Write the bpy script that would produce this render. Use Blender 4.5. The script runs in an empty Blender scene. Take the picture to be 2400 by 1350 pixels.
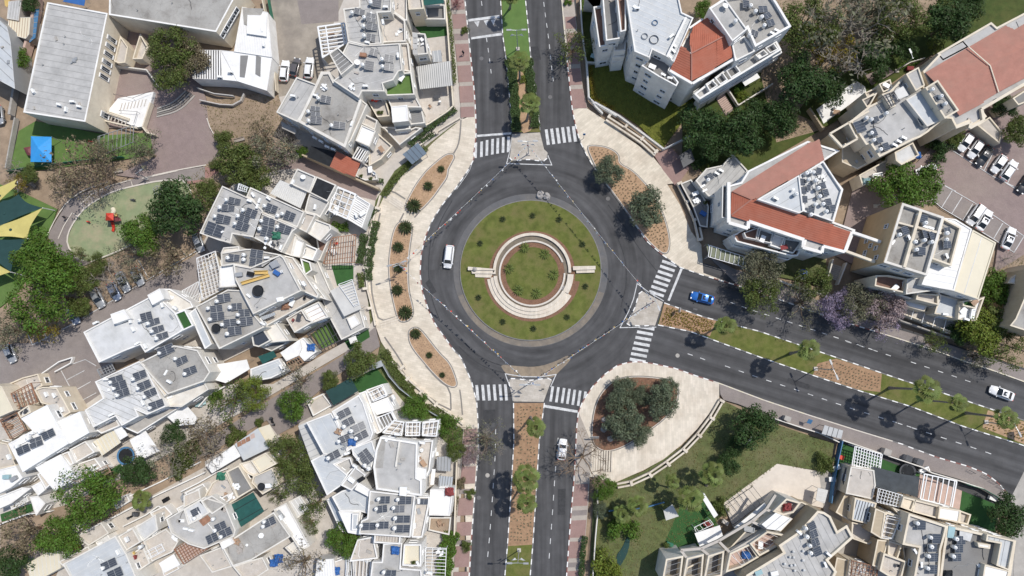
import bpy,math,random
from mathutils import Vector,Quaternion,Matrix
random.seed(11)
SC = bpy.context.scene
COL = SC.collection
R = math.radians
CH,CF = 134.0,1600.0                      # flying height (m) and focal length in photo pixels
NAD = (1265.0,830.0)                       # the photo pixel straight below the camera
_d = Vector(((NAD[0]-1200)/CF,(675-NAD[1])/CF,-1)).normalized()
CQ = _d.rotation_difference(Vector((0,0,-1)))
cam_d = bpy.data.cameras.new('camera');cam = bpy.data.objects.new('camera',cam_d);COL.objects.link(cam)
cam_d.sensor_width = 36.0;cam_d.lens = 36.0*CF/2400;cam_d.clip_end = 2000;cam_d.clip_start = 1
cam.location = (0,0,CH);cam.rotation_mode = 'QUATERNION';cam.rotation_quaternion = CQ
SC.camera = cam
SUN_EL,SUN_AZ = 60.0,33.0                 # elevation;direction towards the sun measured from +x to +y
world = bpy.data.worlds.new('World');SC.world = world;world.use_nodes = True
_n = world.node_tree.nodes;_bg = _n['Background'];_sky = _n.new('ShaderNodeTexSky')
_sky.sky_type = 'NISHITA';_sky.sun_disc = False
_sky.sun_elevation = R(SUN_EL);_sky.sun_rotation = R(90-SUN_AZ)
world.node_tree.links.new(_sky.outputs['Color'],_bg.inputs['Color']);_bg.inputs['Strength'].default_value = 0.132
sun_d = bpy.data.lights.new('sun','SUN');sun_d.energy = 3.5;sun_d.angle = R(0.53);sun_d.color = (1.0,0.955,0.89)
sun = bpy.data.objects.new('sun',sun_d);COL.objects.link(sun)
_sv = Vector((math.cos(R(SUN_EL))*math.cos(R(SUN_AZ)),math.cos(R(SUN_EL))*math.sin(R(SUN_AZ)),math.sin(R(SUN_EL))))
sun.rotation_mode = 'QUATERNION';sun.rotation_quaternion = _sv.to_track_quat('Z','Y');sun.location = _sv*200
SC.view_settings.view_transform = 'Standard';SC.view_settings.look = 'None'
SC.view_settings.exposure = 0.07;SC.view_settings.gamma = 1.0;SC.view_settings.use_curve_mapping = False
TILES = dict(G=(0,0,1),A1=(0,0,3),A2=(480,0,3),A3=(960,0,3),A4=(1340,0,3),A5=(1840,0,3),
   B1=(0,400,3),B2=(430,370,3),B3=(850,400,3),B4=(1300,400,3),B5=(1640,380,3),B6=(1920,400,3),
   C1=(0,850,2.7),C2=(430,850,2.7),C3=(850,850,2.7),C4=(1300,850,2.7),C5=(1640,850,2.7),C6=(1920,850,2.7))
def ray(px,py):
 return CQ @ Vector(((px-1200)/CF,(675-py)/CF,-1))
def G(px,py,z=0.0):
 r = ray(px,py);t = (z-CH)/r.z
 return Vector((r.x*t,r.y*t,z))
def T(t,s,z=0.0):
 ox,oy,k = TILES[t]
 out = []
 for w in s.split():
  a,b = w.split(',')[:2]
  out.append(G(ox+float(a)/k,oy+float(b)/k,z))
 return out
def T1(t,x,y,z=0.0):
 ox,oy,k = TILES[t]
 return G(ox+x/k,oy+y/k,z)
def area2(p):
 return sum(p[i-1].x*p[i].y-p[i].x*p[i-1].y for i in range(len(p)))/2
def ccw(p):
 return list(p) if area2(p) > 0 else list(reversed(p))
def inset(p,d):
 n = len(p);out = []
 for i in range(n):
  a,b,c = p[i-1],p[i],p[(i+1) % n]
  u = Vector((b.x-a.x,b.y-a.y));v = Vector((c.x-b.x,c.y-b.y))
  if u.length < 1e-6 or v.length < 1e-6: out.append(b.copy());continue
  u.normalize();v.normalize()
  n1 = Vector((-u.y,u.x));n2 = Vector((-v.y,v.x))
  m = n1+n2
  if m.length < .2: m = n1.copy();k = 1
  else: m.normalize();k = 1/max(.35,m.dot(n1))
  out.append(Vector((b.x+m.x*d*k,b.y+m.y*d*k,b.z)))
 return out
def cen(p):
 return sum(p,Vector((0,0,0)))/len(p)
def inside(p,x,y):
 c = False
 for i in range(len(p)):
  a,b = p[i-1],p[i]
  if (a.y > y) != (b.y > y) and x < (b.x-a.x)*(y-a.y)/(b.y-a.y)+a.x: c = not c
 return c
def scan(p,d,sp,off=.5):
 """segments parallel to d, spacing sp, clipped to polygon p"""
 d = Vector((d[0],d[1])).normalized();n = Vector((-d.y,d.x))
 vs = [Vector((q.x,q.y)).dot(n) for q in p]
 v = min(vs)+sp*off;out = []
 while v < max(vs):
  hit = []
  for i in range(len(p)):
   a,b = vs[i-1],vs[i]
   if (a > v) != (b > v):
    t = (v-a)/(b-a);q = p[i-1].lerp(p[i],t);hit.append(Vector((q.x,q.y)).dot(d))
  hit.sort()
  for k in range(0,len(hit)-1,2):
   out.append((d*hit[k]+n*v,d*hit[k+1]+n*v))
  v += sp
 return out
def resample(pl,step):
 out = [pl[0].copy()];need = step
 for i in range(1,len(pl)):
  a,b = pl[i-1],pl[i];L = (b-a).length;s = 0
  while L-s >= need:
   s += need;out.append(a.lerp(b,s/L));need = step
  need -= L-s
 return out
def smooth(pl,it=2,closed=False):
 for _ in range(it):
  q = [] if closed else [pl[0]]
  n = len(pl)
  for i in range(n if closed else n-1):
   a,b = pl[i],pl[(i+1) % n]
   q += [a.lerp(b,.25),a.lerp(b,.75)]
  if not closed: q.append(pl[-1])
  pl = q
 return pl
MATS = {}
def _new(name,rough,metal=0.0):
 m = bpy.data.materials.new(name);m.use_nodes = True
 nt = m.node_tree;b = nt.nodes['Principled BSDF']
 b.inputs['Roughness'].default_value = rough;b.inputs['Metallic'].default_value = metal
 MATS[name] = m
 return m,nt,b
def mk(name,col,rough=.85,var=.18,scale=1.2,stain=.2,sscale=.18,tint=None,bump=.0,bscale=25,spec=.3,metal=0.,det=6,brick=None,island=0,transl=0,fine=.0,coat=0,cracks=0,stripes=None):
 m,nt,b = _new(name,rough,metal);N = nt.nodes;L = nt.links
 b.inputs['Specular IOR Level'].default_value = spec
 if coat: b.inputs['Coat Weight'].default_value = coat;b.inputs['Coat Roughness'].default_value = .05
 pos = N.new('ShaderNodeNewGeometry')
 def noise(sc,d=det,r=.6):
  t = N.new('ShaderNodeTexNoise');t.inputs['Scale'].default_value = sc;t.inputs['Detail'].default_value = d;t.inputs['Roughness'].default_value = r
  L.new(pos.outputs['Position'],t.inputs['Vector']);return t
 def rng(src,lo,hi,a,c):
  t = N.new('ShaderNodeMapRange');t.inputs[1].default_value = lo;t.inputs[2].default_value = hi;t.inputs[3].default_value = a;t.inputs[4].default_value = c
  L.new(src,t.inputs[0]);return t.outputs[0]
 def mix(fac,a,c,mode='MIX'):
  t = N.new('ShaderNodeMix');t.data_type = 'RGBA';t.blend_type = mode
  if isinstance(fac,float): t.inputs[0].default_value = fac
  else: L.new(fac,t.inputs[0])
  for v,s in ((a,6),(c,7)):
   if isinstance(v,tuple): t.inputs[s].default_value = (*v[:3],1)
   else: L.new(v,t.inputs[s])
  return t.outputs[2]
 def sc(c,k): return tuple(max(0,min(1,x*k)) for x in c)
 cur = mix(rng(noise(scale).outputs[0],.3,.7,0,1),sc(col,1-var),sc(col,1+var))
 if stain:
  tc = tint or sc(col,.55)
  cur = mix(rng(noise(sscale,8,.7).outputs[0],.45,.75,0,stain*1.6),cur,tc)
 if fine:
  cur = mix(rng(noise(9,3,.8).outputs[0],.35,.7,0,fine),cur,sc(col,.45))
 if cracks:
  v = N.new('ShaderNodeTexVoronoi');v.feature = 'DISTANCE_TO_EDGE';v.inputs['Scale'].default_value = .35
  nz = noise(.8,5);ad = N.new('ShaderNodeVectorMath');ad.operation = 'ADD'
  L.new(pos.outputs['Position'],ad.inputs[0]);L.new(nz.outputs[1],ad.inputs[1]);L.new(ad.outputs[0],v.inputs['Vector'])
  cur = mix(rng(v.outputs[0],0,.02,cracks,0),cur,sc(col,.4))
 if island:
  i = rng(pos.outputs['Random Per Island'],0,1,1-island,1+island)
  t = N.new('ShaderNodeHueSaturation');L.new(cur,t.inputs['Color']);L.new(i,t.inputs['Value'])
  L.new(rng(pos.outputs['Random Per Island'],0,1,.5-island*.06,.5+island*.05),t.inputs['Hue']);cur = t.outputs[0]
 bsrc = None
 if brick:
  bw,bh,ang,mort,cvar = brick
  mp = N.new('ShaderNodeMapping');mp.inputs['Rotation'].default_value = (0,0,R(ang));L.new(pos.outputs['Position'],mp.inputs[0])
  t = N.new('ShaderNodeTexBrick');t.inputs['Scale'].default_value = 1;t.inputs['Brick Width'].default_value = bw;t.inputs['Row Height'].default_value = bh
  t.inputs['Mortar Size'].default_value = .012;t.inputs['Color1'].default_value = (1,1,1,1);t.inputs['Color2'].default_value = (1-cvar,1-cvar,1-cvar*1.1,1);t.inputs['Mortar'].default_value = (mort,mort,mort,1)
  L.new(mp.outputs[0],t.inputs['Vector']);cur = mix(1.0,cur,t.outputs[0],'MULTIPLY')
 if stripes:
  pitch,ang,k = stripes
  mp = N.new('ShaderNodeMapping');mp.inputs['Rotation'].default_value = (0,0,R(ang));L.new(pos.outputs['Position'],mp.inputs[0])
  t = N.new('ShaderNodeTexWave');t.inputs['Scale'].default_value = 2/(pitch*6.283)*3.1416;t.inputs['Distortion'].default_value = .15;L.new(mp.outputs[0],t.inputs['Vector'])
  cur = mix(rng(t.outputs[1],.1,.5,k,0),cur,sc(col,.45));
 L.new(cur,b.inputs['Base Color'])
 if bump:
  bp = N.new('ShaderNodeBump');bp.inputs['Strength'].default_value = min(1,bump);bp.inputs['Distance'].default_value = .05
  L.new(noise(bscale,4).outputs[0],bp.inputs['Height']);L.new(bp.outputs[0],b.inputs['Normal'])
 if transl:
  tr = N.new('ShaderNodeBsdfTranslucent');L.new(cur,tr.inputs[0]);ms = N.new('ShaderNodeMixShader');ms.inputs[0].default_value = transl
  L.new(b.outputs[0],ms.inputs[1]);L.new(tr.outputs[0],ms.inputs[2]);L.new(ms.outputs[0],N['Material Output'].inputs[0])
 return m
mk('asphalt',(.073,.072,.073),.9,.16,.5,.28,.07,(.085,.085,.088),.35,40,fine=.25)
def road_wear(m):
 N = m.node_tree.nodes;L = m.node_tree.links;b = N['Principled BSDF'];src = b.inputs['Base Color'].links[0].from_socket
 g = N.new('ShaderNodeNewGeometry');c = G(1243,632);sub = N.new('ShaderNodeVectorMath');sub.operation = 'SUBTRACT';L.new(g.outputs['Position'],sub.inputs[0]);sub.inputs[1].default_value = c
 ln = N.new('ShaderNodeVectorMath');ln.operation = 'LENGTH';L.new(sub.outputs[0],ln.inputs[0]);sp = N.new('ShaderNodeSeparateXYZ');L.new(sub.outputs[0],sp.inputs[0])
 def mt(op,a,v=None,k=None):
  t = N.new('ShaderNodeMath');t.operation = op;L.new(a,t.inputs[0])
  if k is not None: L.new(k,t.inputs[1])
  elif v is not None: t.inputs[1].default_value = v
  return t.outputs[0]
 def ns(x,y):
  cb = N.new('ShaderNodeCombineXYZ');L.new(x,cb.inputs[0]);L.new(y,cb.inputs[1]);t = N.new('ShaderNodeTexNoise');t.inputs['Scale'].default_value = 1;t.inputs['Detail'].default_value = 5;L.new(cb.outputs[0],t.inputs[0]);return t.outputs[0]
 def mr(a,lo,hi):
  t = N.new('ShaderNodeMapRange');t.interpolation_type = 'SMOOTHSTEP';t.inputs[1].default_value = lo;t.inputs[2].default_value = hi;L.new(a,t.inputs[0]);return t.outputs[0]
 r = ln.outputs['Value'];an = mt('ARCTAN2',sp.outputs[1],k=sp.outputs[0]);n1 = ns(mt('MULTIPLY',r,.75),mt('MULTIPLY',an,1.6));n2 = ns(mt('MULTIPLY',sp.outputs[0],.8),mt('MULTIPLY',sp.outputs[1],.035))
 rt = N.new('ShaderNodeVectorRotate');rt.rotation_type = 'Z_AXIS';rt.inputs['Angle'].default_value = R(17.5);L.new(sub.outputs[0],rt.inputs[0]);s2 = N.new('ShaderNodeSeparateXYZ');L.new(rt.outputs[0],s2.inputs[0]);n3 = ns(mt('MULTIPLY',s2.outputs[0],.035),mt('MULTIPLY',s2.outputs[1],.8))
 def mx(f,a,k): t = N.new('ShaderNodeMix');L.new(f,t.inputs[0]);L.new(a,t.inputs[2]);L.new(k,t.inputs[3]);return t.outputs[0]
 s = mx(mr(r,20,30),n1,mx(mr(sp.outputs[0],16,26),n2,n3))
 h = N.new('ShaderNodeHueSaturation');L.new(src,h.inputs['Color']);v = N.new('ShaderNodeMapRange');v.inputs[1].default_value = .3;v.inputs[2].default_value = .72;v.inputs[3].default_value = .68;v.inputs[4].default_value = 1.5;L.new(s,v.inputs[0]);L.new(v.outputs[0],h.inputs['Value']);L.new(h.outputs[0],b.inputs['Base Color'])
road_wear(MATS['asphalt'])
mk('asphalt_old',(.15,.147,.147),.9,.14,.8,.3,.12,(.2,.175,.15),.35,40,fine=.2)
mk('apron',(.125,.125,.128),.9,.12,.8,.25,.15,(.24,.2,.15),.3,30,fine=.15)
mk('bitumen',(.022,.022,.024),.8,.2)
mk('dusty_road',(.27,.215,.155),.95,.2,.8,.4,.3,(.12,.11,.1),.3,30)
mk('plaza',(.68,.605,.495),.8,.09,.6,.42,.16,(.46,.375,.285),.12,20,brick=(1.2,.42,12,.72,.16))
mk('plaza_b',(.68,.605,.49),.8,.09,.6,.42,.16,(.46,.375,.285),.12,20,brick=(1.2,.42,-38,.72,.16))
mk('plaza_c',(.69,.62,.52),.8,.09,.6,.42,.16,(.46,.375,.285),.12,20,brick=(1.4,.42,90,.76,.14))
mk('island_paving',(.5,.455,.395),.85,.12,.7,.5,.3,(.33,.28,.22),.12,20,brick=(1.0,.4,10,.74,.14))
mk('band_grey',(.22,.205,.185),.85,.1,1,.2)
mk('pink_paver',(.33,.215,.19),.85,.1,.8,.25,.2,(.26,.2,.18),.2,30,brick=(.2,.1,0,.8,.12))
mk('beige_paver',(.43,.38,.33),.85,.1,.8,.25,.2,(.3,.25,.2),.2,30,brick=(.2,.1,0,.8,.12))
mk('brown_paver',(.28,.215,.2),.88,.1,.6,.45,.1,(.33,.27,.23),.2,30,brick=(.22,.11,30,.8,.14))
mk('grey_paver',(.26,.225,.21),.88,.1,.6,.4,.12,(.33,.29,.26),.2,30,brick=(.22,.11,20,.8,.12))
mk('red_path',(.32,.18,.155),.88,.1,.6,.3,.2,(.3,.22,.19),.2,30)
mk('concrete',(.4,.375,.34),.9,.12,.9,.35,.25,(.24,.22,.19),.2,20,fine=.15)
mk('concrete_pale',(.5,.46,.41),.9,.1,.9,.3,.25,(.36,.31,.26),.2,20,fine=.1)
mk('kerb_white',(.78,.77,.74),.7,.08,3,.25,1.2,(.42,.4,.37))
mk('kerb_grey',(.2,.195,.19),.85,.15,3,.25,1.2)
mk('kerb_red',(.22,.085,.07),.75,.15,3,.4,1.2,(.35,.3,.28))
mk('kerb_stone',(.6,.55,.48),.8,.1,2,.2,.6)
mk('paint',(.64,.64,.63),.6,.1,3,.6,1.1,(.24,.24,.24),fine=.3)
mk('paint_worn',(.33,.33,.33),.7,.2,3,.5,1.2,(.12,.12,.125),fine=.4)
mk('dusty_yard',(.33,.29,.24),.95,.2,.4,.7,.12,(.2,.175,.155),.3,14,fine=.3)
mk('dirt',(.34,.255,.18),.95,.22,.5,.5,.14,(.2,.15,.1),.5,14,fine=.35)
mk('soil',(.37,.235,.14),.95,.2,1.5,.3,.5,(.2,.11,.07),.6,12,fine=.45)
mk('soil_tan',(.45,.3,.185),.95,.18,1.5,.35,.4,(.28,.17,.1),.6,12,fine=.4)
mk('mulch',(.25,.14,.09),.95,.3,4,.4,.8,(.1,.055,.04),.8,14,fine=.6)
mk('lawn',(.13,.15,.034),.95,.32,.7,.85,.35,(.175,.15,.06),.6,45,fine=.5)
mk('lawn_dry',(.115,.137,.05),.95,.28,.9,.6,.2,(.19,.165,.09),.6,40,fine=.4)
mk('dusty_apron',(.23,.195,.155),.9,.2,.8,.6,.3,(.13,.128,.125),.3,30,fine=.2)
mk('lawn_dark',(.06,.085,.02),.95,.25,.9,.5,.22,(.13,.12,.04),.6,40,fine=.4)
mk('lawn_yellow',(.14,.148,.026),.95,.25,.9,.5,.3,(.09,.11,.02),.6,40,fine=.4)
mk('turf',(.035,.1,.028),.9,.12,.8,.2,.3,None,.3,50)
mk('turf_bright',(.1,.17,.045),.9,.1,.8,.25,.3,(.14,.2,.06),.3,50)
mk('rubber_green',(.23,.27,.15),.9,.12,.7,.6,.16,(.42,.33,.23),.2,30)
mk('plaster',(.67,.64,.58),.85,.07,.8,.45,.35,(.48,.43,.36),.08,18)
mk('plaster_white',(.77,.755,.72),.8,.07,.8,.45,.35,(.56,.52,.47),.06,18)
mk('plaster_cream',(.68,.605,.48),.85,.07,.8,.45,.35,(.5,.42,.32),.08,18)
mk('plaster_ochre',(.5,.375,.225),.85,.07,.8,.25,.3,(.38,.28,.17),.08,18)
mk('asphalt_patch',(.05,.05,.052),.9,.2,2,.3,.6)
mk('dark_path',(.17,.145,.115),.9,.2,1,.4,.4,(.28,.22,.15),.2,20)
mk('terrace_cream',(.62,.555,.475),.8,.06,1,.3,.4,(.46,.4,.34),.05,20)
mk('plaster_tan',(.45,.375,.27),.85,.07,.8,.25,.3,(.38,.28,.17),.08,18,brick=(.6,.3,0,.9,.06))
mk('roof_grey',(.445,.435,.415),.8,.1,.7,.6,.28,(.3,.295,.28),.08,12,fine=.1)
mk('roof_pale',(.575,.575,.565),.7,.1,.7,.6,.28,(.42,.42,.4),.06,12)
mk('roof_blue',(.47,.49,.5),.6,.1,.7,.6,.28,(.5,.5,.48),.06,12)
mk('roof_white',(.78,.775,.755),.65,.05,.7,.42,.3,(.6,.57,.53),.05,12)
mk('roof_stain',(.4,.385,.355),.9,.15,.6,.75,.3,(.2,.185,.165),.15,9,fine=.3,cracks=.35)
mk('roof_dark',(.24,.235,.225),.85,.12,.6,.5,.3,(.14,.13,.12),.1,10,fine=.2)
mk('seam',(.62,.62,.6),.8,.1,2)
mk('seam_dark',(.2,.2,.195),.8,.1,2)
mk('tile_red',(.41,.13,.078),.8,.14,.7,.55,.35,(.34,.14,.095),.1,20,fine=.2)
mk('tile_faded',(.39,.185,.14),.8,.12,.7,.55,.25,(.34,.19,.145),.1,20,fine=.2)
mk('terrace',(.55,.505,.45),.8,.08,1,.3,.4,(.36,.29,.23),.05,20,brick=(.33,.33,30,.86,.1))
mk('terrace_pink',(.52,.38,.32),.8,.06,1,.25,.4,None,.05,20,brick=(.4,.4,5,.88,.08))
mk('deck',(.2,.12,.09),.8,.2,2,.2,.5)
mk('metal_white',(.78,.78,.77),.45,.04,1,.15,.5,(.6,.58,.55))
mk('metal_grey',(.36,.37,.375),.5,.1,1,.2,.5,metal=.3)
mk('metal_dark',(.07,.072,.078),.5,.15,1,.1)
mk('metal_rust',(.3,.16,.1),.7,.25,2,.4,.8)
mk('metal_blue',(.07,.18,.33),.5,.1,1,.1)
mk('galv',(.5,.53,.55),.4,.08,1,.2,.5,metal=.4)
mk('cream_sheet',(.66,.6,.46),.6,.04,1,.15,.5)
mk('wood',(.36,.24,.16),.75,.2,2,.2,.5)
mk('wood_grey',(.4,.36,.32),.8,.18,2,.3,.5)
mk('poly_sheet',(.55,.54,.51),.5,.1,1,.4,.5,(.34,.33,.31))
mk('shade_black',(.02,.022,.025),.9,.3,1.2,.2,.5)
mk('shade_green',(.02,.085,.075),.9,.15,1.2,.2,.5)
mk('shade_teal',(.022,.058,.055),.9,.1,.8,.15,.3)
mk('shade_yellow',(.55,.47,.16),.85,.06,.8,.15,.3)
mk('shade_grey',(.06,.068,.075),.85,.2,.8,.2,.3)
mk('tarp_blue',(.035,.12,.34),.6,.12,1,.1)
mk('canopy_blue',(.04,.29,.66),.6,.08,.6,.1)
mk('red_plastic',(.62,.06,.035),.45,.06);mk('blue_plastic',(.02,.09,.45),.4,.06);mk('yellow_plastic',(.6,.42,.15),.45,.06);mk('cyan_plastic',(.3,.44,.46),.45,.06)
mk('white_plastic',(.8,.8,.78),.4,.02,1,.1,1,(.66,.62,.56));mk('maroon',(.17,.05,.055),.6,.1);mk('black',(.013,.013,.014),.5,.1)
mk('grey_plastic',(.35,.35,.34),.6,.1);mk('net_green',(.04,.16,.1),.8,.2)
mk('glass',(.02,.025,.03),.08,.1,1,0,spec=.6);mk('glass_teal',(.06,.12,.11),.1,.1,1,0,spec=.6)
mk('window_glass',(.035,.045,.055),.1,.2,.4,0,spec=.5)
mk('glass_green',(.1,.12,.06),.3,.15,2,.3,.5)
mk('collector',(.05,.058,.072),.16,.1,1,.1,spec=.6);mk('collector_grey',(.11,.115,.125),.25,.15,.8,.3,.6,(.2,.2,.2),spec=.5)  # collector: base colour raised to carry the blue-grey sky reflection
mk('stone',(.33,.31,.29),.85,.2,2,.3)
mk('skin',(.5,.3,.2),.6,.05);mk('cloth_dark',(.03,.03,.04),.9,.1);mk('cloth_red',(.22,.05,.05),.9,.1)
mk('bark',(.2,.145,.1),.9,.25,4,.2,1);mk('bark_grey',(.25,.22,.185),.9,.25,4,.2,1);mk('bark_pale',(.29,.255,.205),.9,.2,4,.2,1)
def leaf(n,c,isl=.45,tr=.32): mk(n,c,.55,.2,.8,0,island=isl,transl=tr,spec=.25)
leaf('leaf_dark',(.05,.09,.026));leaf('leaf_olive',(.135,.162,.098));leaf('leaf_green',(.095,.165,.024));leaf('leaf_mid',(.112,.142,.036));leaf('leaf_lime',(.16,.2,.03))
leaf('leaf_brown',(.2,.165,.1));leaf('leaf_sage',(.17,.168,.105));leaf('leaf_yellow',(.19,.15,.02));leaf('blossom',(.3,.25,.34));leaf('blossom_pink',(.36,.28,.28));leaf('leaf_palm',(.15,.19,.05),.35);leaf('leaf_cycad',(.045,.062,.022),.4);leaf('frond_dead',(.32,.24,.11));leaf('flower_red',(.5,.06,.03))
leaf('leaf_hedge',(.07,.11,.035));leaf('twig',(.25,.2,.16),.3,0)
class MB:
 def __init__(s): s.v = [];s.f = [];s.m = [];s.mats = [];s.cur = 0
 def mat(s,n):
  if n not in s.mats: s.mats.append(n)
  s.cur = s.mats.index(n);return s
 def add(s,vs,fs):
  b = len(s.v);s.v += [tuple(v) for v in vs]
  for f in fs: s.f.append([i+b for i in f]);s.m.append(s.cur)
  return s
 def prism(s,p,z0,z1,top=True,bot=False,q=None):
  p = ccw(p);n = len(p);q = ccw(q) if q else p
  vs = [(a.x,a.y,z0) for a in p]+[(a.x,a.y,z1) for a in q]
  fs = [[i,(i+1) % n,n+(i+1) % n,n+i] for i in range(n)]
  if top: fs.append([n+i for i in range(n)])
  if bot: fs.append(list(reversed(range(n))))
  return s.add(vs,fs)
 def sheet(s,p,z):
  p = ccw(p);return s.add([(a.x,a.y,z) for a in p],[list(range(len(p)))])
 def box(s,c,d,rz=0,M=None):
  hx,hy,hz = d[0]/2,d[1]/2,d[2]/2;cs,sn = math.cos(rz),math.sin(rz)
  vs = []
  for x,y,z in ((-hx,-hy,-hz),(hx,-hy,-hz),(hx,hy,-hz),(-hx,hy,-hz),(-hx,-hy,hz),(hx,-hy,hz),(hx,hy,hz),(-hx,hy,hz)):
   v = Vector((c[0]+x*cs-y*sn,c[1]+x*sn+y*cs,c[2]+z));vs.append(M @ v if M else v)
  return s.add(vs,[[0,3,2,1],[4,5,6,7],[0,1,5,4],[1,2,6,5],[2,3,7,6],[3,0,4,7]])
 def tube(s,ps,rs,n=6,cap=True):
  vs = [];fs = []
  for i,p in enumerate(ps):
   p = Vector(p);d = (Vector(ps[min(i+1,len(ps)-1)])-Vector(ps[max(i-1,0)])).normalized()
   a = d.orthogonal().normalized();
   if abs(d.z) < .999: a = d.cross(Vector((0,0,1))).normalized()
   b = d.cross(a);r = rs[i] if isinstance(rs,(list,tuple)) else rs
   vs += [p+a*r*math.cos(k*2*math.pi/n)+b*r*math.sin(k*2*math.pi/n) for k in range(n)]
  for i in range(len(ps)-1):
   for k in range(n):
    fs.append([i*n+k,i*n+(k+1) % n,(i+1)*n+(k+1) % n,(i+1)*n+k])
  if cap: fs += [list(range(n)),list(reversed([(len(ps)-1)*n+k for k in range(n)]))]
  return s.add(vs,fs)
 def lathe(s,c,prof,n=16):
  vs = [];fs = []
  for r,z in prof: vs += [(c[0]+r*math.cos(k*2*math.pi/n),c[1]+r*math.sin(k*2*math.pi/n),c[2]+z) for k in range(n)]
  for i in range(len(prof)-1):
   for k in range(n): fs.append([i*n+k,i*n+(k+1) % n,(i+1)*n+(k+1) % n,(i+1)*n+k])
  fs.append([(len(prof)-1)*n+k for k in range(n)])
  return s.add(vs,fs)
 def mesh(s,name,mats=None,smooth=False):
  me = bpy.data.meshes.new(name);me.from_pydata(s.v,[],s.f)
  for n in (mats or s.mats or ['concrete']): me.materials.append(MATS[n])
  if s.mats and not mats: me.polygons.foreach_set('material_index',s.m)
  if smooth: me.polygons.foreach_set('use_smooth',[True]*len(me.polygons))
  return me
 def build(s,name,parent=None,mats=None,smooth=False,kind=None):
  o = link(name,s.mesh(name,mats if mats is None or isinstance(mats,(list,tuple)) else [mats],smooth),parent)
  if parent is not None:
   o.matrix_parent_inverse = Matrix.Translation(-base_of(parent)) if parent.rotation_euler.z == 0 else parent.matrix_basis.inverted()
  if kind: o['kind'] = kind
  return o
BASES = {}
def base_of(o):
 return o.location.copy() if o.parent is None else Vector((0,0,0))
def link(name,me,parent=None,loc=None):
 o = bpy.data.objects.new(name,me);COL.objects.link(o)
 if parent is not None: o.parent = parent
 if loc is not None: o.location = loc
 return o
def tag(o,label=None,cat=None,group=None,kind=None):
 if label: o['label'] = label
 if cat: o['category'] = cat
 if group: o['group'] = group
 if kind: o['kind'] = kind
 return o
def thing(name,label,cat,loc=(0,0,0),rz=0,group=None):
 o = bpy.data.objects.new(name,None);COL.objects.link(o);o.location = loc;o.rotation_euler = (0,0,rz);o.empty_display_size = .3
 return tag(o,label,cat,group)
def struct(name,mb,mats=None,label=None):
 o = mb.build(name,None,mats);o['kind'] = 'structure'
 if label: o['label'] = label
 return o
UC = {}
def unit(mat):
 if mat not in UC:
  UC[mat] = MB().box((0,0,0),(1,1,1)).mesh('piece_'+mat,[mat])
 return UC[mat]
def piece(name,mat,a,b,w,t,parent,off=Vector((0,0,0)),lift=0):
 """box from a to b (world), width w, thickness t, as an object sharing one mesh per material"""
 a = Vector(a);b = Vector(b);d = b-a;L = d.length
 o = bpy.data.objects.new(name,unit(mat));COL.objects.link(o)
 x = d/L;y = Vector((0,0,1)).cross(x)
 if y.length < 1e-4: y = Vector((0,1,0))
 y.normalize();z = x.cross(y)
 M = Matrix((x*L,y*w,z*t)).transposed().to_4x4();M.translation = (a+b)/2+z*lift-base_of(parent)
 o.matrix_basis = M;o.parent = parent
 return o
def kids(o): return list(o.children)
def dup(o,loc,rz=None,label=None,sc=None,mats=None,group=None,cat=None):
 """copy a thing with its parts and sub-parts; mats maps a source material name to another for this copy"""
 def cp(s,par):
  c = s.copy();COL.objects.link(c)
  if par is not None: c.parent = par;c.matrix_parent_inverse = s.matrix_parent_inverse.copy()
  if mats and c.type == 'MESH':
   for sl in c.material_slots:
    if sl.material and sl.material.name in mats:
     nm = MATS[mats[sl.material.name]];sl.link = 'OBJECT';sl.material = nm
  for k in kids(s): cp(k,c)
  return c
 r = cp(o,None);r.location = loc
 if rz is not None: r.rotation_euler = (0,0,rz)
 if sc is not None: r.scale = sc if isinstance(sc,tuple) else (sc,sc,sc)
 if label: r['label'] = label
 if group: r['group'] = group
 if cat: r['category'] = cat
 return r
def drop(o):
 for k in kids(o): drop(k)
 bpy.data.objects.remove(o)
ORD = 'first second third fourth fifth sixth seventh eighth ninth tenth eleventh twelfth thirteenth fourteenth fifteenth sixteenth seventeenth eighteenth nineteenth twentieth'.split()
ZL = [0]
def zone(name,mat,t,s,z=None,sm=0,depth=.3,label=None):
 p = T(t,s)
 if sm: p = smooth(p,sm,True)
 if z is None: ZL[0] += 1;z = -.05+.0004*ZL[0]
 return struct(name,MB().prism(p,z-depth,z),mat,label)
g = MB();g.sheet([Vector((-420,-420,0)),Vector((420,-420,0)),Vector((420,420,0)),Vector((-420,420,0))],-.42);struct('ground',g,'dirt')
WK = T('A3','380,-180 390,0 400,100 430,400 455,640 465,800 468,960 448,1100 405,1210')[:-1]+T('B3','790,-95 740,0 650,130 560,240 490,350 440,470 412,590 404,720 420,850 460,970 510,1080 590,1190 640,1262')+T('C3','620,-40 655,40 690,120 722,250 732,400 735,560 720,700 705,900 690,1100 675,1350 665,1500')
EK = T('A3','1050,-180 1070,0 1085,180 1105,400 1125,600 1145,780 1170,900 1200,1000 1250,1100 1310,1200')+T('B4','300,0 360,90 470,230 560,370 650,500 760,595 880,680 1040,735')+T('B5','270,870 570,970 880,1080 1150,1165 1440,1255')+T('B6','830,1270 1020,1340')+T('C6','1100,50 1296,120 1560,215')
SK = T('C4','65,1500 75,1350 100,1000 125,700 140,400 150,310 180,240 240,150 320,70 400,15 470,-3 540,-6 620,5 760,35 900,85 1040,130')+T('C5','400,235 700,335 1000,430 1296,520')+T('C6','560,530 750,600 940,655 1050,700 1130,760 1190,830 1220,880')
NML = T('A3','628,-180 640,0 655,250 680,430 705,700 720,930')
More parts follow.
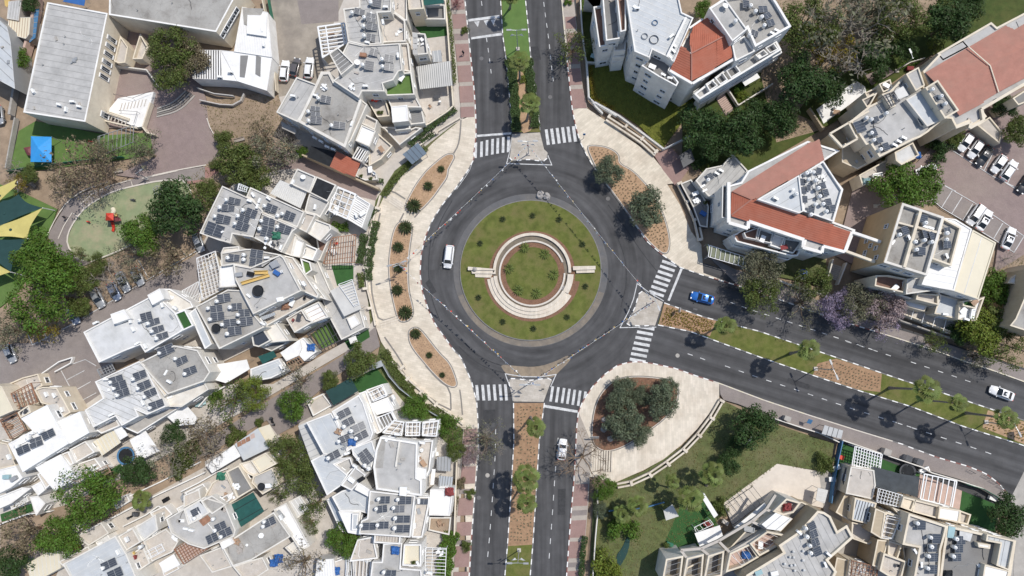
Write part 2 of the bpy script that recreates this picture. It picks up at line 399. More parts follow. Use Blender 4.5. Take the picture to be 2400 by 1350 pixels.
NMR = T('A3','800,-180 815,0 835,200 850,390 880,600 905,800 920,930')
SML = T('C3','955,255 957,500 937,850 917,1150 900,1350 890,1500');SMR = T('C3','1150,255 1117,500 1096,850 1077,1150 1060,1350 1050,1500')
EMT = T('B4','770,930 1050,1030 1440,1130')+T('C5','960,0 1120,55 1296,115')+T('C6','700,165 1000,265 1296,365 1500,440')
EMB = T('B4','725,1085 950,1130 1440,1310')+T('C5','700,75 1000,175 1296,265')+T('C6','600,285 900,400 1296,525 1500,590')
road = struct('road',MB().prism(T('G','1060,-100 1350,-100 1352,240 1400,380 1500,500 1600,600 2500,895 2500,1140 2395,1180 2380,1200 1700,930 1480,865 1375,960 1345,1440 1085,1440 1110,1000 960,640 1100,300'),-.3,0),'asphalt')
struct('side_road',MB().prism(T('C6','1296,690 1400,640 1400,1450 1225,1450 1240,1090 1215,850'),-.3,.004),'concrete','pale concrete side street at the corner')
def disc(c,r,z,name,mat,n=96,depth=.3,r2=None):
 p = [Vector((c.x+r*math.cos(k*2*math.pi/n),c.y+(r2 or r)*math.sin(k*2*math.pi/n),0)) for k in range(n)]
 return struct(name,MB().prism(p,z-depth,z),mat)
RC = G(1243,632);
def rad(px): return (G(1243+px,632)-RC).length
disc(RC,rad(182),.03,'roundabout_apron','apron')
struct('dusty_road_patch',MB().sheet(smooth(T('C3','870,10 960,20 1100,30 1230,-10 1296,-50 1330,-30 1240,60 1200,100 1130,85 1000,90 930,90 890,50'),2,True),.008),'dusty_road')
for nm,t,s,m in (('road_repair','A3','412,135 635,108 660,250 430,275','asphalt_old'),('stop_line','A3','412,135 630,106 633,125 414,152','paint'),('stop_line','A3','432,262 650,230 652,248 434,277','paint'),
     ('stop_line','A3','474,948 716,930 714,945 476,963','paint'),('stop_line','C3','1152,266 1360,302 1360,318 1148,283','paint'),('stop_line','B4','885,685 901,690 808,917 793,912','paint'),
     ('road_triangle','A3','452,152 492,148 480,190','paint'),('road_triangle','A3','520,145 555,140 540,180','paint'),('road_triangle','A3','570,140 605,135 590,178','paint')):
 o = MB().sheet(T(t,s),.0085 if m != 'paint' else .0125).build(nm,road,m)
ASPH = T('G','1060,-100 1350,-100 1352,240 1400,380 1500,500 1600,600 2500,895 2500,1140 2395,1180 2380,1200 1700,930 1480,865 1375,960 1345,1440 1085,1440 1110,1000 960,640 1100,300')
def stripes(t,rows,w=.012):
 for s in rows:
  MB().sheet(T(t,s),.0125).build('crossing_stripe',road,'paint')
stripes('A3',['457,1002 475,1002 472,1111 452,1111']+['%d,%d %d,%d %d,%d %d,%d' % (x,y,x+18,y-2,x+16,y+107,x-3,y+109) for x,y in ((498,996),(536,986),(575,978),(612,972),(650,966),(687,962))])
stripes('A3',['%d,%d %d,%d %d,%d %d,%d' % (x,y,x+20,y-2,x+36,y+106,x+15,y+109) for x,y in ((950,911),(988,906),(1027,901),(1065,896),(1103,892),(1141,888))])
stripes('C3',['%d,%d %d,%d %d,%d %d,%d' % (x,142-i,x+17,141-i,x+26,238,x+8,240) for i,x in enumerate((713,750,786,823,860,894))])
stripes('C3',['%d,%d %d,%d %d,%d %d,%d' % (x,y,x+16,y+2,x+2,y+98,x-14,y+96) for x,y in ((1195,149),(1231,154),(1267,159),(1301,164),(1335,170),(1369,176),(1403,182))])
stripes('B4',['%d,%d %d,%d %d,%d %d,%d' % (x,y,x+103,y+35,x+96,y+53,x-6,y+19) for x,y in ((759,626),(744,661),(729,697),(713,732),(698,767),(683,803),(668,838))])
stripes('B4',['%d,%d %d,%d %d,%d %d,%d' % (x,y,x+110,y+20,x+108,y+40,x-4,y+20) for x,y in ((592,1085),(581,1122),(570,1161),(559,1200),(549,1238),(539,1276),(530,1314))])
def dashes(t,s,n,ln,name='lane_dash',w=.14):
 pl = T(t,s);tot = sum((pl[i]-pl[i-1]).length for i in range(1,len(pl)));st = tot/n
 q = resample(pl,st)
 for i in range(len(q)-1):
  d = (q[i+1]-q[i]).normalized();nn = Vector((-d.y,d.x,0))*w/2;a = q[i];b = a+d*ln
  MB().sheet([a-nn,b-nn,b+nn,a+nn],.0125).build(name,road,'paint')
dashes('A3','500,-70 505,10 515,85',2,1.0);dashes('A3','540,265 557,375 579,560',4,.95)
dashes('A3','940,-60 943,20 955,110 968,200 980,290 990,390 1000,480 1010,565 1020,650 1024,690',10,1.0)
dashes('C3','842,420 838,600 823,830 804,1090 778,1370',11,1.02);dashes('C3','1237,475 1219,680 1206,880 1191,1090 1168,1390',10,1.05)
dashes('B5','215,985 365,1040 600,1115 860,1200 1130,1290 1350,1365',14,1.0);dashes('B6','190,1200 370,1258 560,1322',4,1.0);dashes('C6','580,-5 850,85 1010,140',5,1.0)
dashes('B4','935,1287 1020,1315 1110,1350',2,1.0);dashes('C5','160,20 345,85 620,175 960,290 1296,395 1400,430',14,1.02);dashes('C6','490,380 690,445 980,540 1240,630',8,1.1)
def line(t,s,w=.16,z=.0125,name='painted_line',mat='paint',parent=None,closed=False):
 pl = T(t,s);m = MB();n = len(pl)
 for i in range(n if closed else n-1):
  a,b = pl[i],pl[(i+1) % n];d = (b-a).normalized();nn = Vector((-d.y,d.x,0))*w/2;e = d*w*.4
  m.sheet([a-nn-e,b-nn+e,b+nn+e,a+nn-e],z+.0006*(i % 2))
 return m.build(name,parent or road,mat)
line('A3','722,945 702,1075 682,1150 1000,1160 962,1068');line('B4','765,915 655,850 580,793 555,900 520,990 460,1104 600,1100 712,1100')
line('C3','952,240 940,180 902,70 1012,88 1120,90 1224,74 1190,150');line('A3','450,1115 425,1190 395,1240 330,1330',.1)
PZ = .13
SLN = [0]
def slab(name,mat,p,z=PZ):
 SLN[0] += 1;z += -.03+.002*SLN[0]
 return struct(name,MB().prism(p,-.3,z),mat)
slab('west_plaza','plaza',WK[5:33]+T('G','1085,1005 1050,985 1000,950 955,900 925,850 893,800 872,740 862,680 860,620 868,560 882,500 903,455 925,430 960,395 985,365 1020,330 1050,305 1080,282'))
pv_nw = slab('northwest_pavement','beige_paver',WK[:6]+T('A3','365,835 355,640 335,450 312,260 295,80 290,0 285,-180'))
pv_sw = slab('southwest_pavement','beige_paver',WK[32:]+T('C3','540,1500 570,1300 585,1130 605,880 625,660 640,400'))
pv_ne = slab('northeast_pavement','beige_paver',EK[:6]+T('A3','1250,765 1215,600 1195,400 1175,180 1155,0 1140,-180'))
slab('northeast_plaza','plaza_b',EK[5:19]+T('B4','1045,720 1030,520 960,430 880,240 790,95')+T('A4','720,1290 640,1190 560,1090 420,990 240,850 110,765 50,763'))
slab('plaza_pink_pavement','pink_paver',T('A4','575,1085 690,1030 830,1180 760,1280 730,1310 640,1195'),PZ+.004)
pv_e = slab('east_pavement','grey_paver',EK[18:]+T('G','2500,880 2400,868 2200,800 2080,765 1940,715 1830,665 1720,630 1660,600'))
slab('southeast_plaza','plaza_c',SK[4:16]+T('C4','1040,225 1000,290 900,420 800,520 690,610 560,680 390,755 345,752 225,720 140,770'))
pv_s = slab('southeast_pavement','grey_paver',SK[15:]+T('C6','1160,880 1130,865 1080,830 1000,780 880,735 690,680 620,640 420,580 130,490')+T('C5','860,480 700,430 440,340 240,260 150,235 130,200'))
pv_ss = slab('south_pavement','beige_paver',SK[:6]+T('C4','230,500 222,740 212,900 195,1100 165,1350 150,1500'))
NI = slab('north_island','island_paving',T('A3','720,945 917,932 945,1050 970,1075 972,1110 940,1135 830,1122 720,1132 703,1110 712,1060'))
EI = slab('east_island','island_paving',T('B4','760,925 655,870 615,848 592,862 565,960 505,1075 520,1090 705,1090'))
SI = slab('south_island','island_paving',T('C3','955,245 930,150 922,110 940,98 1060,112 1180,96 1198,112 1180,150 1145,248'))
slab('north_median','lawn',NML+list(reversed(NMR)));slab('south_median','soil',SML+list(reversed(SMR)));slab('east_median','lawn',EMT+list(reversed(EMB)))
def over(name,mat,t,s,sm=1,z=None):
 ZO[0] += 1;p = T(t,s)
 if sm: p = smooth(p,sm,True)
 return struct(name,MB().prism(p,0,z or PZ+.006+.0005*ZO[0]),mat)
ZO = [0]
over('median_grass','turf_bright','A3','648,-60 812,-60 846,395 842,410 686,415 660,250',0)
over('median_soil','soil_tan','A3','752,500 805,510 812,600 830,760 865,840 870,915 780,945 778,820 762,600',1)
over('median_grass','lawn','C3','918,1160 1075,1150 1050,1500 890,1500',0)
over('flower_bed','soil','B4','770,935 1050,1033 1135,1055 1090,1165 950,1130 730,1083',0)
over('flower_bed','soil','C5','745,5 860,-25 960,5 1150,70 1140,185 1000,170 715,75',0)
over('flower_bed','soil_tan','C6','1065,300 1296,375 1500,450 1500,580 1296,515 1030,410',0)
P1 = 'A3:300,1085 312,1105 300,1130 270,1185 265,1200|B3:590,50 545,110 490,190 400,285 330,298 300,262 320,210 380,100 445,15|A3:150,1180 250,1095'
def multi(s):
 out = []
 for seg in s.split('|'):
  t,q = seg.split(':');out += T(t,q)
 return out
PLANT = [('planter_bed','soil_tan',P1),('planter_bed','soil_tan','B3:250,370 300,360 342,385 345,430 325,550 313,700 320,850 350,960 352,1015 320,1055 262,1060 242,1010 205,850 188,700 193,600 215,450'),
  ('planter_bed','soil_tan','B3:325,1140 345,1115 380,1105 415,1130 470,1200 540,1290|C3:545,0 580,80 598,150 545,148 470,85 400,5|B3:340,1230'),
  ('planter_bed','soil_tan','A4:108,1040 140,1027 250,1040 330,1090|B4:445,-45 540,0 618,80 680,150 765,320 805,480 797,565 770,583 720,550 640,470 560,360 450,200 350,70 305,0'),
  ('planter_bed','mulch','C4:320,165 385,110 500,88 690,103 765,132 780,180 765,260 700,345 580,435 460,515 360,555 285,550 235,490 243,350 270,240')]
BEDS = []
for nm,m,s in PLANT:
 p = ccw(smooth(multi(s),2,True));out1 = inset(p,-.32);out2 = inset(p,-.12);BEDS.append(p)
 mb = MB().prism(out1,0,PZ+.012);struct('paving_band',mb,'band_grey')
 mb = MB().prism(out2,0,PZ+.14,top=False);n = len(p)
 mb.add([(a.x,a.y,PZ+.14) for a in out2]+[(a.x,a.y,PZ+.14) for a in p]+[(a.x,a.y,PZ) for a in p],[[i,(i+1) % n,n+(i+1) % n,n+i] for i in range(n)]+[[n+i,n+(i+1) % n,2*n+(i+1) % n,2*n+i] for i in range(n)])
 struct('planter_kerb',mb,'kerb_stone');struct(nm,MB().prism(p,0,PZ+.06),m)
def band(t,s,w=.28,z=.145,mat='band_grey',nm='paving_band',sm=1):
 pl = T(t,s) if isinstance(s,str) else s
 if sm: pl = smooth(pl,sm)
 m = MB();n = len(pl);L = [];Rr = []
 for i in range(n):
  d = (pl[min(i+1,n-1)]-pl[max(i-1,0)]).normalized();q = Vector((-d.y,d.x,0))*w/2;L.append(pl[i]+q);Rr.append(pl[i]-q)
 m.add([(a.x,a.y,z) for a in L]+[(a.x,a.y,z) for a in Rr],[[i,n+i,n+i+1,i+1] for i in range(n-1)]);
 return struct(nm,m,mat)
band('A3','362,845 355,960 340,1030 310,1080',.3);band('B3','230,1030 120,1060 85,960 60,820 62,640 75,520 110,360 125,300',.3,.147);band('B3','180,160 205,140 300,200',.3,.149)
band('C3','400,20 480,110 555,165 560,295',.3,.147);band('C3','615,170 625,240 632,330',.25,.149)
band('B3','205,140 290,0 330,-60',.25,.151);band('B3','260,360 290,300',.3,.152,sm=0);band('B3','365,330 400,290',.3,.153,sm=0);band('B3','155,1170 260,1320 300,1400',.3,.154);band('C3','215,0 300,120 460,250 560,300',.3,.155)
def steps(t,a,b,n,dx,dy,mat='plaza',h=.03,name='step',w=.36,par=None):
 root = par or tag(thing('stairs',None,None,T1(t,*a)),kind='structure')
 for i in range(n):
  p = T1(t,a[0]+dx*i,a[1]+dy*i,PZ+h*(n-i));q = T1(t,b[0]+dx*i,b[1]+dy*i,PZ+h*(n-i));piece(name,mat,p,q,w,.12,root,lift=-.02)
 return root
steps('B3',(185,165),(300,240),4,-9,11,'plaza_c',.03);steps('B3',(120,1070),(245,1030),3,5,16,'plaza_c',.03)
steps('C4',(365,560),(360,690),9,-16,-1,'plaza_c',.04,w=.3)
def panels(par,t,left,right,ys,mat='pink_paver'):
 l = [tuple(map(float,q.split(','))) for q in left.split()];r = [tuple(map(float,q.split(','))) for q in right.split()]
 def at(pl,y):
  for i in range(1,len(pl)):
   if y <= pl[i][1] or i == len(pl)-1:
    k = (y-pl[i-1][1])/(pl[i][1]-pl[i-1][1]);return pl[i-1][0]+(pl[i][0]-pl[i-1][0])*k
 for y0,y1,*m in ys:
  p = [T1(t,at(l,y0),y0),T1(t,at(r,y0),y0-4),T1(t,at(r,y1),y1-4),T1(t,at(l,y1),y1)]
  MB().prism(p,0,PZ+.006).build('paving_panel',par,m[0] if m else mat)
panels(pv_nw,'A3','292,0 312,240 335,450 355,700 360,840','380,0 408,240 425,450 448,640 455,800',[(-80,72),(102,205),(240,285,'brown_paver'),(312,436),(464,580),(608,724),(754,828)])
panels(pv_ne,'A3','1092,100 1115,400 1128,600 1148,780','1162,100 1190,400 1212,600 1245,760',[(-60,20),(122,205),(235,330),(350,455),(485,600),(630,765)])
panels(pv_sw,'C3','642,400 630,640 610,860 590,1130 575,1350','725,400 715,700 700,900 682,1130 668,1350',[(420,520),(535,640),(658,768),(800,830,'grey_paver'),(858,968),(1010,1096),(1125,1150,'grey_paver'),(1162,1295),(1325,1450)])
panels(pv_ss,'C4','130,740 122,820 105,1000 85,1250 78,1350','212,740 208,900 192,1100 170,1300 162,1350',[(770,908),(935,968,'grey_paver'),(998,1108),(1132,1238),(1265,1295,'grey_paver'),(1318,1440)])
def kerb(pl,c,name='kerb',step=1.0,w=.2,h=.15,spans=None):
 root = tag(thing(name,None,None,pl[0]),kind='structure');q = resample(pl,step)
 for i in range(len(q)-1):
  m = c[i % len(c)]
  if spans:
   for a,b,cc in spans:
    if a <= i/len(q) < b: m = cc[i % len(cc)]
  piece('kerb_stone',m,q[i].xy.to_3d()+Vector((0,0,.06)),q[i+1].xy.to_3d()+Vector((0,0,.06)),w,.2,root)
WG = ('kerb_white','kerb_grey');WR = ('kerb_white','kerb_red');SS = ('kerb_stone','kerb_stone')
kerb(WK,WG,spans=[(.12,.3,WR),(.42,.62,WR),(.9,1,WR)]);kerb(EK,WG,spans=[(0,.12,('kerb_stone','cream_sheet')),(.12,.24,WR),(.34,.44,WR),(.52,.6,WR),(.66,.75,WR),(.75,1,('kerb_stone','cream_sheet'))])
kerb(SK,WG,spans=[(.02,.3,WR),(.3,.52,WR),(.52,.66,('kerb_stone','cream_sheet')),(.66,.8,SS),(.85,1,WR)])
for k in (NML,NMR,SML,SMR,EMT,EMB): kerb(k,WG,step=.98 if k[0].x < 20 else 1.1)
kerb(T('A3','703,1110 720,1132 830,1122 940,1135 972,1110 970,1075'),WG,step=.9);kerb(T('C3','930,150 922,110 940,98 1060,112 1180,96 1198,112'),WG,step=.9);kerb(T('B4','615,848 592,862 565,960 505,1075 520,1090 705,1090'),WG,step=.9)
isl = disc(RC,rad(165.5),.22,'roundabout_island','lawn',depth=.5)
def ring(name,c,r0,r1,z0,z1,mat,a0=0,a1=360,par=None,n=72):
 m = MB();k = max(3,int(n*(a1-a0)/360));vs = []
 for i in range(k+1):
  a = R(a0+(a1-a0)*i/k)
  for r,z in ((r0,z0),(r0,z1),(r1,z1),(r1,z0)): vs.append((c.x+r*math.cos(a),c.y+r*math.sin(a),z))
 fs = []
 for i in range(k):
  for j in range(4): fs.append([i*4+j,(i+1)*4+j,(i+1)*4+(j+1) % 4,i*4+(j+1) % 4])
 if a1-a0 < 360: fs += [[3,2,1,0],[k*4,k*4+1,k*4+2,k*4+3]]
 m.add(vs,fs)
 return m.build(name,par,mat) if par else struct(name,m,mat)
ring('island_kerb',RC,rad(165),rad(167),0,.23,'kerb_grey')
ring('apron_dust',RC,rad(168),rad(181),-.2,.034,'dusty_apron',200,342)
MC = G(1247,641)
ring('island_soil',MC,rad(60),rad(101),.1,.235,'mulch');ring('island_soil',MC,rad(60),rad(113),.1,.232,'mulch',178,350);ring('island_path',MC,rad(76),rad(91),.1,.245,'dark_path')
disc(MC,rad(62),.262,'inner_lawn','lawn',60,.1)
mon = thing('plaza_monument','cream stone ring wall and curved steps in the centre of the roundabout','monument',MC)
ring('ring_wall',G(1247,637),rad(85),rad(91.5),.2,.7,'plaza_c',-2,184,mon)
ring('inner_wall',MC,rad(74),rad(78),.2,.5,'kerb_stone',20,360,mon)
for i,(a,b,h) in enumerate(((82,90,.75),(90,98,.55),(98,106,.36))): ring('curved_step',MC,rad(a),rad(b),.2,h,'plaza_c',184.5+i*1.5,330-(0 if i else 0),mon,72)
ring('curved_step',MC,rad(83),rad(97),.2,.75,'plaza_c',330,358,mon)
for s,h in (('740,675 928,690 928,700 740,699',1.0),('765,700 928,702 915,725 768,723',.7),('790,724 915,726 900,752 792,748',.42)): MB().prism(T('B3',s,h),.2,h).build('arm_step',mon,'plaza_c')
for s,h in (('128,672 288,669 288,694 130,699',1.0),('150,699 281,695 281,716 153,720',.7)): MB().prism(T('B4',s,h),.2,h).build('arm_step',mon,'plaza_c')
zone('courtyard','concrete_pale','G','660,-60 1066,-60 1086,282 1020,335 960,400 900,470 870,560 862,640 880,780 700,760 420,900 180,760 400,690 480,560 545,430 700,330 640,240')
zone('courtyard','concrete_pale','G','700,960 880,850 930,880 1000,960 1085,1010 1072,1420 690,1420 560,1400 700,1230')
zone('courtyard','concrete_pale','G','-60,900 240,880 440,900 640,900 860,770 870,790 620,935 340,1095 100,1260 -60,1300');zone('courtyard','concrete_pale','G','100,1420 180,1240 430,1110 640,990 760,1250 700,1420')
zone('sandy_yard','dusty_yard','G','628,-60 830,-60 750,130 780,200 640,230 640,60');zone('paved_yard','grey_paver','A2','650,0 940,0 940,150 680,170');zone('dirt_yard','dirt','G','470,240 650,215 700,380 560,430 480,440 440,420 512,360 490,290');zone('school_yard','brown_paver','G','250,30 360,60 450,130 482,230 490,300 514,345 505,375 480,387 340,420 270,410 360,370 340,300 250,300 240,100')
zone('red_path','red_path','G','335,421 480,391 520,400 470,425 440,432 335,434');zone('grey_street','grey_paver','G','-60,880 -60,810 80,803 167,757 283,693 400,630 485,582 530,640 420,760 260,800 270,900 160,975 40,960 -60,990')
zone('kindergarten_yard','turf_bright','A1','130,920 250,850 760,950 1050,930 1080,1080 870,1120 60,1220')
zone('garden_path','grey_paver','B1','330,460 480,210 600,150 920,60 1240,0 1440,-30 1440,60 900,120 700,190 560,310 490,400 480,560 640,650 500,700')
zone('playground','rubber_green','B1','540,330 600,260 750,170 900,120 1100,75 1270,63 1325,95 1350,170 1340,300 1100,450 900,540 750,610 620,640 530,610 480,540 472,470',sm=2);zone('playground','turf_bright','B1','-100,60 150,150 400,270 330,470 170,700 180,760 100,880 0,960 -100,1000')
zone('lower_street','grey_paver','G','880,765 800,835 630,938 520,1008 340,1103 290,1133 170,1223 60,1290 60,1330 120,1300 200,1240 300,1185 420,1105 520,1045 625,985 650,1020 740,970 720,940 790,880 890,812')
zone('garden_lane','brown_paver','G','640,340 700,365 780,400 890,440 880,470 800,450 700,395 620,400')
zone('parking_area','brown_paver','G','2000,440 2150,380 2230,300 2330,235 2460,180 2460,680 2330,640 2340,570 2200,470 2120,500 2040,640 1960,600')
zone('garden_lawn','lawn_yellow','A4','105,470 200,440 400,440 800,640 1000,700 800,830 640,1045 480,890 330,785 130,690');zone('garden_lawn','lawn_dark','G','1360,-60 1480,-60 1480,160 1378,150 1366,60');zone('garden_lawn','lawn_dry','B5','330,640 800,600 890,690 880,880 760,850 480,790')
zone('garden_lawn','lawn_dark','G','1850,-60 2460,-60 2460,40 2180,130 2000,260 1880,330 1690,440 1600,360 1600,250 1780,130')
zone('garden_path','brown_paver','A4','1010,690 1070,650 1140,770 1080,815');zone('wild_ground','dirt','A5','-60,-60 1100,-60 1000,180 700,310 900,330 500,460 150,700 80,800 300,900 -60,1000 -200,400')
zone('garden_lawn','lawn_dry','G','1690,937 1790,985 1955,1040 1945,1110 1900,1100 1820,1088 1700,1200 1620,1290 1560,1420 1380,1420 1392,1140 1440,1130 1510,1104 1600,1045 1640,1005')
zone('garden_lawn','lawn_dry','C4','260,1000 700,950 820,1200 680,1350 640,1450 240,1450');zone('turf_court','turf','C4','800,900 930,820 1060,1080 900,1170 800,1200 700,1130')
zone('terrace','terrace_cream','C5','150,890 490,640 820,700 800,800 780,920 600,880 430,880 220,1060');zone('turf_court','turf','C6','130,500 640,650 640,720 350,700 180,850 70,810');zone('turf_court','turf','C6','880,750 1010,785 1140,870 1110,1080 890,1000');zone('terrace','terrace_pink','C6','640,690 910,770 880,1000 620,880');zone('courtyard','concrete','C6','0,700 60,680 180,860 620,880 1100,1090 1240,1100 1225,1450 -280,1450 60,1180')
zone('turf_court','turf','C2','1060,100 1240,10 1290,60 1296,150 1110,190');zone('turf_court','turf','B2','1040,755 1195,755 1195,870 1080,900');zone('turf_court','turf','B2','1130,1290 1300,1200 1310,1260 1170,1350')
zone('turf_court','turf','A3','20,170 250,150 265,250 110,270');zone('courtyard','terrace','A3','80,600 310,620 312,770 90,870');zone('turf_court','turf','C1','0,960 200,890 210,940 10,1010');zone('turf_court','turf','C1','640,710 760,640 790,680 650,750');zone('dirt_yard','dirt','C1','0,1010 420,900 1296,480 1296,660 700,980 0,1300');zone('dirt_yard','dirt','G','2200,760 2460,840 2460,560 2330,640 2290,720')
zone('garden_soil','lawn_dry','G','880,470 925,400 1000,340 1065,290 1085,282 1020,345 960,410 905,480 872,560 866,640 880,740 868,760 856,640');zone('garden_soil','lawn_dry','G','893,800 930,850 960,900 1005,950 1090,1000 1088,1060 1060,1050 960,960 880,860')
def covers(L):
 for t,x,y,r,m in L:
  c = T1(t,x,y);MB().lathe((c.x,c.y,0),[(r,.004),(r*.98,.016),(r*.8,.017),(r*.78,.012)],16).build('manhole_cover',road,m)
covers([('A3',505,411,.42,'asphalt_old'),('A3',988,682,.42,'asphalt_old'),('B4',375,197,.42,'asphalt_old'),('B4',864,1300,.4,'concrete'),('C3',790,713,.42,'concrete'),('C3',735,855,.4,'asphalt_old')])
def lowwall(t,s,h,w,label,mat='plaza_c',piers=(),pm='plaza_c',rail=None,name='low_wall',z0=.1,double=False,pt=None):
 pl = T(t,s);r = thing(name,label,'wall' if name == 'low_wall' else 'fence',(pl[0].x,pl[0].y,0))
 for i in range(len(pl)-1):
  a,b = pl[i]+Vector((0,0,h/2+z0)),pl[i+1]+Vector((0,0,h/2+z0))
  if double:
   d = (b-a).normalized();n = Vector((-d.y,d.x,0))*w*.75
   for k in (-1,1): piece('wall_segment',mat,a+n*k,b+n*k,w*.7,h,r)
  else: piece('wall_segment',mat,a,b,w,h,r)
  if rail:
   for k in range(rail): piece('rail','metal_white',pl[i]+Vector((0,0,z0+h+.25+.3*k)),pl[i+1]+Vector((0,0,z0+h+.25+.3*k)),.05,.05,r)
 if piers:
  q = T(pt or t,piers)
  for v in q:
   k = min(range(len(pl)-1),key=lambda i: ((pl[i]+pl[i+1])/2-v).length);d = (pl[k+1]-pl[k]).normalized()
   MB().box(v+Vector((0,0,z0+h*.65)),(.5,1.0,h*1.3),math.atan2(d.y,d.x)).build('pier',r,pm)
 return r
for t,s in (('B3','520,1095 540,1090 565,1135 545,1145'),('C4','745,22 800,36 798,48 742,34'),('B4','975,965 1005,972 1002,984 972,977'),('A3','474,745 482,760 478,772 470,760')): MB().sheet(T(t,s),.0165).build('drain_grate',road,'metal_dark')
for t,s in (('C3','760,300 840,296 842,380 764,382'),('C4','20,800 70,798 66,960 18,965'),('C5','560,95 700,140 690,172 548,125'),('B5','300,1010 400,1045 390,1075 290,1040'),('A3','850,330 905,325 925,420 868,428'),('B3','470,760 520,850 490,870 440,790'),('C6','640,420 800,470 790,500 630,448')): MB().sheet(T(t,s),.0062).build('asphalt_patch',road,'asphalt_patch')
for i,(t,s,w) in enumerate((('G','1085,800 1120,835 1170,857 1240,868 1310,862',.22),('G','1075,812 1115,850 1165,872 1225,878',.2),('G','1010,560 1003,620 1008,690 1030,750',.2),('G','1060,470 1030,520 1012,580',.18),('G','1440,540 1465,600 1470,660 1455,720',.2),('G','1425,480 1470,540 1510,600 1560,660',.18))):
 o = band(t,s,w,.007+.0004*i,'asphalt_patch','tyre_mark',3)
def leafcloud(mb,rnd,clumps,per,size,rc,flat=.75,core=.25):
 for (cx,cy,cz) in clumps:
  r = rc*rnd.uniform(.7,1.25)
  for _ in range(per):
   d = Vector((rnd.gauss(0,1),rnd.gauss(0,1),rnd.gauss(0,1))).normalized()
   k = r*(core+(1-core)*rnd.random()**.45)
   p = Vector((cx,cy,cz))+Vector((d.x*k,d.y*k,d.z*k*flat))
   n = (d+Vector((rnd.uniform(-.8,.8),rnd.uniform(-.8,.8),rnd.uniform(-.1,.9)))).normalized()
   u = n.orthogonal().normalized();u = (Quaternion(n,rnd.uniform(0,6.28)) @ u);v = n.cross(u)
   s = size*rnd.uniform(.6,1.35);b = len(mb.v)
   mb.v += [tuple(p-u*s),tuple(p+v*s*.42),tuple(p+u*s),tuple(p-v*s*.42)];mb.f.append([b,b+1,b+2,b+3]);mb.m.append(mb.cur)
def crown_mesh(seed,nc,per,size,rc,flat=.7,zc=1.2,holes=0.,out=1.0):
 rnd = random.Random(seed);cl = []
 while len(cl) < nc:
  a = rnd.uniform(0,6.283);r = math.sqrt(rnd.random())*.8*(1+.22*math.sin(3*a+seed)+.12*math.sin(5*a+2*seed))*out
  z = zc+rnd.uniform(-.25,.42)*flat*(1-(r*.75)**2)*1.4
  if rnd.random() < holes and r > .25: continue
  cl.append((r*math.cos(a),r*math.sin(a),z))
 mb = MB();leafcloud(mb,rnd,cl,per,size,rc,.75);return mb.mesh('crown',['leaf_green']),cl
def limb_mesh(seed,cl,tr=.07,fork=.55,zc=1.2):
 rnd = random.Random(seed);mb = MB()
 lean = Vector((rnd.uniform(-.08,.08),rnd.uniform(-.08,.08),fork))
 mb.tube([(0,0,-.06),(lean.x*.4,lean.y*.4,fork*.5),lean],[tr*1.25,tr,tr*.85],7)
 for c in cl:
  c = Vector(c);m = lean.lerp(c,.5)+Vector((rnd.uniform(-.1,.1),rnd.uniform(-.1,.1),-.06))
  mb.tube([lean,m,c],[tr*.5,tr*.3,tr*.08],4,False)
 return mb.mesh('trunk',['bark'])
def twig_mesh(seed,leafy=0):
 rnd = random.Random(seed);mb = MB();lf = MB()
 def grow(p,d,L,r,lev):
  q = p+d*L*.5+Vector((rnd.uniform(-.06,.06),rnd.uniform(-.06,.06),rnd.uniform(-.03,.03)))*L*2;e = q+(d+Vector((rnd.uniform(-.3,.3),rnd.uniform(-.3,.3),rnd.uniform(-.05,.25)))).normalized()*L*.5
  mb.tube([p,q,e],[r,r*.75,r*.5],4 if lev < 2 else 3,False)
  if lev >= 4:
   return
  for _ in range((6,4,4,4)[lev]):
   k = rnd.uniform(.45,1);s = p.lerp(q,k*2) if k < .5 else q.lerp(e,k*2-1)
   nd = (d*.7+Vector((rnd.gauss(0,.6),rnd.gauss(0,.6),rnd.gauss(.05,.3)))).normalized();grow(s,nd,L*rnd.uniform(.5,.75),max(r*.55,.006),lev+1)
 mb.tube([(0,0,-.06),(.01,0,.5)],[.06,.05],6)
 for a in range(5):
  t = a*1.2566+rnd.uniform(-.3,.3);grow(Vector((.01,0,.48)),Vector((math.cos(t),math.sin(t),.8)).normalized(),.55,.02,1)
 return mb.mesh('trunk',['bark_grey'])
CROWN = {}
for i in range(3):
 CROWN['dense',i] = crown_mesh(i+1,46,125,.055,.3);CROWN['feather',i] = crown_mesh(i+11,60,95,.042,.25,.6)
 CROWN['sparse',i] = crown_mesh(i+21,34,42,.05,.26,.7,1.2,.3,1.1);CROWN['airy',i] = crown_mesh(i+41,26,30,.045,.26,.7,1.25,.2,1.1)
 CROWN['bush',i] = crown_mesh(i+31,30,110,.075,.36,.8,.5)
TRUNK = {k: limb_mesh(k[1]+5,v[1][::2],.06 if k[0] != 'bush' else .04,.5 if k[0] != 'bush' else .1) for k,v in CROWN.items()}
TWIG = [twig_mesh(s) for s in (3,8)]
TN = {}
def setmat(o,m):
 o.material_slots[0].link = 'OBJECT';o.material_slots[0].material = MATS[m]
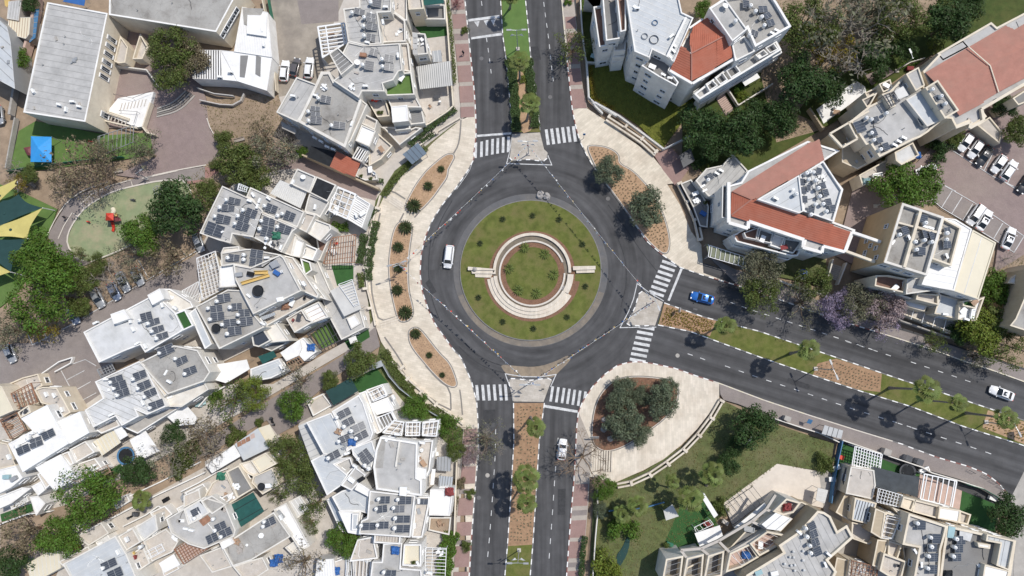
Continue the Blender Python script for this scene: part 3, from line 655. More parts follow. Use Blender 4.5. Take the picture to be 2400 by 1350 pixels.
def tree(style,leafm,t,x,y,r,label,name='tree',bark='bark',zs=1.0,el=1.0,cat=None,twigs=False,group=None):
 """x, y = crown centre in the photo, r = crown radius in photo pixels"""
 i = TN[style] = TN.get(style,-1)+1
 rm = r*.0832*(.98 if leafm == 'leaf_olive' else 1.14);zc = (1.2 if style != 'bush' else .5)*rm*zs;p = T1(t,x,y,zc);a = random.uniform(0,6.28)
 root = thing(name,label,cat or ('shrub' if style == 'bush' else 'tree'),(p.x,p.y,0),a,group);root.scale = (rm*el,rm/el,rm*zs)
 v = i % 3
 if twigs:
  o = link('trunk',TWIG[i % 2],root);setmat(o,bark);root.scale = (rm*1.1,rm*1.1,rm*zs)
 else:
  o = link('trunk',TRUNK[style,v],root);setmat(o,bark)
 if leafm:
  o = link('crown',CROWN[style,v][0],root);setmat(o,leafm)
 return root
D = [ # style,leaf,tile,x,y,r,label
('feather','leaf_mid','A1',1200,330,54,'feathery green tree overhanging the school steps'),('feather','leaf_mid','A1',1210,500,48,'feathery green tree at the top of the curved stone steps'),('feather','leaf_brown','A1',1340,420,46,'brownish thin tree beside the striped white shed roof'),
('sparse','leaf_sage','A1',1000,1050,42,'thin half bare tree at the kindergarten corner by the stairs'),('sparse','leaf_sage','A1',740,1060,34,'thin pale tree over the kindergarten lawn'),('dense','leaf_green','A1',125,410,29,'small bright tree between the pale shed and the school'),('dense','leaf_dark','A1',210,10,26,'dark tree behind the school shed at the top edge'),
('sparse','leaf_brown','A1',440,1260,40,'brown scrubby tree beside the playground hedge'),('dense','leaf_mid','A1',210,1230,22,'small green tree at the end of the kindergarten wall'),('sparse','leaf_yellow','A1',130,1290,24,'yellowish tree at the tip of the yellow sail'),
('dense','leaf_mid','A2',210,1150,46,'broad green tree at the lower corner of the dirt yard'),('dense','leaf_mid','A2',340,1230,42,'round green tree beside the roof with the satellite dish'),('sparse','leaf_sage','A2',480,1080,52,'grey green half bare tree on the slope by the dark house wall'),('dense','leaf_mid','A2',135,975,22,'small round tree on the edge of the brown school yard'),('dense','leaf_green','A2',680,1060,15,'little green tree against the dark house wall'),('sparse','leaf_brown','A2',400,940,36,'dry brown tree on the dirt slope'),('bush','leaf_mid','A2',70,1160,12,'low bush at the kerb of the red path'),('dense','leaf_mid','A2',20,1320,26,'green tree at the bend of the red path'),
('dense','leaf_green','B1',290,590,52,'big bright tree touching the lower sail'),('dense','leaf_green','B1',440,690,42,'bright tree between the two largest trees by the sails'),('feather','leaf_green','B1',290,880,74,'widest bright green tree, over the parking by the sails'),('dense','leaf_mid','B1',560,770,36,'green tree above the silver parked estate car'),('feather','leaf_mid','B1',680,660,28,'light green tree at the foot of the oval playground'),('sparse','leaf_mid','B1',550,590,20,'small thin tree on the playground edge'),
('dense','leaf_green','B1',1000,440,46,'bright round tree over the playground floor'),('dense','leaf_dark','B1',1240,280,60,'large deep green tree beside the heater roof'),('sparse','leaf_mid','B1',1400,210,40,'brownish tree between the red path and heater roof'),('sparse','leaf_brown','B1',1160,600,48,'brown tree with orange flowers above the grey street'),('airy','leaf_sage','B1',880,570,42,'almost bare tree at the playground gate'),('airy','leaf_sage','B1',920,700,34,'thin tree over two silver parked cars'),('sparse','leaf_sage','B1',60,1120,48,'grey leaved tree at the left edge of the grey street'),('sparse','leaf_yellow','B1',320,1110,38,'yellow green tree overhanging the parking line'),('dense','leaf_mid','B1',560,960,26,'green tree over the nose of the bluish parked car'),
('feather','leaf_green','C1',560,850,68,'wide bright green tree above the lower lane'),('sparse','leaf_brown','C1',120,1090,52,'brown leaved tree at the lower left street bend'),('dense','leaf_green','C1',365,1100,46,'round green tree beside the cream shed'),('dense','leaf_dark','C1',70,1270,38,'dark green tree in the lower left photo corner'),('dense','leaf_dark','C1',860,680,36,'dark shrubby tree beside the trampoline garden'),('sparse','leaf_mid','C1',690,720,24,'small green tree between the lawn strip and the wide bright tree'),('bush','leaf_mid','C1',1150,650,24,'green bush by the bare tree on the lane'),('dense','leaf_dark','C1',1090,450,26,'dark green tree beside the white yard roof'),
('sparse','leaf_mid','C2',300,240,48,'olive brown tree on the lane below the stained roof'),('feather','leaf_lime','C2',440,190,38,'lime green feathery tree on the lane below the white roof'),('dense','leaf_green','C2',690,270,34,'single glossy tree standing in the lane junction'),('dense','leaf_mid','C2',930,110,22,'small round tree beside the dark green shade net'),('dense','leaf_mid','C2',1110,0,36,'round tree at the lane end beside the plaza'),('sparse','leaf_brown','C2',120,470,44,'dry brown tree over the lower lane wall'),('dense','leaf_mid','C2',30,560,28,'green tree below the dry tree on the lane'),('feather','leaf_mid','C2',650,560,40,'tall tree beside the glass roofed terrace, upper of its pair'),('feather','leaf_mid','C2',720,720,48,'tall leaning tree in the gap beside the blue grey roof'),('bush','leaf_mid','C2',330,465,22,'round bush in front of the patched white roof'),('airy','leaf_sage','C2',720,120,40,'thin bare tree over the white sheet roof'),('dense','leaf_green','C2',1010,1120,36,'green tree beneath the blue tarpaulin roofs'),('sparse','leaf_mid','C2',830,900,34,'thin tree beside the ribbed glasshouse'),('sparse','leaf_mid','C2',790,1020,26,'thin tree in the walled planter by the lane'),('airy','leaf_brown','C2',740,1280,46,'bare brown tree beside the blue tarpaulin'),('bush','leaf_green','C2',200,200,18,'dark bush at the sandy yard of the stained roof house'),('sparse','leaf_mid','C2',580,840,18,'small tree between the cream roofs'),('bush','leaf_mid','C2',480,380,10,'bush beside the black scooter'),
('dense','leaf_green','C3',330,290,30,'green tree in the hedge of the lower plaza'),('sparse','leaf_green','C3',560,420,34,'green tree inside the corner fence by the white pergolas'),('dense','leaf_mid','C3',590,560,22,'narrow tree along the pergola garden fence'),('airy','leaf_sage','C3',770,490,44,'grey green airy tree leaning over the road'),('sparse','blossom_pink','C3',690,590,24,'pinkish blossoming tree on the southwest pavement'),('bush','leaf_mid','C3',680,830,11,'small street tree in the pink pavement beside the road, upper one'),('bush','leaf_mid','C3',655,1165,11,'small street tree in the pink pavement near the bottom edge'),('bush','leaf_brown','C3',610,760,13,'brown bush at the garden wall by the pavement'),('dense','leaf_green','C3',500,380,22,'bright tree against the pergola corner'),
('dense','leaf_olive','C4',445,150,29,'olive tree at the top of the round planter'),('dense','leaf_olive','C4',415,250,36,'olive tree on the inner side of the round planter'),('dense','leaf_olive','C4',450,390,46,'largest grey green olive tree in the round planter'),('dense','leaf_olive','C4',540,460,29,'olive tree at the lower rim of the round planter'),('dense','leaf_olive','C4',550,215,26,'small olive tree between the two olive groups'),('dense','leaf_olive','C4',690,240,44,'olive tree at the far right of the round planter'),('dense','leaf_olive','C4',715,140,22,'small olive tree at the upper right planter rim'),('dense','leaf_green','C4',310,785,26,'green tree at the foot of the plaza steps'),('dense','leaf_dark','C4',1245,400,46,'dark green tree on the lawn by the grey utility box'),('dense','leaf_dark','C4',1145,540,22,'small dark tree under the large dark lawn tree'),('dense','leaf_dark','C4',1090,650,26,'dark tree beside the garden palm'),('dense','leaf_olive','C4',290,935,20,'dark grey bush at the blue garden fence'),('bush','leaf_green','C4',425,1035,32,'wide clipped bright bush under the garden palms'),('bush','leaf_lime','C4',320,1290,31,'round lime bush at the bottom of the garden'),('bush','leaf_mid','C4',720,1195,15,'bush at the corner of the balcony frames'),('bush','leaf_mid','C4',1045,910,18,'bush between white awning and terrace'),
('bush','leaf_mid','C5',790,640,20,'bush at the lawn end by the blue green wall'),('dense','leaf_dark','C6',1200,990,42,'round dark green tree at the street corner'),
('sparse','leaf_mid','A3',1150,330,40,'thin tree on the northeast pavement leaning over the road'),('bush','leaf_mid','A3',388,215,9,'young street tree on the pink northwest pavement'),('sparse','maroon','A3',330,20,13,'maroon leaved tree at the top of the northwest pavement'),('bush','leaf_green','A3',1110,15,9,'small green tree at the top of the northeast pavement'),
('dense','leaf_olive','B4',380,10,38,'smaller round olive tree in the plaza bed'),('dense','leaf_olive','B4',640,265,50,'larger round olive tree in the plaza bed'),
('dense','leaf_dark','A4',920,880,48,'dark dense tree at the lawn edge, outermost of the row'),('dense','leaf_dark','A4',1010,1000,40,'dark dense tree over the shaded steps'),('dense','leaf_dark','A4',1180,950,50,'dark dense tree in the middle of the row between buildings'),('dense','leaf_dark','A4',1300,800,36,'dark dense tree in the gap of the row'),('dense','leaf_dark','A4',1440,840,42,'dark dense tree at the inner end of the row'),('bush','leaf_green','A4',1180,605,15,'bush beside the white garden canopy'),('dense','leaf_green','A4',920,70,22,'bright tree in the notch between the two roofs'),('bush','leaf_lime','A4',1200,690,16,'yellow green bush in the walled garden strip'),
('dense','leaf_dark','A5',110,580,54,'big dark tree below the tangled bare tree'),('dense','leaf_dark','A5',310,620,42,'dark tree at the white garden terrace'),('dense','leaf_dark','A5',20,850,22,'dark tree at the corner of the dry slope'),('feather','leaf_mid','A5',170,170,66,'tall olive green tree beside the white apartment roof'),('sparse','leaf_yellow','A5',330,350,52,'yellowish tree under the tangled branches'),('feather','leaf_mid','A5',800,130,58,'olive green tree above the sandy slope'),('dense','leaf_dark','A5',620,390,42,'dark tree beside the small courtyard'),('dense','leaf_dark','A5',820,330,32,'dark tree with the street lamp in front'),('dense','leaf_dark','A5',1150,150,52,'big dark tree on the green bank'),('feather','leaf_dark','A5',1280,30,42,'dark tree at the top edge of the green bank'),('sparse','leaf_lime','A5',1060,320,17,'light green bush at the parapet of the red roof'),('dense','leaf_dark','A5',650,550,15,'small dark tree by the brown roofed yard'),('bush','leaf_dark','A5',1090,1060,24,'dark bush below the tan wall'),('bush','leaf_mid','A5',1190,980,18,'green bush at the parking lot end'),('dense','leaf_mid','A5',1640,930,32,'tree at the right edge above the parking lot'),('dense','leaf_dark','A5',1540,740,28,'dark tree in the entrance court'),('feather','leaf_sage','A5',560,80,50,'pale leaved tree behind the tangled bare branches'),
('dense','leaf_green','B6',560,120,50,'broad green tree shading the tan gable wall'),('dense','leaf_green','B6',740,100,44,'broad green tree beside the empty parking bays'),
('feather','leaf_sage','B5',440,740,48,'brown grey street tree by the green glass pergola'),('feather','leaf_mid','B5',430,930,46,'yellow green street tree over the road behind the blue car'),('feather','leaf_mid','B5',800,850,40,'green street tree beside the blue paddling pool'),('airy','leaf_sage','B5',740,980,46,'bare jacaranda with a few lilac flowers'),('feather','blossom','B5',970,1030,40,'lilac blossoming jacaranda on the kerb'),('feather','leaf_sage','B5',1130,990,46,'pale green street tree in front of the grey balconies'),('feather','blossom_pink','B5',1290,1010,46,'pink lilac jacaranda before the white terrace'),('airy','blossom','B5',1300,1160,34,'faint lilac branches over the kerb line'),
('dense','leaf_green','B6',1230,830,36,'bright tree beside the white sheet metal roof'),('dense','leaf_lime','B6',1130,1120,46,'yellow green tree at the corner of the white building'),('dense','leaf_mid','B6',1200,1060,40,'green tree behind the yellow green corner tree'),('dense','leaf_dark','B6',1010,1130,30,'blue green tree at the end of the terrace'),('sparse','leaf_mid','B6',810,1210,28,'small street tree before the grey terrace'),('sparse','leaf_mid','B6',1280,1290,42,'thin green tree on the dry verge'),('sparse','leaf_mid','B6',1380,1160,34,'green palm like tree at the right edge'),('sparse','leaf_sage','B6',1120,1300,30,'greyish tree on the verge by the kerb')]
for st,lf,t,x,y,r,lb in D:
 zs = {'A4': 1.0,'A5': 1.0}.get(t,.95) if st != 'bush' else 1
 tree(st,lf,t,x,y,r,lb,{'bush': 'shrub'}.get(st,'olive_tree' if lf == 'leaf_olive' else 'flowering_tree' if 'bloss' in lf else 'leafy_tree'),zs=zs)
for t,x,y,r,lb,bk,lf in (('A1',560,1170,66,'tangle of bare brown branches above the oval playground','bark','leaf_brown'),('B1',740,760,46,'bare grey tree over the silver parked cars','bark_grey',None),('C1',1060,570,46,'pale leafless tree on the lane by the trampoline','bark_pale','leaf_sage'),('C2',150,560,46,'grey leafless tree over the white lane roof','bark_grey',None),('C4',185,620,62,'leafless tree at the steps of the southeast plaza','bark',None),('A5',480,160,100,'huge tangled leafless tree at the top right','bark_pale','leaf_sage'),('A5',330,380,50,'pale bare branches below the huge tangled tree','bark_pale',None),('A1',700,1230,46,'leafless tree beside the stone bench','bark','leaf_brown'),('C3',770,520,40,'bare branches over the southwest kerb','bark_grey',None),('A1',60,1180,30,'leafless tree at the left kindergarten fence','bark_grey',None),('A2',560,1000,40,'bare branches on the slope under the dark house wall','bark_grey',None),('B6',1360,610,20,'bare sapling on the parking lot verge','bark_grey',None)):
 tree('airy',lf,t,x,y,r,lb,'bare_tree',bk,.95,twigs=True)
def palm_crown(seed,n,L,fan,kind='fan'):
 rnd = random.Random(seed);mb = MB()
 for i in range(n):
  a = i*2.39996+rnd.uniform(-.2,.2);el = 1.0-1.35*(i/n)+rnd.uniform(-.12,.12);d = Vector((math.cos(a),math.sin(a),0));l = L*rnd.uniform(.85,1.1)*(.45+.55*min(1,i/n*1.6))
  p0 = Vector((0,0,0));p1 = p0+(d*math.cos(el)+Vector((0,0,math.sin(el))))*l;side = Vector((-d.y,d.x,0))
  mb.tube([p0,p1],[.03,.018],3,False)
  dd = (p1-p0).normalized()*.8+Vector((0,0,-.25));
  vs = [p1];fs = []
  for k in range(9):
   t = -1.3+2.6*k/8;u = (dd*math.cos(t)+side*math.sin(t)).normalized();tip = p1+u*fan*(1-.2*abs(t)/1.3)+Vector((0,0,-.2*fan));w = u.cross(Vector((0,0,1))).normalized()*.13*fan
   m = p1.lerp(tip,.6);b = len(vs);vs += [m+w+Vector((0,0,.02)),tip,m-w+Vector((0,0,-.03))];fs.append([0,b,b+1,b+2])
  mb.add(vs,fs)
 return mb.mesh('crown',['leaf_palm'])
def cycad_mesh(seed,n,L):
 rnd = random.Random(seed);mb = MB()
 for i in range(n):
  a = i*2.39996;el = 1.2-1.25*(i/n);d = Vector((math.cos(a),math.sin(a),0));s = Vector((-d.y,d.x,0));p = Vector((0,0,.1));prev = None
  for k in range(9):
   e = el-.95*k/8;q = p+(d*math.cos(e)+Vector((0,0,math.sin(e))))*L/8;w = .06*L*math.sin(math.pi*(k+.8)/9.6)*1.5
   for sg in (1,-1): mb.add([p,q,q+(s*sg*1.0+d*.5)*w-Vector((0,0,.03*L)),p+(s*sg+d*.3)*w*.9-Vector((0,0,.03*L))],[[0,1,2,3]])
   p = q
 return mb.mesh('fronds',['leaf_cycad'])
PC = [palm_crown(2,24,1.35,.92),palm_crown(5,22,1.3,.95)];CY = [cycad_mesh(1,32,1.1),cycad_mesh(2,20,1.15)]
dead = MB();
for i in range(22):
 a = i*2.4;d = Vector((math.cos(a),math.sin(a),0));s = Vector((-d.y,d.x,0));dead.add([d*.12,d*.45+s*.22+Vector((0,0,-.7)),d*.4+Vector((0,0,-1.2)),d*.45-s*.22+Vector((0,0,-.7))],[[0,1,2,3]])
DEAD = dead.mesh('dead_fronds',['frond_dead'])
def palm(tb,bx,by,cx,cy,h,label,sc=1.0,name='fan_palm',group=None,zb=.13):
 b = T1(tb,bx,by,zb);c = T1(tb,cx,cy,h);root = thing(name,label,'palm',b,0,group)
 m = b.lerp(c,.5)+Vector((c.x-b.x,c.y-b.y,0))*.12
 MB().tube([b-Vector((0,0,.1)),b.lerp(m,.3),m,c],[.3*sc,.2*sc,.16*sc,.15*sc],8).build('trunk',root,'bark_grey')
 o = link('crown',PC[random.randrange(2)],root,c-b);o.scale = (sc*random.uniform(.82,1.0),sc*random.uniform(.8,.98),sc*random.uniform(.75,1.1));o.rotation_euler = (0,0,random.uniform(0,6.28))
 o = link('dead_fronds',DEAD,root,c-b);o.scale = (sc,sc,sc)
for a in (('A3',775,560,770,430,9.0,'fan palm on the north median, nearer the lamp post',1.15),('A3',822,850,845,725,8.0,'fan palm on the north median, nearer the crossing',1.1),('A3',705,60,715,-30,7,'fan palm in the square bed at the top of the north median',1.1),
  ('C3',1062,345,1095,412,10,'fan palm on the south median nearest the roundabout',1.05),('C3',1000,700,1035,738,10,'middle and widest fan palm of the south median',1.3),('C3',985,810,1038,890,9.5,'lowest fan palm of the south median',1.1),
  ('B4',1135,1105,1205,1090,8,'fan palm beside the flower bed behind the blue car',1.1),('B5',640,1345,770,1320,11,'fan palm on the narrowest grass of the east median',1.25),('C6',445,160,685,172,13,'tall leaning fan palm on the east median, between two shadows',1.2),('C6',640,235,885,258,12.5,'fan palm with the smallest crown on the east median',.95),('C6',930,318,1190,352,13.5,'fan palm at the far end of the east median by the solar sign',1.15),
  ('C4',960,775,1000,705,7,'garden palm beside the dark lawn tree',1.25),('C4',830,920,860,865,7,'largest garden palm, beside the white awning',1.4),('C4',720,790,745,752,6,'small garden palm in the middle of the lawn',.8),('C4',500,940,525,910,6,'garden palm over the clipped bush',1.2),('C4',425,985,430,960,5,'garden palm closest to the blue fence',.95),('C1',900,910,890,870,5,'bushy palm on the pale yard by the lane',1.1)):
 palm(*a,zb=.13 if a[0] in ('A3','C3','B4','B5','C6') else 0)
def cycad(t,x,y,r,label,name='cycad',z=.2,v=0,leaf='leaf_cycad',cat='cycad',group=None):
 p = T1(t,x,y,z+.4);root = thing(name,label,cat,(p.x,p.y,z),0,group);s = r*.0832
 MB().lathe((0,0,0),[(.14*s,-.05),(.17*s,.2*s),(.1*s,.3*s)],8)
 o = link('stem',STEM,root);o.scale = (s,)*3
 o = link('fronds',CY[v],root,Vector((0,0,.15*s)));o.scale = (s,)*3;o.rotation_euler = (0,0,random.uniform(0,6.28));setmat(o,leaf)
STEM = MB().lathe((0,0,0),[(.16,-.1),(.18,.18),(.1,.32)],8).mesh('stem',['bark'])
for t,x,y,r,lb in (('A3',220,1188,9,'smallest cycad in the upper plaza bed'),('A3',130,1308,12,'middle cycad of the upper plaza bed'),('B3',360,248,18,'large cycad at the lower tip of the upper plaza bed'),('B3',303,400,17,'large cycad at the top of the middle plaza bed'),('B3',250,538,14,'second cycad from the top of the middle plaza bed'),('B3',250,685,12,'cycad beside the plaza lamp post'),('B3',243,840,14,'cycad below the lamp post in the middle plaza bed'),('B3',302,998,17,'large cycad at the lower end of the middle plaza bed'),('B3',372,1147,13,'cycad at the top of the lower plaza bed'),('B3',467,1297,8,'small cycad in the middle of the lower plaza bed'),('C3',503,78,7,'tiny cycad at the foot of the lower plaza bed')):
 cycad(t,x,y,r,lb)
for x,y,w in ((1178,513,'at ten to twelve o\'clock'),(1248,505,'right above the ring'),(1310,514,'at one o\'clock under the flag shadow'),(1125,570,'outside the ring towards the upper plaza bed'),(1365,572,'outside the ring towards the big olive'),(1121,697,'below the long stone arm'),(1372,671,'below the short stone arm'),(1178,754,'at seven o\'clock'),(1250,770,'straight below the ring'),(1329,743,'at five o\'clock')):
 cycad('G',x,y,7.5,'small dark cycad on the roundabout grass '+w,v=1,z=.22)
for x,y,w in ((1230,580,'at eleven o\'clock'),(1278,595,'at one o\'clock'),(1193,629,'at nine o\'clock'),(1298,643,'at three o\'clock'),(1216,680,'at seven o\'clock'),(1258,687,'at half past five')):
 cycad('G',x,y,12,'young palm on the inner round lawn '+w,'young_palm',.26,1,'leaf_palm','palm')
def hedge(t,s,w,h,label,leafm='leaf_hedge',dens=120,name='hedge',z0=.1,size=.16):
 pl = resample(T(t,s),.3);mb = MB();rnd = random.Random(len(s));
 for i in range(len(pl)-1):
  d = (pl[i+1]-pl[i]).normalized();n = Vector((-d.y,d.x,0))
  for _ in range(int(dens*.3*w)):
   k = rnd.uniform(-.5,.5);z = h*rnd.random()**.4;p = pl[i].lerp(pl[i+1],rnd.random())+n*k*w*(1+.2*math.sin(i*.7))+Vector((0,0,z0+z))
   nn = Vector((rnd.gauss(0,.6),rnd.gauss(0,.6),1)).normalized();u = Quaternion(nn,rnd.uniform(0,6.28)) @ nn.orthogonal().normalized();v = nn.cross(u);s2 = size*rnd.uniform(.6,1.3)
   mb.add([p-u*s2,p+v*s2*.5,p+u*s2,p-v*s2*.5],[[0,1,2,3]])
 a,b = pl[0],pl[-1];o = mb.build(name,None,leafm);tag(o,label,'hedge');return o
hedge('A3','700,420 722,520 740,700 750,930',1.8,.9,'clipped green hedge along the left edge of the north median','leaf_hedge',150);hedge('A3','835,420 850,560 870,700 885,910',1.7,.9,'clipped green hedge along the right edge of the north median','leaf_hedge',150);hedge('A3','790,540 800,590',1.0,.8,'yellow green bush between the north median hedges','leaf_lime')
hedge('A3','325,770 250,830 160,890 70,960 0,1030',1.3,1.0,'hedge strip between terrace wall and upper plaza');hedge('G','1000,348 960,388 925,424 902,462',1.3,.9,'hedge strip on the bank behind the bus shelter','leaf_mid',90);hedge('G','884,520 870,590 864,660',1.6,1.0,'tall hedge between turf court and middle plaza','leaf_hedge',110);hedge('G','902,822 930,870 965,920 1000,957',1.6,.8,'mixed shrubs behind the lower plaza wall','leaf_mid',80);hedge('A3','170,945 80,1010',.9,.8,'short hedge strip beside the bus shelter');hedge('B3','130,60 120,100',1.4,.9,'single clump of hedge at the plaza steps');hedge('B3','90,260 40,340 10,400',1.6,.9,'hedge between the pergola and middle plaza');hedge('B3','20,450 0,560 -15,660',1.5,.9,'hedge along the terraced plaza edge');hedge('B3','-10,720 0,830',1.2,.9,'loose hedge by the plaza piers','leaf_mid')
hedge('C3','190,20 240,110 330,180',1.5,.9,'loose planting below the turf court fence','leaf_mid',70);hedge('C3','400,280 480,300 560,350 600,390',1.4,.7,'loose planting at the lower plaza corner','leaf_mid',80);hedge('C3','570,1060 540,1170 520,1300 510,1400',3.0,1.3,'thick green hedge at the pavement near the bottom edge','leaf_green',110,size=.2);hedge('C3','600,840 590,900 580,980',.8,.6,'thin dry hedge along the garden wall','leaf_brown',60)
hedge('C4','190,1090 175,1200 165,1350',1.0,1.3,'dark hedge along the shaded south pavement','leaf_dark');hedge('A3','265,0 285,120 300,300 315,480 320,600',.7,.9,'narrow hedge between terraces and pink pavement','leaf_mid',80);hedge('A4','125,470 135,560 160,700 300,770',.9,.6,'flower border inside the white garden fence','leaf_yellow',60);hedge('A4','840,1180 900,1150 960,1110',1.6,.8,'dark hedge below the shaded steps','leaf_dark',110);hedge('B2','1050,480 1100,500 1170,490',1.8,1.2,'bright shrubs in the courtyard behind the plaza','leaf_green',110);hedge('A4','60,60 90,20 70,-20',.8,.6,'strip of green plants on the dark terrace','leaf_green',50)
hedge('A5','960,1020 1130,960 1240,910',1.8,1.0,'hedge at the foot of the tan gallery wall','leaf_mid',90);hedge('A5','780,480 860,450 930,420',1.2,.6,'low hedge beside the courtyard railing','leaf_green',70)
def bedding(name,poly,rows,leafm,seed,sp=.45,size=.16,hgt=.2,h0=.2,jit=.12,holes=.1):
 """rows of small plants: nobody would count them"""
 rnd = random.Random(seed);mb = MB()
 for a,b in scan(poly,rows,sp):
  L = (b-a).length;k = int(L/sp)
  for i in range(k):
   if rnd.random() < holes: continue
   q = a.lerp(b,(i+.5)/max(1,k));c = Vector((q.x+rnd.uniform(-jit,jit),q.y+rnd.uniform(-jit,jit),h0))
   for j in range(5):
    an = rnd.uniform(0,6.28);e = Vector((math.cos(an),math.sin(an),.7))*size*rnd.uniform(.6,1.2);w = Vector((-e.y,e.x,0))*.35
    mb.add([c,c+e*.6+w,c+e,c+e*.6-w],[[0,1,2,3]])
 o = mb.build(name,None,leafm);o['kind'] = 'stuff';return o
for i,p in enumerate(BEDS): bedding('bedding_plants',inset(p,.25),((.5,.8),(-.1,1),(.5,-.8),(.5,-.8),(1,.3))[i],('frond_dead','bark','bark','leaf_brown','leaf_brown')[i],i,(.55,.5,.5,.62,1.1)[i],(.13,.12,.12,.2,.2)[i],h0=.2)
bedding('bedding_plants',T('B4','790,960 1050,1045 1120,1060 1085,1150 950,1115 745,1070'),(1,-.32),'leaf_yellow',7,.42,.24,holes=.05);bedding('bedding_plants',T('C5','745,15 860,-15 960,15 1140,80 1130,170 1000,160 725,70'),(1,-.35),'leaf_sage',8,.6,.17);bedding('bedding_plants',T('C6','1080,320 1296,390 1296,500 1045,405'),(1,-.35),'leaf_yellow',9,.55,.22);bedding('bedding_plants',T('C3','970,270 1135,270 1105,500 1085,850 1070,1130 930,1130 950,850 970,500'),(0,1),'leaf_sage',10,.62,.2,holes=.35)
def tufts(name,poly,n,leafm,seed,size=.13,z=.14):
 rnd = random.Random(seed);mb = MB();xs = [q.x for q in poly];ys = [q.y for q in poly];k = 0
 while k < n:
  x = rnd.uniform(min(xs),max(xs));y = rnd.uniform(min(ys),max(ys));k += 1
  if not inside(poly,x,y): continue
  a = rnd.uniform(0,6.28);e = Vector((math.cos(a),math.sin(a),rnd.uniform(.5,1.4)))*size*rnd.uniform(.6,1.4);w = Vector((-e.y,e.x,0))*.25
  c = Vector((x,y,z));mb.add([c-w,c+w,c+e],[[0,1,2]])
 o = mb.build(name,None,leafm);o['kind'] = 'stuff'
isp = [Vector((RC.x+rad(163)*math.cos(k*.1),RC.y+rad(163)*math.sin(k*.1),0)) for k in range(63)]
leaf('grass_blade',(.15,.18,.03),.4,.2);leaf('grass_dry',(.2,.175,.07),.4,.2);leaf('weed',(.08,.12,.025),.5,.2)
for s,t,n,m in (('1690,940 1790,985 1955,1040 1945,1110 1820,1088 1700,1200 1560,1400 1392,1340 1392,1140 1510,1104 1640,1005','G',14000,'grass_dry'),('105,470 200,440 400,440 800,640 1000,700 800,830 640,1045 480,890 330,785 130,690','A4',7000,'grass_blade'),('-60,-60 1100,-60 1000,180 700,310 900,330 500,460 150,700 80,800 300,900 -60,1000 -200,400','A5',9000,'weed'),('470,240 650,215 700,380 560,430 480,440 440,420 512,360 490,290','G',4000,'grass_dry'),('2200,760 2460,840 2460,560 2330,640 2290,720','G',4000,'grass_dry'),('880,470 925,400 1000,340 1065,290 1085,282 1020,345 960,410 905,480 872,560 866,640 880,740 868,760 856,640','G',3000,'weed'),('893,800 930,850 960,900 1005,950 1090,1000 1088,1060 1060,1050 960,960 880,860','G',3000,'weed')):
 tufts('ground_cover',T(t,s),n,m,n,.2,-.02)
TILES.update(D1=(740,0,3.97),D2=(640,180,4.82),D3=(600,580,4.5),D4=(0,880,4.5),D5=(700,880,3.553),D6=(1900,1020,4.09),D7=(1540,1080,5),D8=(1360,0,5.194))
WF = MB();
for a,b in (((-.55,0),(.1,1.2)),((.55,0),(.1,1.2))): WF.box((a[0],-.03,0),(.1,.16,1.2))
WF.box((0,-.03,.55),(1.0,.16,.1));WF.box((0,-.05,-.56),(1.2,.24,.08));WF.box((0,-.01,0),(.05,.08,1.0));WFM = WF.mesh('window',['metal_white'])
WPM = MB().box((0,0,0),(1.0,.05,1.0)).mesh('pane',['window_glass']);WSM = MB().box((0,-.04,.3),(1.0,.06,.42)).mesh('shutter',['metal_grey'])
NW = [0]
def window(root,p,n,w,h):
 x = Vector((-n.y,n.x,0));o = bpy.data.objects.new('window',WFM);COL.objects.link(o);o.parent = root
 M = Matrix((x*w/1.2,-n,Vector((0,0,h/1.2)))).transposed().to_4x4();M.translation = p-base_of(root);o.matrix_basis = M
 link('pane',WPM,o);NW[0] += 1
 if random.random() < .35: link('shutter',WSM,o)
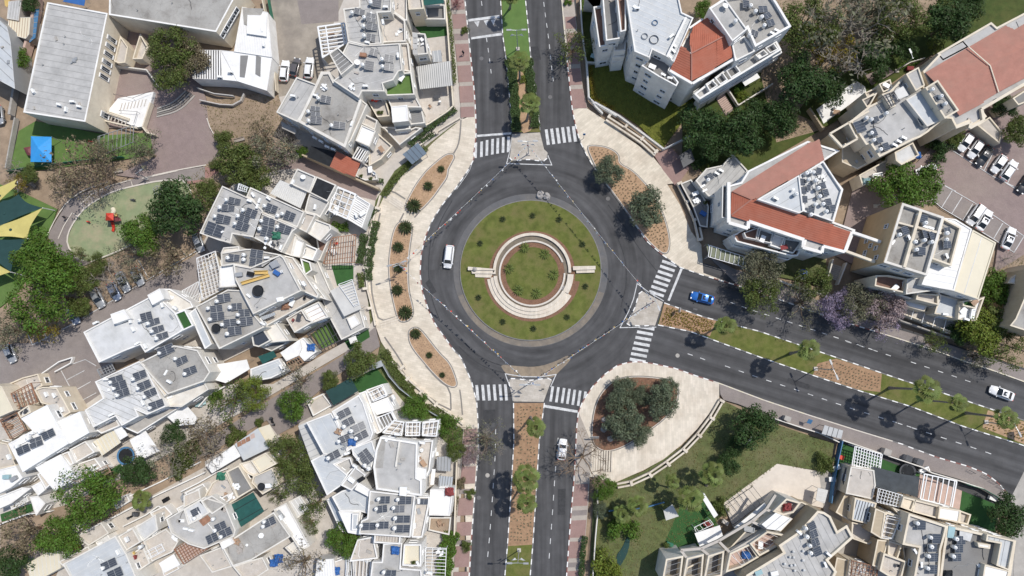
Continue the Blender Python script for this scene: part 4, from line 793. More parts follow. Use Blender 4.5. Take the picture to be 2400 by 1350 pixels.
class B:
 def __init__(s,label,t,wall='plaster',name='terraced_house',cat='house'):
  s.label,s.t,s.wall,s.name,s.cat,s.root = label,t,wall,name,cat,None
 def v(s,pts,h,roof='roof_grey',ph=.45,z0=-.1,wall=None,pw=.24,seam=None,win=True,par=None,t=None):
  p = ccw(T(t or s.t,pts,h));wall = wall or s.wall;n = len(p)
  if s.root is None: c = cen(p);s.root = thing(s.name,s.label,s.cat,(c.x,c.y,0))
  r = s.root;MB().prism(p,z0,h,top=False).build('wall',r,wall)
  q = inset(p,pw);m = MB();m.add([(a.x,a.y,h) for a in p]+[(a.x,a.y,h) for a in q]+[(a.x,a.y,h-ph) for a in q],[[i,(i+1) % n,n+(i+1) % n,n+i] for i in range(n)]+[[n+i,n+(i+1) % n,2*n+(i+1) % n,2*n+i] for i in range(n)]);m.build('parapet',r,par or ('plaster_white' if wall == 'plaster_white' else 'plaster_cream' if wall in ('plaster_cream','plaster_tan') else 'plaster'))
  rf = MB().sheet(q,h-ph).build('roof',r,roof)
  if seam:
   e,sp,sm,w = (*seam,.09)[:4] if len(seam) < 4 else seam
   T_ = T(t or s.t,pts,h);d = T_[(e+1) % n]-T_[e];m = MB()
   for a,b in scan(q,(d.x,d.y),sp):
    dd = (b-a).normalized();nn = Vector((-dd.y,dd.x))*w/2;m.add([(*(a-nn),h-ph+.02),(*(b-nn),h-ph+.02),(*(b+nn),h-ph+.02),(*(a+nn),h-ph+.02)],[[0,1,2,3]])
   o = m.build('roof_seam',rf,sm);o['kind'] = 'stuff'
  xs = [a.x for a in q];ys = [a.y for a in q];A = abs(area2(p))
  if A > 14 and roof not in ('turf','turf_bright','collector','deck','terrace_pink','cream_sheet','roof_white'):
   for _ in range(min(9,int(A/8)+1)):
    x,y = random.uniform(min(xs),max(xs)),random.uniform(min(ys),max(ys))
    if not inside(q,x,y): continue
    z = h-ph;c0 = Vector((x,y,z));k0 = random.random();an = random.uniform(0,3.1);dv = Vector((math.cos(an),math.sin(an),0))
    if k0 < .35: MB().lathe(c0,[(.07,0),(.07,.45),(.11,.5),(.05,.58)],8).build('roof_vent',r,'grey_plastic')
    elif k0 < .6: MB().box(c0+Vector((0,0,.12)),(random.uniform(.4,1.1),random.uniform(.25,.6),.24),an).build('roof_box',r,random.choice(('metal_grey','concrete','wood_grey','white_plastic')))
    else:
     pts = [c0+Vector((0,0,.05))];
     for _ in range(9):
      an += random.uniform(-.7,.7);e = pts[-1]+Vector((math.cos(an),math.sin(an),0))*random.uniform(.3,.6)
      if not inside(q,e.x,e.y): break
      pts.append(e)
     if len(pts) > 2: MB().tube(pts,random.choice((.025,.035,.05)),4).build('roof_pipe',r,random.choice(('metal_dark','metal_dark','white_plastic','metal_grey')))
  if win:
   camp = Vector((0,0,CH))
   for i in range(n):
    a,b = p[i],p[(i+1) % n];L = (b-a).length
    if L < 2.4 or h-z0 < 2.6: continue
    d = (b-a)/L;nm = Vector((d.y,-d.x,0));mid = (a+b)/2;mid.z = h/2
    if (camp-mid).normalized().dot(nm) < .07: continue
    fl = max(1,int((h-max(z0,0))/2.9));k = max(1,int(L/3.4))
    for f in range(fl):
     for j in range(k):
      if random.random() < .22: continue
      pp = a.lerp(b,(j+.5)/k+random.uniform(-.06,.06));pp.z = h-1.75-f*2.9
      if pp.z < max(z0,0)+.8: continue
      window(r,pp+nm*.02,nm,random.choice((.9,1.2,1.2,1.6)),random.choice((1.0,1.2)))
  return s
 def flat(s,pts,h,mat,th=.12,t=None,name='roof_sheet',z0=None):
  p = T(t or s.t,pts,h);
  if s.root is None: c = cen(p);s.root = thing(s.name,s.label,s.cat,(c.x,c.y,0))
  MB().prism(p,h-th if z0 is None else z0,h,bot=True).build(name,s.root,mat);return s
 def tiles(s,pts,hs,edge,mat='tile_red',sp=.34,t=None):
  tt = t or s.t;xy = pts.split();hs = hs if isinstance(hs,(list,tuple)) else [hs]*len(xy)
  p = [T(tt,q,z)[0] for q,z in zip(xy,hs)]
  if s.root is None: c = cen(p);s.root = thing(s.name,s.label,s.cat,(c.x,c.y,0))
  import itertools;a,b,c = max(itertools.combinations(p,3),key=lambda t: (t[1]-t[0]).cross(t[2]-t[0]).length);nn = (b-a).cross(c-a);nn = nn if nn.z > 0 else -nn;nn.normalize()
  zf = lambda x,y: a.z-(nn.x*(x-a.x)+nn.y*(y-a.y))/nn.z
  rf = MB().add([(v.x,v.y,zf(v.x,v.y)) for v in ccw(p)],[list(range(len(p)))]).build('tiled_roof',s.root,mat)
  d = p[(edge+1) % len(p)]-p[edge];m = MB();ds = Vector((d.x,d.y)).normalized();pn = Vector((-ds.y,ds.x));down = -1 if zf(a.x+pn.x,a.y+pn.y) < zf(a.x,a.y) else 1
  for u,w in scan(p,(d.x,d.y),sp):
   o1 = pn*sp*.5;vs = []
   for q,k,up in ((u,-1,.012),(w,-1,.012),(w,1,.06),(u,1,.06)):
    x,y = q.x+o1.x*k*(-down),q.y+o1.y*k*(-down);vs.append((x,y,zf(x,y)+up))
   e = [(x,y,z-.06) for x,y,z in vs[2:]]
   m.add(vs+e,[[0,1,2,3],[3,2,4,5]])
  o = m.build('tile_course',rf,mat);o['kind'] = 'stuff'
  return s
 def ridge(s,pts,hs,mat='plaster',w=.22,t=None):
  p = [T(t or s.t,q,z)[0] for q,z in zip(pts.split(),hs)]
  for i in range(len(p)-1): piece('roof_ridge',mat,p[i]+Vector((0,0,.08)),p[i+1]+Vector((0,0,.08)),w,.1,s.root)
  return s
 def beam(s,pts,h,w=.5,th=.5,mat='plaster',t=None,name='beam'):
  p = T(t or s.t,pts,h)
  for i in range(len(p)-1): piece(name,mat,p[i],p[i+1],w,th,s.root,lift=-th/2)
  return s
def pergola(t,s,h,e1,sp1,e2,sp2,mat,label,w=.12,z0=0,posts=True,name='pergola',th=.14):
 T_ = T(t,s,h);p = ccw(T_);n = len(T_);r = thing(name,label,'pergola',(cen(p).x,cen(p).y,z0))
 for e,sp,dz in ((e1,sp1,0),(e2,sp2,th)):
  if e is None: continue
  d = T_[(e+1) % n]-T_[e]
  for a,b in scan(p,(d.x,d.y),sp):
   if (b-a).length > .3: piece('slat',mat,(a.x,a.y,h+dz),(b.x,b.y,h+dz),w,th,r)
 for i in range(n):
  piece('beam',mat,T_[i-1]-Vector((0,0,.02)),T_[i]-Vector((0,0,.02)),w*1.3,th*1.2,r)
  if posts: MB().tube([(T_[i].x,T_[i].y,z0),(T_[i].x,T_[i].y,h)],w*.6,6).build('post',r,mat)
 return r
def awning(t,s,h,mat,label,name='awning',z0=0,ribs=None,ribm='seam',th=.1,tilt=0,cat=None):
 xy = s.split();n = len(xy);hs = [h-tilt*(i >= n/2) for i in range(n)];p = [T(t,q,z)[0] for q,z in zip(xy,hs)];p0 = p;r = thing(name,label,cat or name.replace('_',' '),(cen(p).x,cen(p).y,z0))
 if area2(p) < 0: p = p[::-1]
 vs = [(a.x,a.y,a.z) for a in p]+[(a.x,a.y,a.z-th) for a in p];MB().add(vs,[list(range(n)),[n+i for i in reversed(range(n))]]+[[i,n+i,n+(i+1) % n,(i+1) % n] for i in range(n)]).build('sheet',r,mat)
 if ribs:
  d = p0[(ribs[0]+1) % n]-p0[ribs[0]]
  for a,b in scan(p,(d.x,d.y),ribs[1]):
   if (b-a).length > .3 and not tilt: piece('rib',ribm,(a.x,a.y,h+.015),(b.x,b.y,h+.015),.1,.05,r)
 for q in inset(p,.1): MB().tube([(q.x,q.y,z0),(q.x,q.y,q.z-th)],.045,5).build('post',r,'metal_grey')
 return r
tk = thing('water_tank','tank','water tank');MB().lathe((0,0,0),[(.3,.28),(.34,.3),(.34,1.3),(.3,1.42),(.12,1.5)],18).build('body',tk,'white_plastic',True);MB().lathe((0,0,0),[(.1,1.5),(.1,1.56),(.05,1.58)],10).build('valve_cap',tk,'grey_plastic')
for k in range(3): MB().tube([(.26*math.cos(k*2.1),.26*math.sin(k*2.1),0),(.26*math.cos(k*2.1),.26*math.sin(k*2.1),.35)],.025,5).build('leg',tk,'metal_grey')
mk('tank_grey',(.5,.5,.49),.4,.05,1,.3,.6)
acu = thing('air_conditioner','ac','air conditioner');MB().box((0,0,.38),(.95,.38,.7)).build('casing',acu,'white_plastic');MB().tube([(.12,-.19,.38),(.12,-.215,.38)],.26,16).build('fan_grille',acu,'metal_dark');MB().box((0,0,.015),(.8,.44,.05)).build('stand',acu,'metal_grey')
def sort_label(items,word,desc):
 items = sorted(items,key=lambda q: q[0]);n = len(items)
 for i,it in enumerate(items):
  if n == 1: yield it,'only %s on %s' % (word,desc)
  else: yield it,'%s %s from the left on %s' % (ORD[i],word,desc)
def heat(desc,z,t,tanks='',panels='',acs='',grey=(),dishes=''):
 """tanks 'x,y ...'; panels 'x,y,w,h,angle ...' (photo tile units); acs 'x,y,angle ...'"""
 k = TILES[t][2];f = .0832/k*(CH-z)/CH
 for q,lb in sort_label([tuple(map(float,a.split(','))) for a in tanks.split()],'white water tank',desc):
  p = T1(t,q[0],q[1],z+1.4);s = random.uniform(.92,1.08);dup(tk,(p.x,p.y,z),random.uniform(0,6),lb,(s,s,random.uniform(.85,1.05)),group='water tanks on '+desc)
 ts = [T1(t,*map(float,a.split(',')),z+.06) for a in tanks.split()]
 if len(ts) > 1:
  m = MB();hub = cen(ts)+Vector((random.uniform(-1,1),random.uniform(-1,1),0))
  for q in ts:
   mid = q.lerp(hub,.5)+Vector((random.uniform(-.5,.5),random.uniform(-.5,.5),0));m.tube([q,q.lerp(mid,.6)+Vector((.15,.1,0)),mid,mid.lerp(hub,.5)+Vector((.1,-.15,0)),hub],.035,4)
  o = m.build('water_pipes',None,random.choice(('metal_dark','white_plastic','metal_grey')));o['kind'] = 'stuff';o['label'] = 'thin water pipes between the tanks on '+desc
 for i,(q,lb) in enumerate(sort_label([tuple(map(float,a.split(','))) for a in panels.split()],'solar collector',desc)):
  x,y,w,h,a = q;p = T1(t,x,y,z+.5);w *= f;h *= f;r = thing('solar_collector',lb,'solar collector',(p.x,p.y,z),0,'solar collectors on '+desc)
  tl = R(16);M = Matrix.Translation((p.x,p.y,z+.55)) @ Matrix.Rotation(R(-a),4,'Z') @ Matrix.Rotation(tl,4,'Y')
  w /= math.cos(tl)
  MB().box((0,0,0),(w,h,.09),0,M).build('frame',r,'metal_grey');n = 1 if w < h*1.15 else 2;gm = 'collector_grey' if i in grey else 'collector'
  if max(w,h)*f > 99: n = 3
  for j in range(n):
   cw = w/n-.06;m = MB();m.box((-w/2+w/n*(j+.5),0,.05),(cw,h-.07,.02),0,M);m.build('collector_glass',r,gm)
   for g in (-.25,0,.25): MB().box((-w/2+w/n*(j+.5),g*(h-.1),.062),(cw,.018,.006),0,M).build('tube_line',r,'metal_grey')
  for sx in (-.42,.42):
   for sy in (-.42,.42): c = M @ Vector((sx*w,sy*h,-.03));MB().tube([c,(c.x,c.y,z)],.025,4).build('leg',r,'metal_grey')
 for q,lb in sort_label([tuple(map(float,a.split(','))) for a in acs.split()],'air conditioner',desc):
  p = T1(t,q[0],q[1],z+.5);dup(acu,(p.x,p.y,z),R(-q[2]),lb,group='air conditioners on '+desc)
 for q,lb in sort_label([tuple(map(float,a.split(','))) for a in dishes.split()],'satellite dish',desc):
  p = T1(t,q[0],q[1],z+.8);r = thing('satellite_dish',lb,'satellite dish',(p.x,p.y,z));rd = q[2]*f;tilt = Vector((.3,.2,1)).normalized();M = Matrix.Translation((p.x,p.y,z+.7)) @ tilt.to_track_quat('Z','Y').to_matrix().to_4x4();m = MB()
  n = 16;vs = [M @ Vector((rd*u*math.cos(a*6.283/n),rd*u*math.sin(a*6.283/n),rd*.25*u*u)) for u in (.05,.5,1) for a in range(n)];m.add(vs,[[i*n+a,i*n+(a+1) % n,(i+1)*n+(a+1) % n,(i+1)*n+a] for i in range(2) for a in range(n)]+[list(range(n))]);m.build('dish',r,'white_plastic',True);MB().tube([(p.x,p.y,z),(p.x,p.y,z+.7)],.04,5).build('mast',r,'metal_grey');MB().tube([M @ Vector((rd*.8,0,.1)),M @ Vector((0,0,rd*.7))],.02,4).build('arm',r,'metal_grey')
def trampoline(t,x,y,r,z,label,rim='black',net=False):
 p = T1(t,x,y,z+.7);k = TILES[t][2];r *= .0832/k*(CH-z)/CH;o = thing('trampoline',label,'trampoline',(p.x,p.y,z));n = 28
 MB().lathe((p.x,p.y,z+.66),[(r*.8,0),(r*.8,.02)],n).build('mat',o,'shade_black')
 m = MB();vs = [(p.x+u*r*math.cos(a*6.283/n),p.y+u*r*math.sin(a*6.283/n),z+h) for u,h in ((.8,.69),(1,.74),(1,.66)) for a in range(n)];m.add(vs,[[i*n+a,i*n+(a+1) % n,(i+1)*n+(a+1) % n,(i+1)*n+a] for i in range(2) for a in range(n)]);m.build('rim',o,rim)
 for a in range(6): c = Vector((p.x+r*math.cos(a*1.047),p.y+r*math.sin(a*1.047),0));MB().tube([(c.x,c.y,z),(c.x,c.y,z+(2.2 if net else .7))],.035,5).build('leg',o,'metal_grey')
def clutter(t,items):
 """small loose things on terraces: (x, y, z, kind, material, label)"""
 for x,y,z,kind,m,lb in items:
  p = T1(t,x,y,z+.5)
  if kind == 'table':
   r = thing('garden_table',lb,'table',(p.x,p.y,z),random.uniform(0,3));o = link('tabletop',unit(m),r,(0,0,.74));o.scale = (1.3,.85,.05)
   for a in (-.55,.55):
    for b in (-.35,.35): o = link('leg',unit(m),r,(a,b,.36));o.scale = (.06,.06,.72)
  elif kind == 'chair':
   r = thing('garden_chair',lb,'chair',(p.x,p.y,z),random.uniform(0,6));o = link('seat',unit(m),r,(0,0,.44));o.scale = (.5,.5,.05);o = link('backrest',unit(m),r,(0,.24,.72));o.scale = (.5,.05,.5)
   for a in (-.21,.21):
    for b in (-.21,.21): o = link('leg',unit(m),r,(a,b,.22));o.scale = (.05,.05,.43)
  elif kind == 'sofa':
   r = thing('outdoor_sofa',lb,'sofa',(p.x,p.y,z),random.uniform(0,3));o = link('seat',unit(m),r,(0,0,.25));o.scale = (1.8,.8,.4);o = link('backrest',unit(m),r,(0,.38,.55));o.scale = (1.8,.18,.5)
   for a in (-.85,.85): o = link('armrest',unit(m),r,(a,0,.45));o.scale = (.16,.8,.35)
  elif kind == 'pot':
   r = thing('flower_pot',lb,'flower pot',(p.x,p.y,z));o = link('pot',POT,r);setmat(o,m);o = link('foliage',CROWN['bush',0][0],r,(0,0,.2));o.scale = (.4,.4,.5);setmat(o,'leaf_mid')
  elif kind == 'box':
   r = thing('storage_box',lb,'storage box',(p.x,p.y,z),random.uniform(-.6,.6));o = link('box',unit(m),r,(0,0,.3));o.scale = (1.2,.7,.6);o = link('lid',unit(m),r,(0,0,.64));o.scale = (1.26,.76,.06)
  elif kind == 'heap':
   r = MB();rnd = random.Random(x)
   for i in range(9): r.box((p.x+rnd.uniform(-.6,.6),p.y+rnd.uniform(-.6,.6),z+.15+.1*rnd.random()),(rnd.uniform(.3,.7),rnd.uniform(.15,.5),.25),rnd.uniform(0,3))
   o = r.build('rubble_heap',None,m);o['kind'] = 'stuff';o['label'] = lb
  elif kind == 'tarp':
   n = 7;rnd = random.Random(x);m_ = MB();vs = []
   for i in range(n):
    for j in range(n): vs.append((p.x+(i-3)*.27+rnd.uniform(-.1,.1),p.y+(j-3)*.24+rnd.uniform(-.12,.12),z+.5+rnd.uniform(0,.35)-(.4 if i in (0,6) or j in (0,6) else 0)))
   m_.add(vs,[[i*n+j,(i+1)*n+j,(i+1)*n+j+1,i*n+j+1] for i in range(n-1) for j in range(n-1)]);o = m_.build('tarpaulin',None,m);tag(o,lb,'tarpaulin')
POT = MB().lathe((0,0,0),[(.16,0),(.24,.4),(.26,.42),(.2,.38)],12).mesh('pot',['terrace'])
b = B('long cream school with flat grey roof and a row of slit windows','A1','plaster_cream','school_building','school')
b.v('332,14 757,92 600,857 163,790',7,'roof_grey',.18,seam=(0,1.3,'roof_dark',.05),win=False,pw=.3,par='plaster_white')
b.v('768,-60 765,104 1520,225 1690,-90',7.02,'roof_stain',.2,win=False,pw=.3,par='plaster_white')
p = T('A1','757,92 600,857',7);d = (p[1]-p[0]).normalized();nm = Vector((-d.y,d.x,0))
for k in (.19,.26,.335,.41,.475,.545): window(b.root,p[0].lerp(p[1],k)+Vector((0,0,-2.6))+nm*.03,nm,.9,3.0)
window(b.root,p[0].lerp(p[1],.86)+Vector((0,0,-5.0))+nm*.03,nm,1.2,2.6)
p = T('A2','80,222 225,-30',7.02);d = (p[1]-p[0]).normalized();nm = Vector((d.y,-d.x,0))
for k in (.08,.22,.38,.55,.72): window(b.root,p[0].lerp(p[1],k)+Vector((0,0,-2.2))+nm*.03,nm,1.5,1.5)
heat('the school roof',6.8,'A1',acs='415,735,20 508,714,5 555,748,15 462,768,95 232,640,60')
clutter('A1',[(510,425,6.8,'heap','metal_grey','grey scraps lying on the school roof')])
b.v('845,250 900,330 880,440 835,445 800,430',3.2,'concrete_pale',.4,win=False);b.v('955,330 985,235 1040,330 1000,415 930,415',2.8,'terrace',.9,win=False,wall='plaster_cream')
b.flat('830,690 1080,645 1060,720 1000,890 955,895 740,800',.9,'roof_white',name='terrace_deck',z0=-.1);b.beam('815,462 1030,490 1115,612',1.4,.25,1.4,'plaster');b.beam('1055,720 1000,890 1030,930 1085,945',1.5,.25,1.3,'plaster_cream');b.beam('725,845 960,900',1.6,.25,.5,'plaster_cream');b.beam('700,770 905,840',1.4,.6,.3,'plaster_cream')
for k in range(8): piece('tread','concrete_pale',T1('A1',860+24*k,725-4*k,.95),T1('A1',845+24*k,775-4*k,.95),.16,.06,b.root)
for k in range(7): piece('tread','concrete_pale',T1('A1',740+25*k,800+8*k,.8+.05*k),T1('A1',730+25*k,830+8*k,.8+.05*k),.2,.1,b.root)
for s in ('795,660 930,690 1060,640','835,775 965,785 940,870','730,775 900,835'):
 pl = T('A1',s,1.9)
 for i in range(len(pl)-1): piece('handrail','metal_dark',pl[i],pl[i+1],.06,.06,b.root);MB().tube([pl[i],pl[i]-Vector((0,0,1))],.03,5).build('rail_post',b.root,'metal_dark')
pergola('A1','690,960 940,880 935,1000 690,1100',2.6,0,9,1,.9,'metal_grey','thin grey frame over the kindergarten corner',.07)
b = B('pale blue metal hall cut by the left photo edge','A1','metal_grey','metal_hall','hall');b.v('-90,60 50,190 75,300 105,625 -90,520',5.5,'roof_blue',.06,seam=(0,1.6,'seam_dark'),pw=.1,win=False,par='roof_pale')
b = B('small rusty cream shed beside the blue tarpaulins','A1','wood_grey','garden_shed','shed');b.v('62,125 215,120 205,240 180,272 48,235',3,'cream_sheet',.05,seam=(1,.55,'metal_rust'),pw=.08,win=False);b.v('60,10 150,0 130,145 48,130',3.3,'roof_grey',.05,seam=(1,.6,'seam'),pw=.08,win=False)
awning('A1','235,65 275,60 248,265 205,300',2,'metal_blue','row of blue tarpaulin covers along the school fence','tarp_cover',ribs=(0,1.2),ribm='metal_grey',cat='cover');awning('A1','30,0 70,0 50,50 35,40',2.2,'yellow_plastic','yellow cover in the top left corner','tarp_cover',cat='cover');awning('A1','460,-10 600,-10 590,40 440,10',2,'tarp_blue','dark blue cover behind the school at the top edge','tarp_cover',cat='cover')
lowwall('A1','300,0 285,120 260,240 210,420',2.2,.5,'pinkish service wall left of the school','terrace_pink')
b = B('white corrugated sheds with black striped weathering beside the school','A2','plaster_white','corrugated_shed','shed')
b.v('262,48 442,85 472,402 205,362',4.1,'roof_white',.06,seam=(1,.5,'seam',.06),pw=.08,win=False);b.v('110,352 205,362 472,404 437,638 228,570 120,560',3.9,'roof_white',.05,seam=(0,99,'seam'),pw=.08,win=False);b.v('-85,350 112,352 228,572 120,560 -85,552',3.85,'roof_white',.03,seam=(4,.5,'bitumen',.2),pw=.05,win=False)
b.flat('300,105 435,110 432,255 295,235',4.6,'roof_white',.3);b.flat('250,390 305,390 280,545 245,540',3.93,'roof_dark',.05);b.flat('360,390 395,400 390,540 355,520',3.93,'roof_dark',.05);b.flat('265,55 415,60 390,110 300,180 275,170',4.16,'roof_stain',.05)
heat('the white corrugated sheds',4.0,'A2',acs='405,210,80 415,310,90 105,540,10 180,505,5')
b = B('grey roofed house with a row of collectors and white slatted pergola','D1');ND = 'the grey roof by the white slatted pergola'
b.v('255,80 405,62 400,-60 705,-60 700,110 575,118 612,405 440,420 300,385',9,'roof_grey',.35,seam=(0,1.1,'seam_dark',.04));b.v('245,500 300,388 440,420 640,410 780,400 805,655 770,665 720,745 625,775 640,850 430,850 400,910 160,750 240,690',8.9,'roof_grey',.3,seam=(5,1.6,'seam',.05));b.v('125,500 205,440 360,595 235,700',9.8,'roof_dark',.3,win=False,seam=(0,.8,'seam'));b.v('575,120 740,120 830,190 835,385 640,395 612,405',6.6,'terrace',.8)
b.v('780,400 860,400 890,670 805,655',6.2,'terrace',.7);b.v('640,790 760,680 890,670 920,880 650,890',6.8,'turf_bright',.8);b.v('655,890 920,880 985,1000 700,995',5.0,'concrete_pale',.3,win=False);b.v('445,880 640,890 690,1060 690,1080 570,1090',4.6,'terrace',.7,wall='plaster_cream');b.v('700,990 850,975 865,1125 715,1140',6,'roof_white',.1,par='plaster_white');b.v('860,1030 985,1000 1015,1145 880,1160',3.4,'roof_dark',.1,seam=(0,.4,'seam_dark'),win=False)
b.v('700,-60 850,-60 850,190 830,190 740,120 705,110',6.4,'terrace',.8);b.v('850,-60 985,-60 1005,80 865,90',7,'terrace',.6,wall='plaster_cream');b.v('985,50 1200,40 1205,180 1010,180',3,'roof_dark',.8,win=False);b.flat('985,-60 1195,-60 1190,30 1000,50',5.5,'shade_green',.1);b.v('895,300 1020,312 1045,500 915,515',6,'roof_grey',.9,wall='plaster');b.beam('900,345 945,345',6,.1,.1);
for k in range(4): b.flat('900,%d 945,%d 950,%d 905,%d' % (305+52*k,305+52*k,350+52*k,350+52*k),6.1,'roof_grey',.08,name='awning_panel')
heat(ND,8.65,'D1','330,105 445,150 440,235 445,325 432,595 612,540 615,610 505,10','408,110,100,60,10 515,145,90,45,8 517,188,90,45,8 525,250,105,70,5 515,350,85,75,5 543,487,80,70,12 500,610,85,90,5 683,545,90,75,5 687,625,90,75,5 570,25,85,90,5','480,395,15 625,205,80 462,800,5 765,515,85 650,65,5',dishes='385,580,30')
pergola('D1','20,250 265,215 290,395 65,535',6,0,.75,1,3.2,'metal_white','white slatted pergola above the sandy yard',.22,2.6);B('cream terrace block under the white slatted pergola','D1','plaster_cream','terrace_block','house').v('20,250 265,215 290,395 65,535',3.2,'terrace',.8)
awning('D1','935,620 1255,565 1275,795 970,830',3,'poly_sheet','grey corrugated roof over the terrace beside the pink pavement','corrugated_roof',ribs=(1,.42),ribm='seam_dark',cat='roof');awning('D1','1080,475 1165,465 1178,575 1090,580',2.2,'metal_grey','small grey double sheet roof by the green court','garden_canopy',ribs=(1,.8),cat='canopy')
clutter('D1',[(550,910,4,'tarp','red_plastic','red cloth on the cream curved terrace'),(1130,900,.1,'table','metal_dark','dark table on the paved terrace under the corrugated roof'),(1155,945,.1,'chair','white_plastic','white chair on the paved terrace'),(1065,990,.1,'chair','wood','wooden chair on the paved terrace'),(610,1045,4,'pot','terrace','potted plant on the cream curved terrace, inner one'),(580,1045,4,'pot','terrace','potted plant on the cream curved terrace, outer one'),(440,510,8.7,'box','metal_rust','rusty frame box on the collector roof'),(970,380,5.2,'heap','white_plastic','white junk on the small deep terrace'),(340,800,8.7,'heap','white_plastic','pale rags heaped on the grey roof'),(800,730,6.1,'table','white_plastic','white table on the artificial turf balcony'),(280,300,2.5,'table','wood','table under the white slatted pergola') if 0 else (150,330,2.6,'table','wood','table under the white slatted pergola')])
b = B('stained concrete roofed house with dark shaded wall above a red tiled lean-to','D2','plaster');
b.v('265,0 480,80 540,-60 640,-60 560,60 275,510 35,400',7.4,'roof_grey',.35,seam=(3,1.9,'seam_dark',.05));b.v('545,-50 640,-60 700,60 1000,260 990,300 815,800 275,505',8,'roof_stain',.4,pw=.5);b.v('990,250 1065,310 880,720 815,800 960,400',7.2,'concrete',.2,win=False)
b.v('1000,540 1160,610 1090,790 930,720',6.2,'roof_white',.25,par='plaster');b.v('960,780 1080,830 1000,960 890,915',4.8,'roof_white',.12,wall='plaster',seam=(1,.5,'black',.25));b.v('1080,830 1190,640 1350,780 1220,930 1080,1010',3.2,'terrace',.5,wall='plaster_cream');b.v('1000,960 1090,1010 1160,1080 1180,1160 1040,1170 930,1120',2.4,'terrace',.5);b.v('1040,420 1180,490 1150,600 1000,530',5.5,'terrace',.7)
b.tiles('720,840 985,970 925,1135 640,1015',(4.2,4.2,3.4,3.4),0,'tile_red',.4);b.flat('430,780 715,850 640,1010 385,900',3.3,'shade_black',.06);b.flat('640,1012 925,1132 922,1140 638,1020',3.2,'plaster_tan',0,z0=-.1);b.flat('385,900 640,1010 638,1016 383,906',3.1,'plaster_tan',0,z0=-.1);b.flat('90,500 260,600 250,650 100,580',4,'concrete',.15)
SD = 'the stained roof above the red tiles'
heat(SD,7.6,'D2','505,235 390,385 395,490 652,540','598,255,115,85,8 478,360,105,55,2 482,420,105,50,2 487,490,130,85,3 750,548,135,85,3','590,120,40 480,210,20 890,530,110 225,215,10',dishes='');heat('the shaded wall of the stained roof house',3.4,'D2',acs='540,730,30 470,690,30 680,820,25 610,790,25')
clutter('D2',[(560,110,7.6,'heap','white_plastic','pale rubbish piled on the stained roof'),(1225,820,3,'table','wood','table on the cream corner terrace above the plaza'),(1100,1050,2.1,'table','white_plastic','round white table on the lowest corner terrace'),(1140,1090,2.1,'chair','white_plastic','white chair on the lowest corner terrace'),(990,1120,2.1,'pot','terrace','potted plant by the red tiled lean-to'),(1100,1150,2.1,'pot','terrace','potted plant at the lowest terrace corner')])
b = B('dark walled annex with grey terrace between the north houses','D1','plaster');b.v('600,1180 720,1180 860,1210 930,1180 990,1190 780,1350 640,1200',2.6,'terrace',.7);b.v('720,1130 870,1120 880,1200 740,1215',3.6,'concrete',.3)
b = B('roof crowded with solar heaters at the end of the grey street','B2');HD = 'the crowded heater roof beside dark trees'
b.v('272,195 480,290 560,372 500,560 345,535 330,600 250,580 112,530 160,425',9,'roof_grey',.35,seam=(0,2.2,'seam_dark',.05));b.v('470,205 850,378 800,490 548,385 480,290 440,275',8.7,'roof_grey',.3);b.v('548,388 800,492 765,520 690,665 490,560',9,'roof_grey',.35)
b.v('800,75 930,130 885,245 745,180',6.4,'roof_grey',.4,par='plaster');b.v('935,130 1075,190 1012,308 885,245',6.2,'shade_black',.08);b.v('885,250 1025,310 960,420 930,400 850,378 870,300',5.8,'roof_grey',.5);b.v('855,380 930,400 865,525 800,492',7.5,'concrete_pale',.4);b.v('900,420 1030,468 1040,500 960,585 865,525',6.6,'plaster',.4);b.v('790,560 850,590 820,700 760,690',7.2,'roof_white',.15);b.v('850,600 945,640 910,720 830,700',6,'plaster',.6,wall='plaster_white');b.v('930,550 1030,560 960,720 910,720 945,640',3.4,'deck',.3);b.v('690,665 770,520 850,590 790,560 760,690',7.4,'concrete_pale',.3)
heat(HD,8.6,'B2','295,293 248,345 213,408 412,365 375,405 355,460 541,440 530,497 655,482 578,565','360,303,80,45,12 315,352,85,45,5 282,430,95,60,12 478,388,75,60,20 427,427,75,58,20 416,480,85,55,20 220,505,120,90,20 600,450,85,60,10 590,515,80,70,15 712,500,90,60,18','465,302,20 685,630,110 520,340,110')
heat('the narrow strip roof behind the heater roof',8.35,'B2','565,335 655,403 690,390','620,355,78,58,20 748,408,72,62,22','600,285,35 535,300,110 490,260,60');heat('the small roof with the mossy corner',6.0,'B2',acs='770,170,110',dishes='840,135,18');heat('the terrace below the pool cover',5.3,'B2',acs='925,345,100')
awning('B2','680,155 870,235 822,355 610,250',5.6,'poly_sheet','translucent corrugated roof beside the mossy roof corner','corrugated_roof',ribs=(1,.4),ribm='seam',z0=0,cat='roof')
pergola('B2','1065,195 1212,255 1150,430 1022,370',5,0,1.1,1,1.4,'metal_white','white pergola frame over a cluttered roof terrace',.14,2.8);b = B('white cluttered roof terrace next to the plaza','B2','plaster_white');b.v('1065,195 1212,255 1150,430 1022,370',3.4,'terrace',.5);b.v('1212,258 1315,322 1255,492 1150,430',4,'roof_white',.25,seam=(0,.4,'seam_dark'))
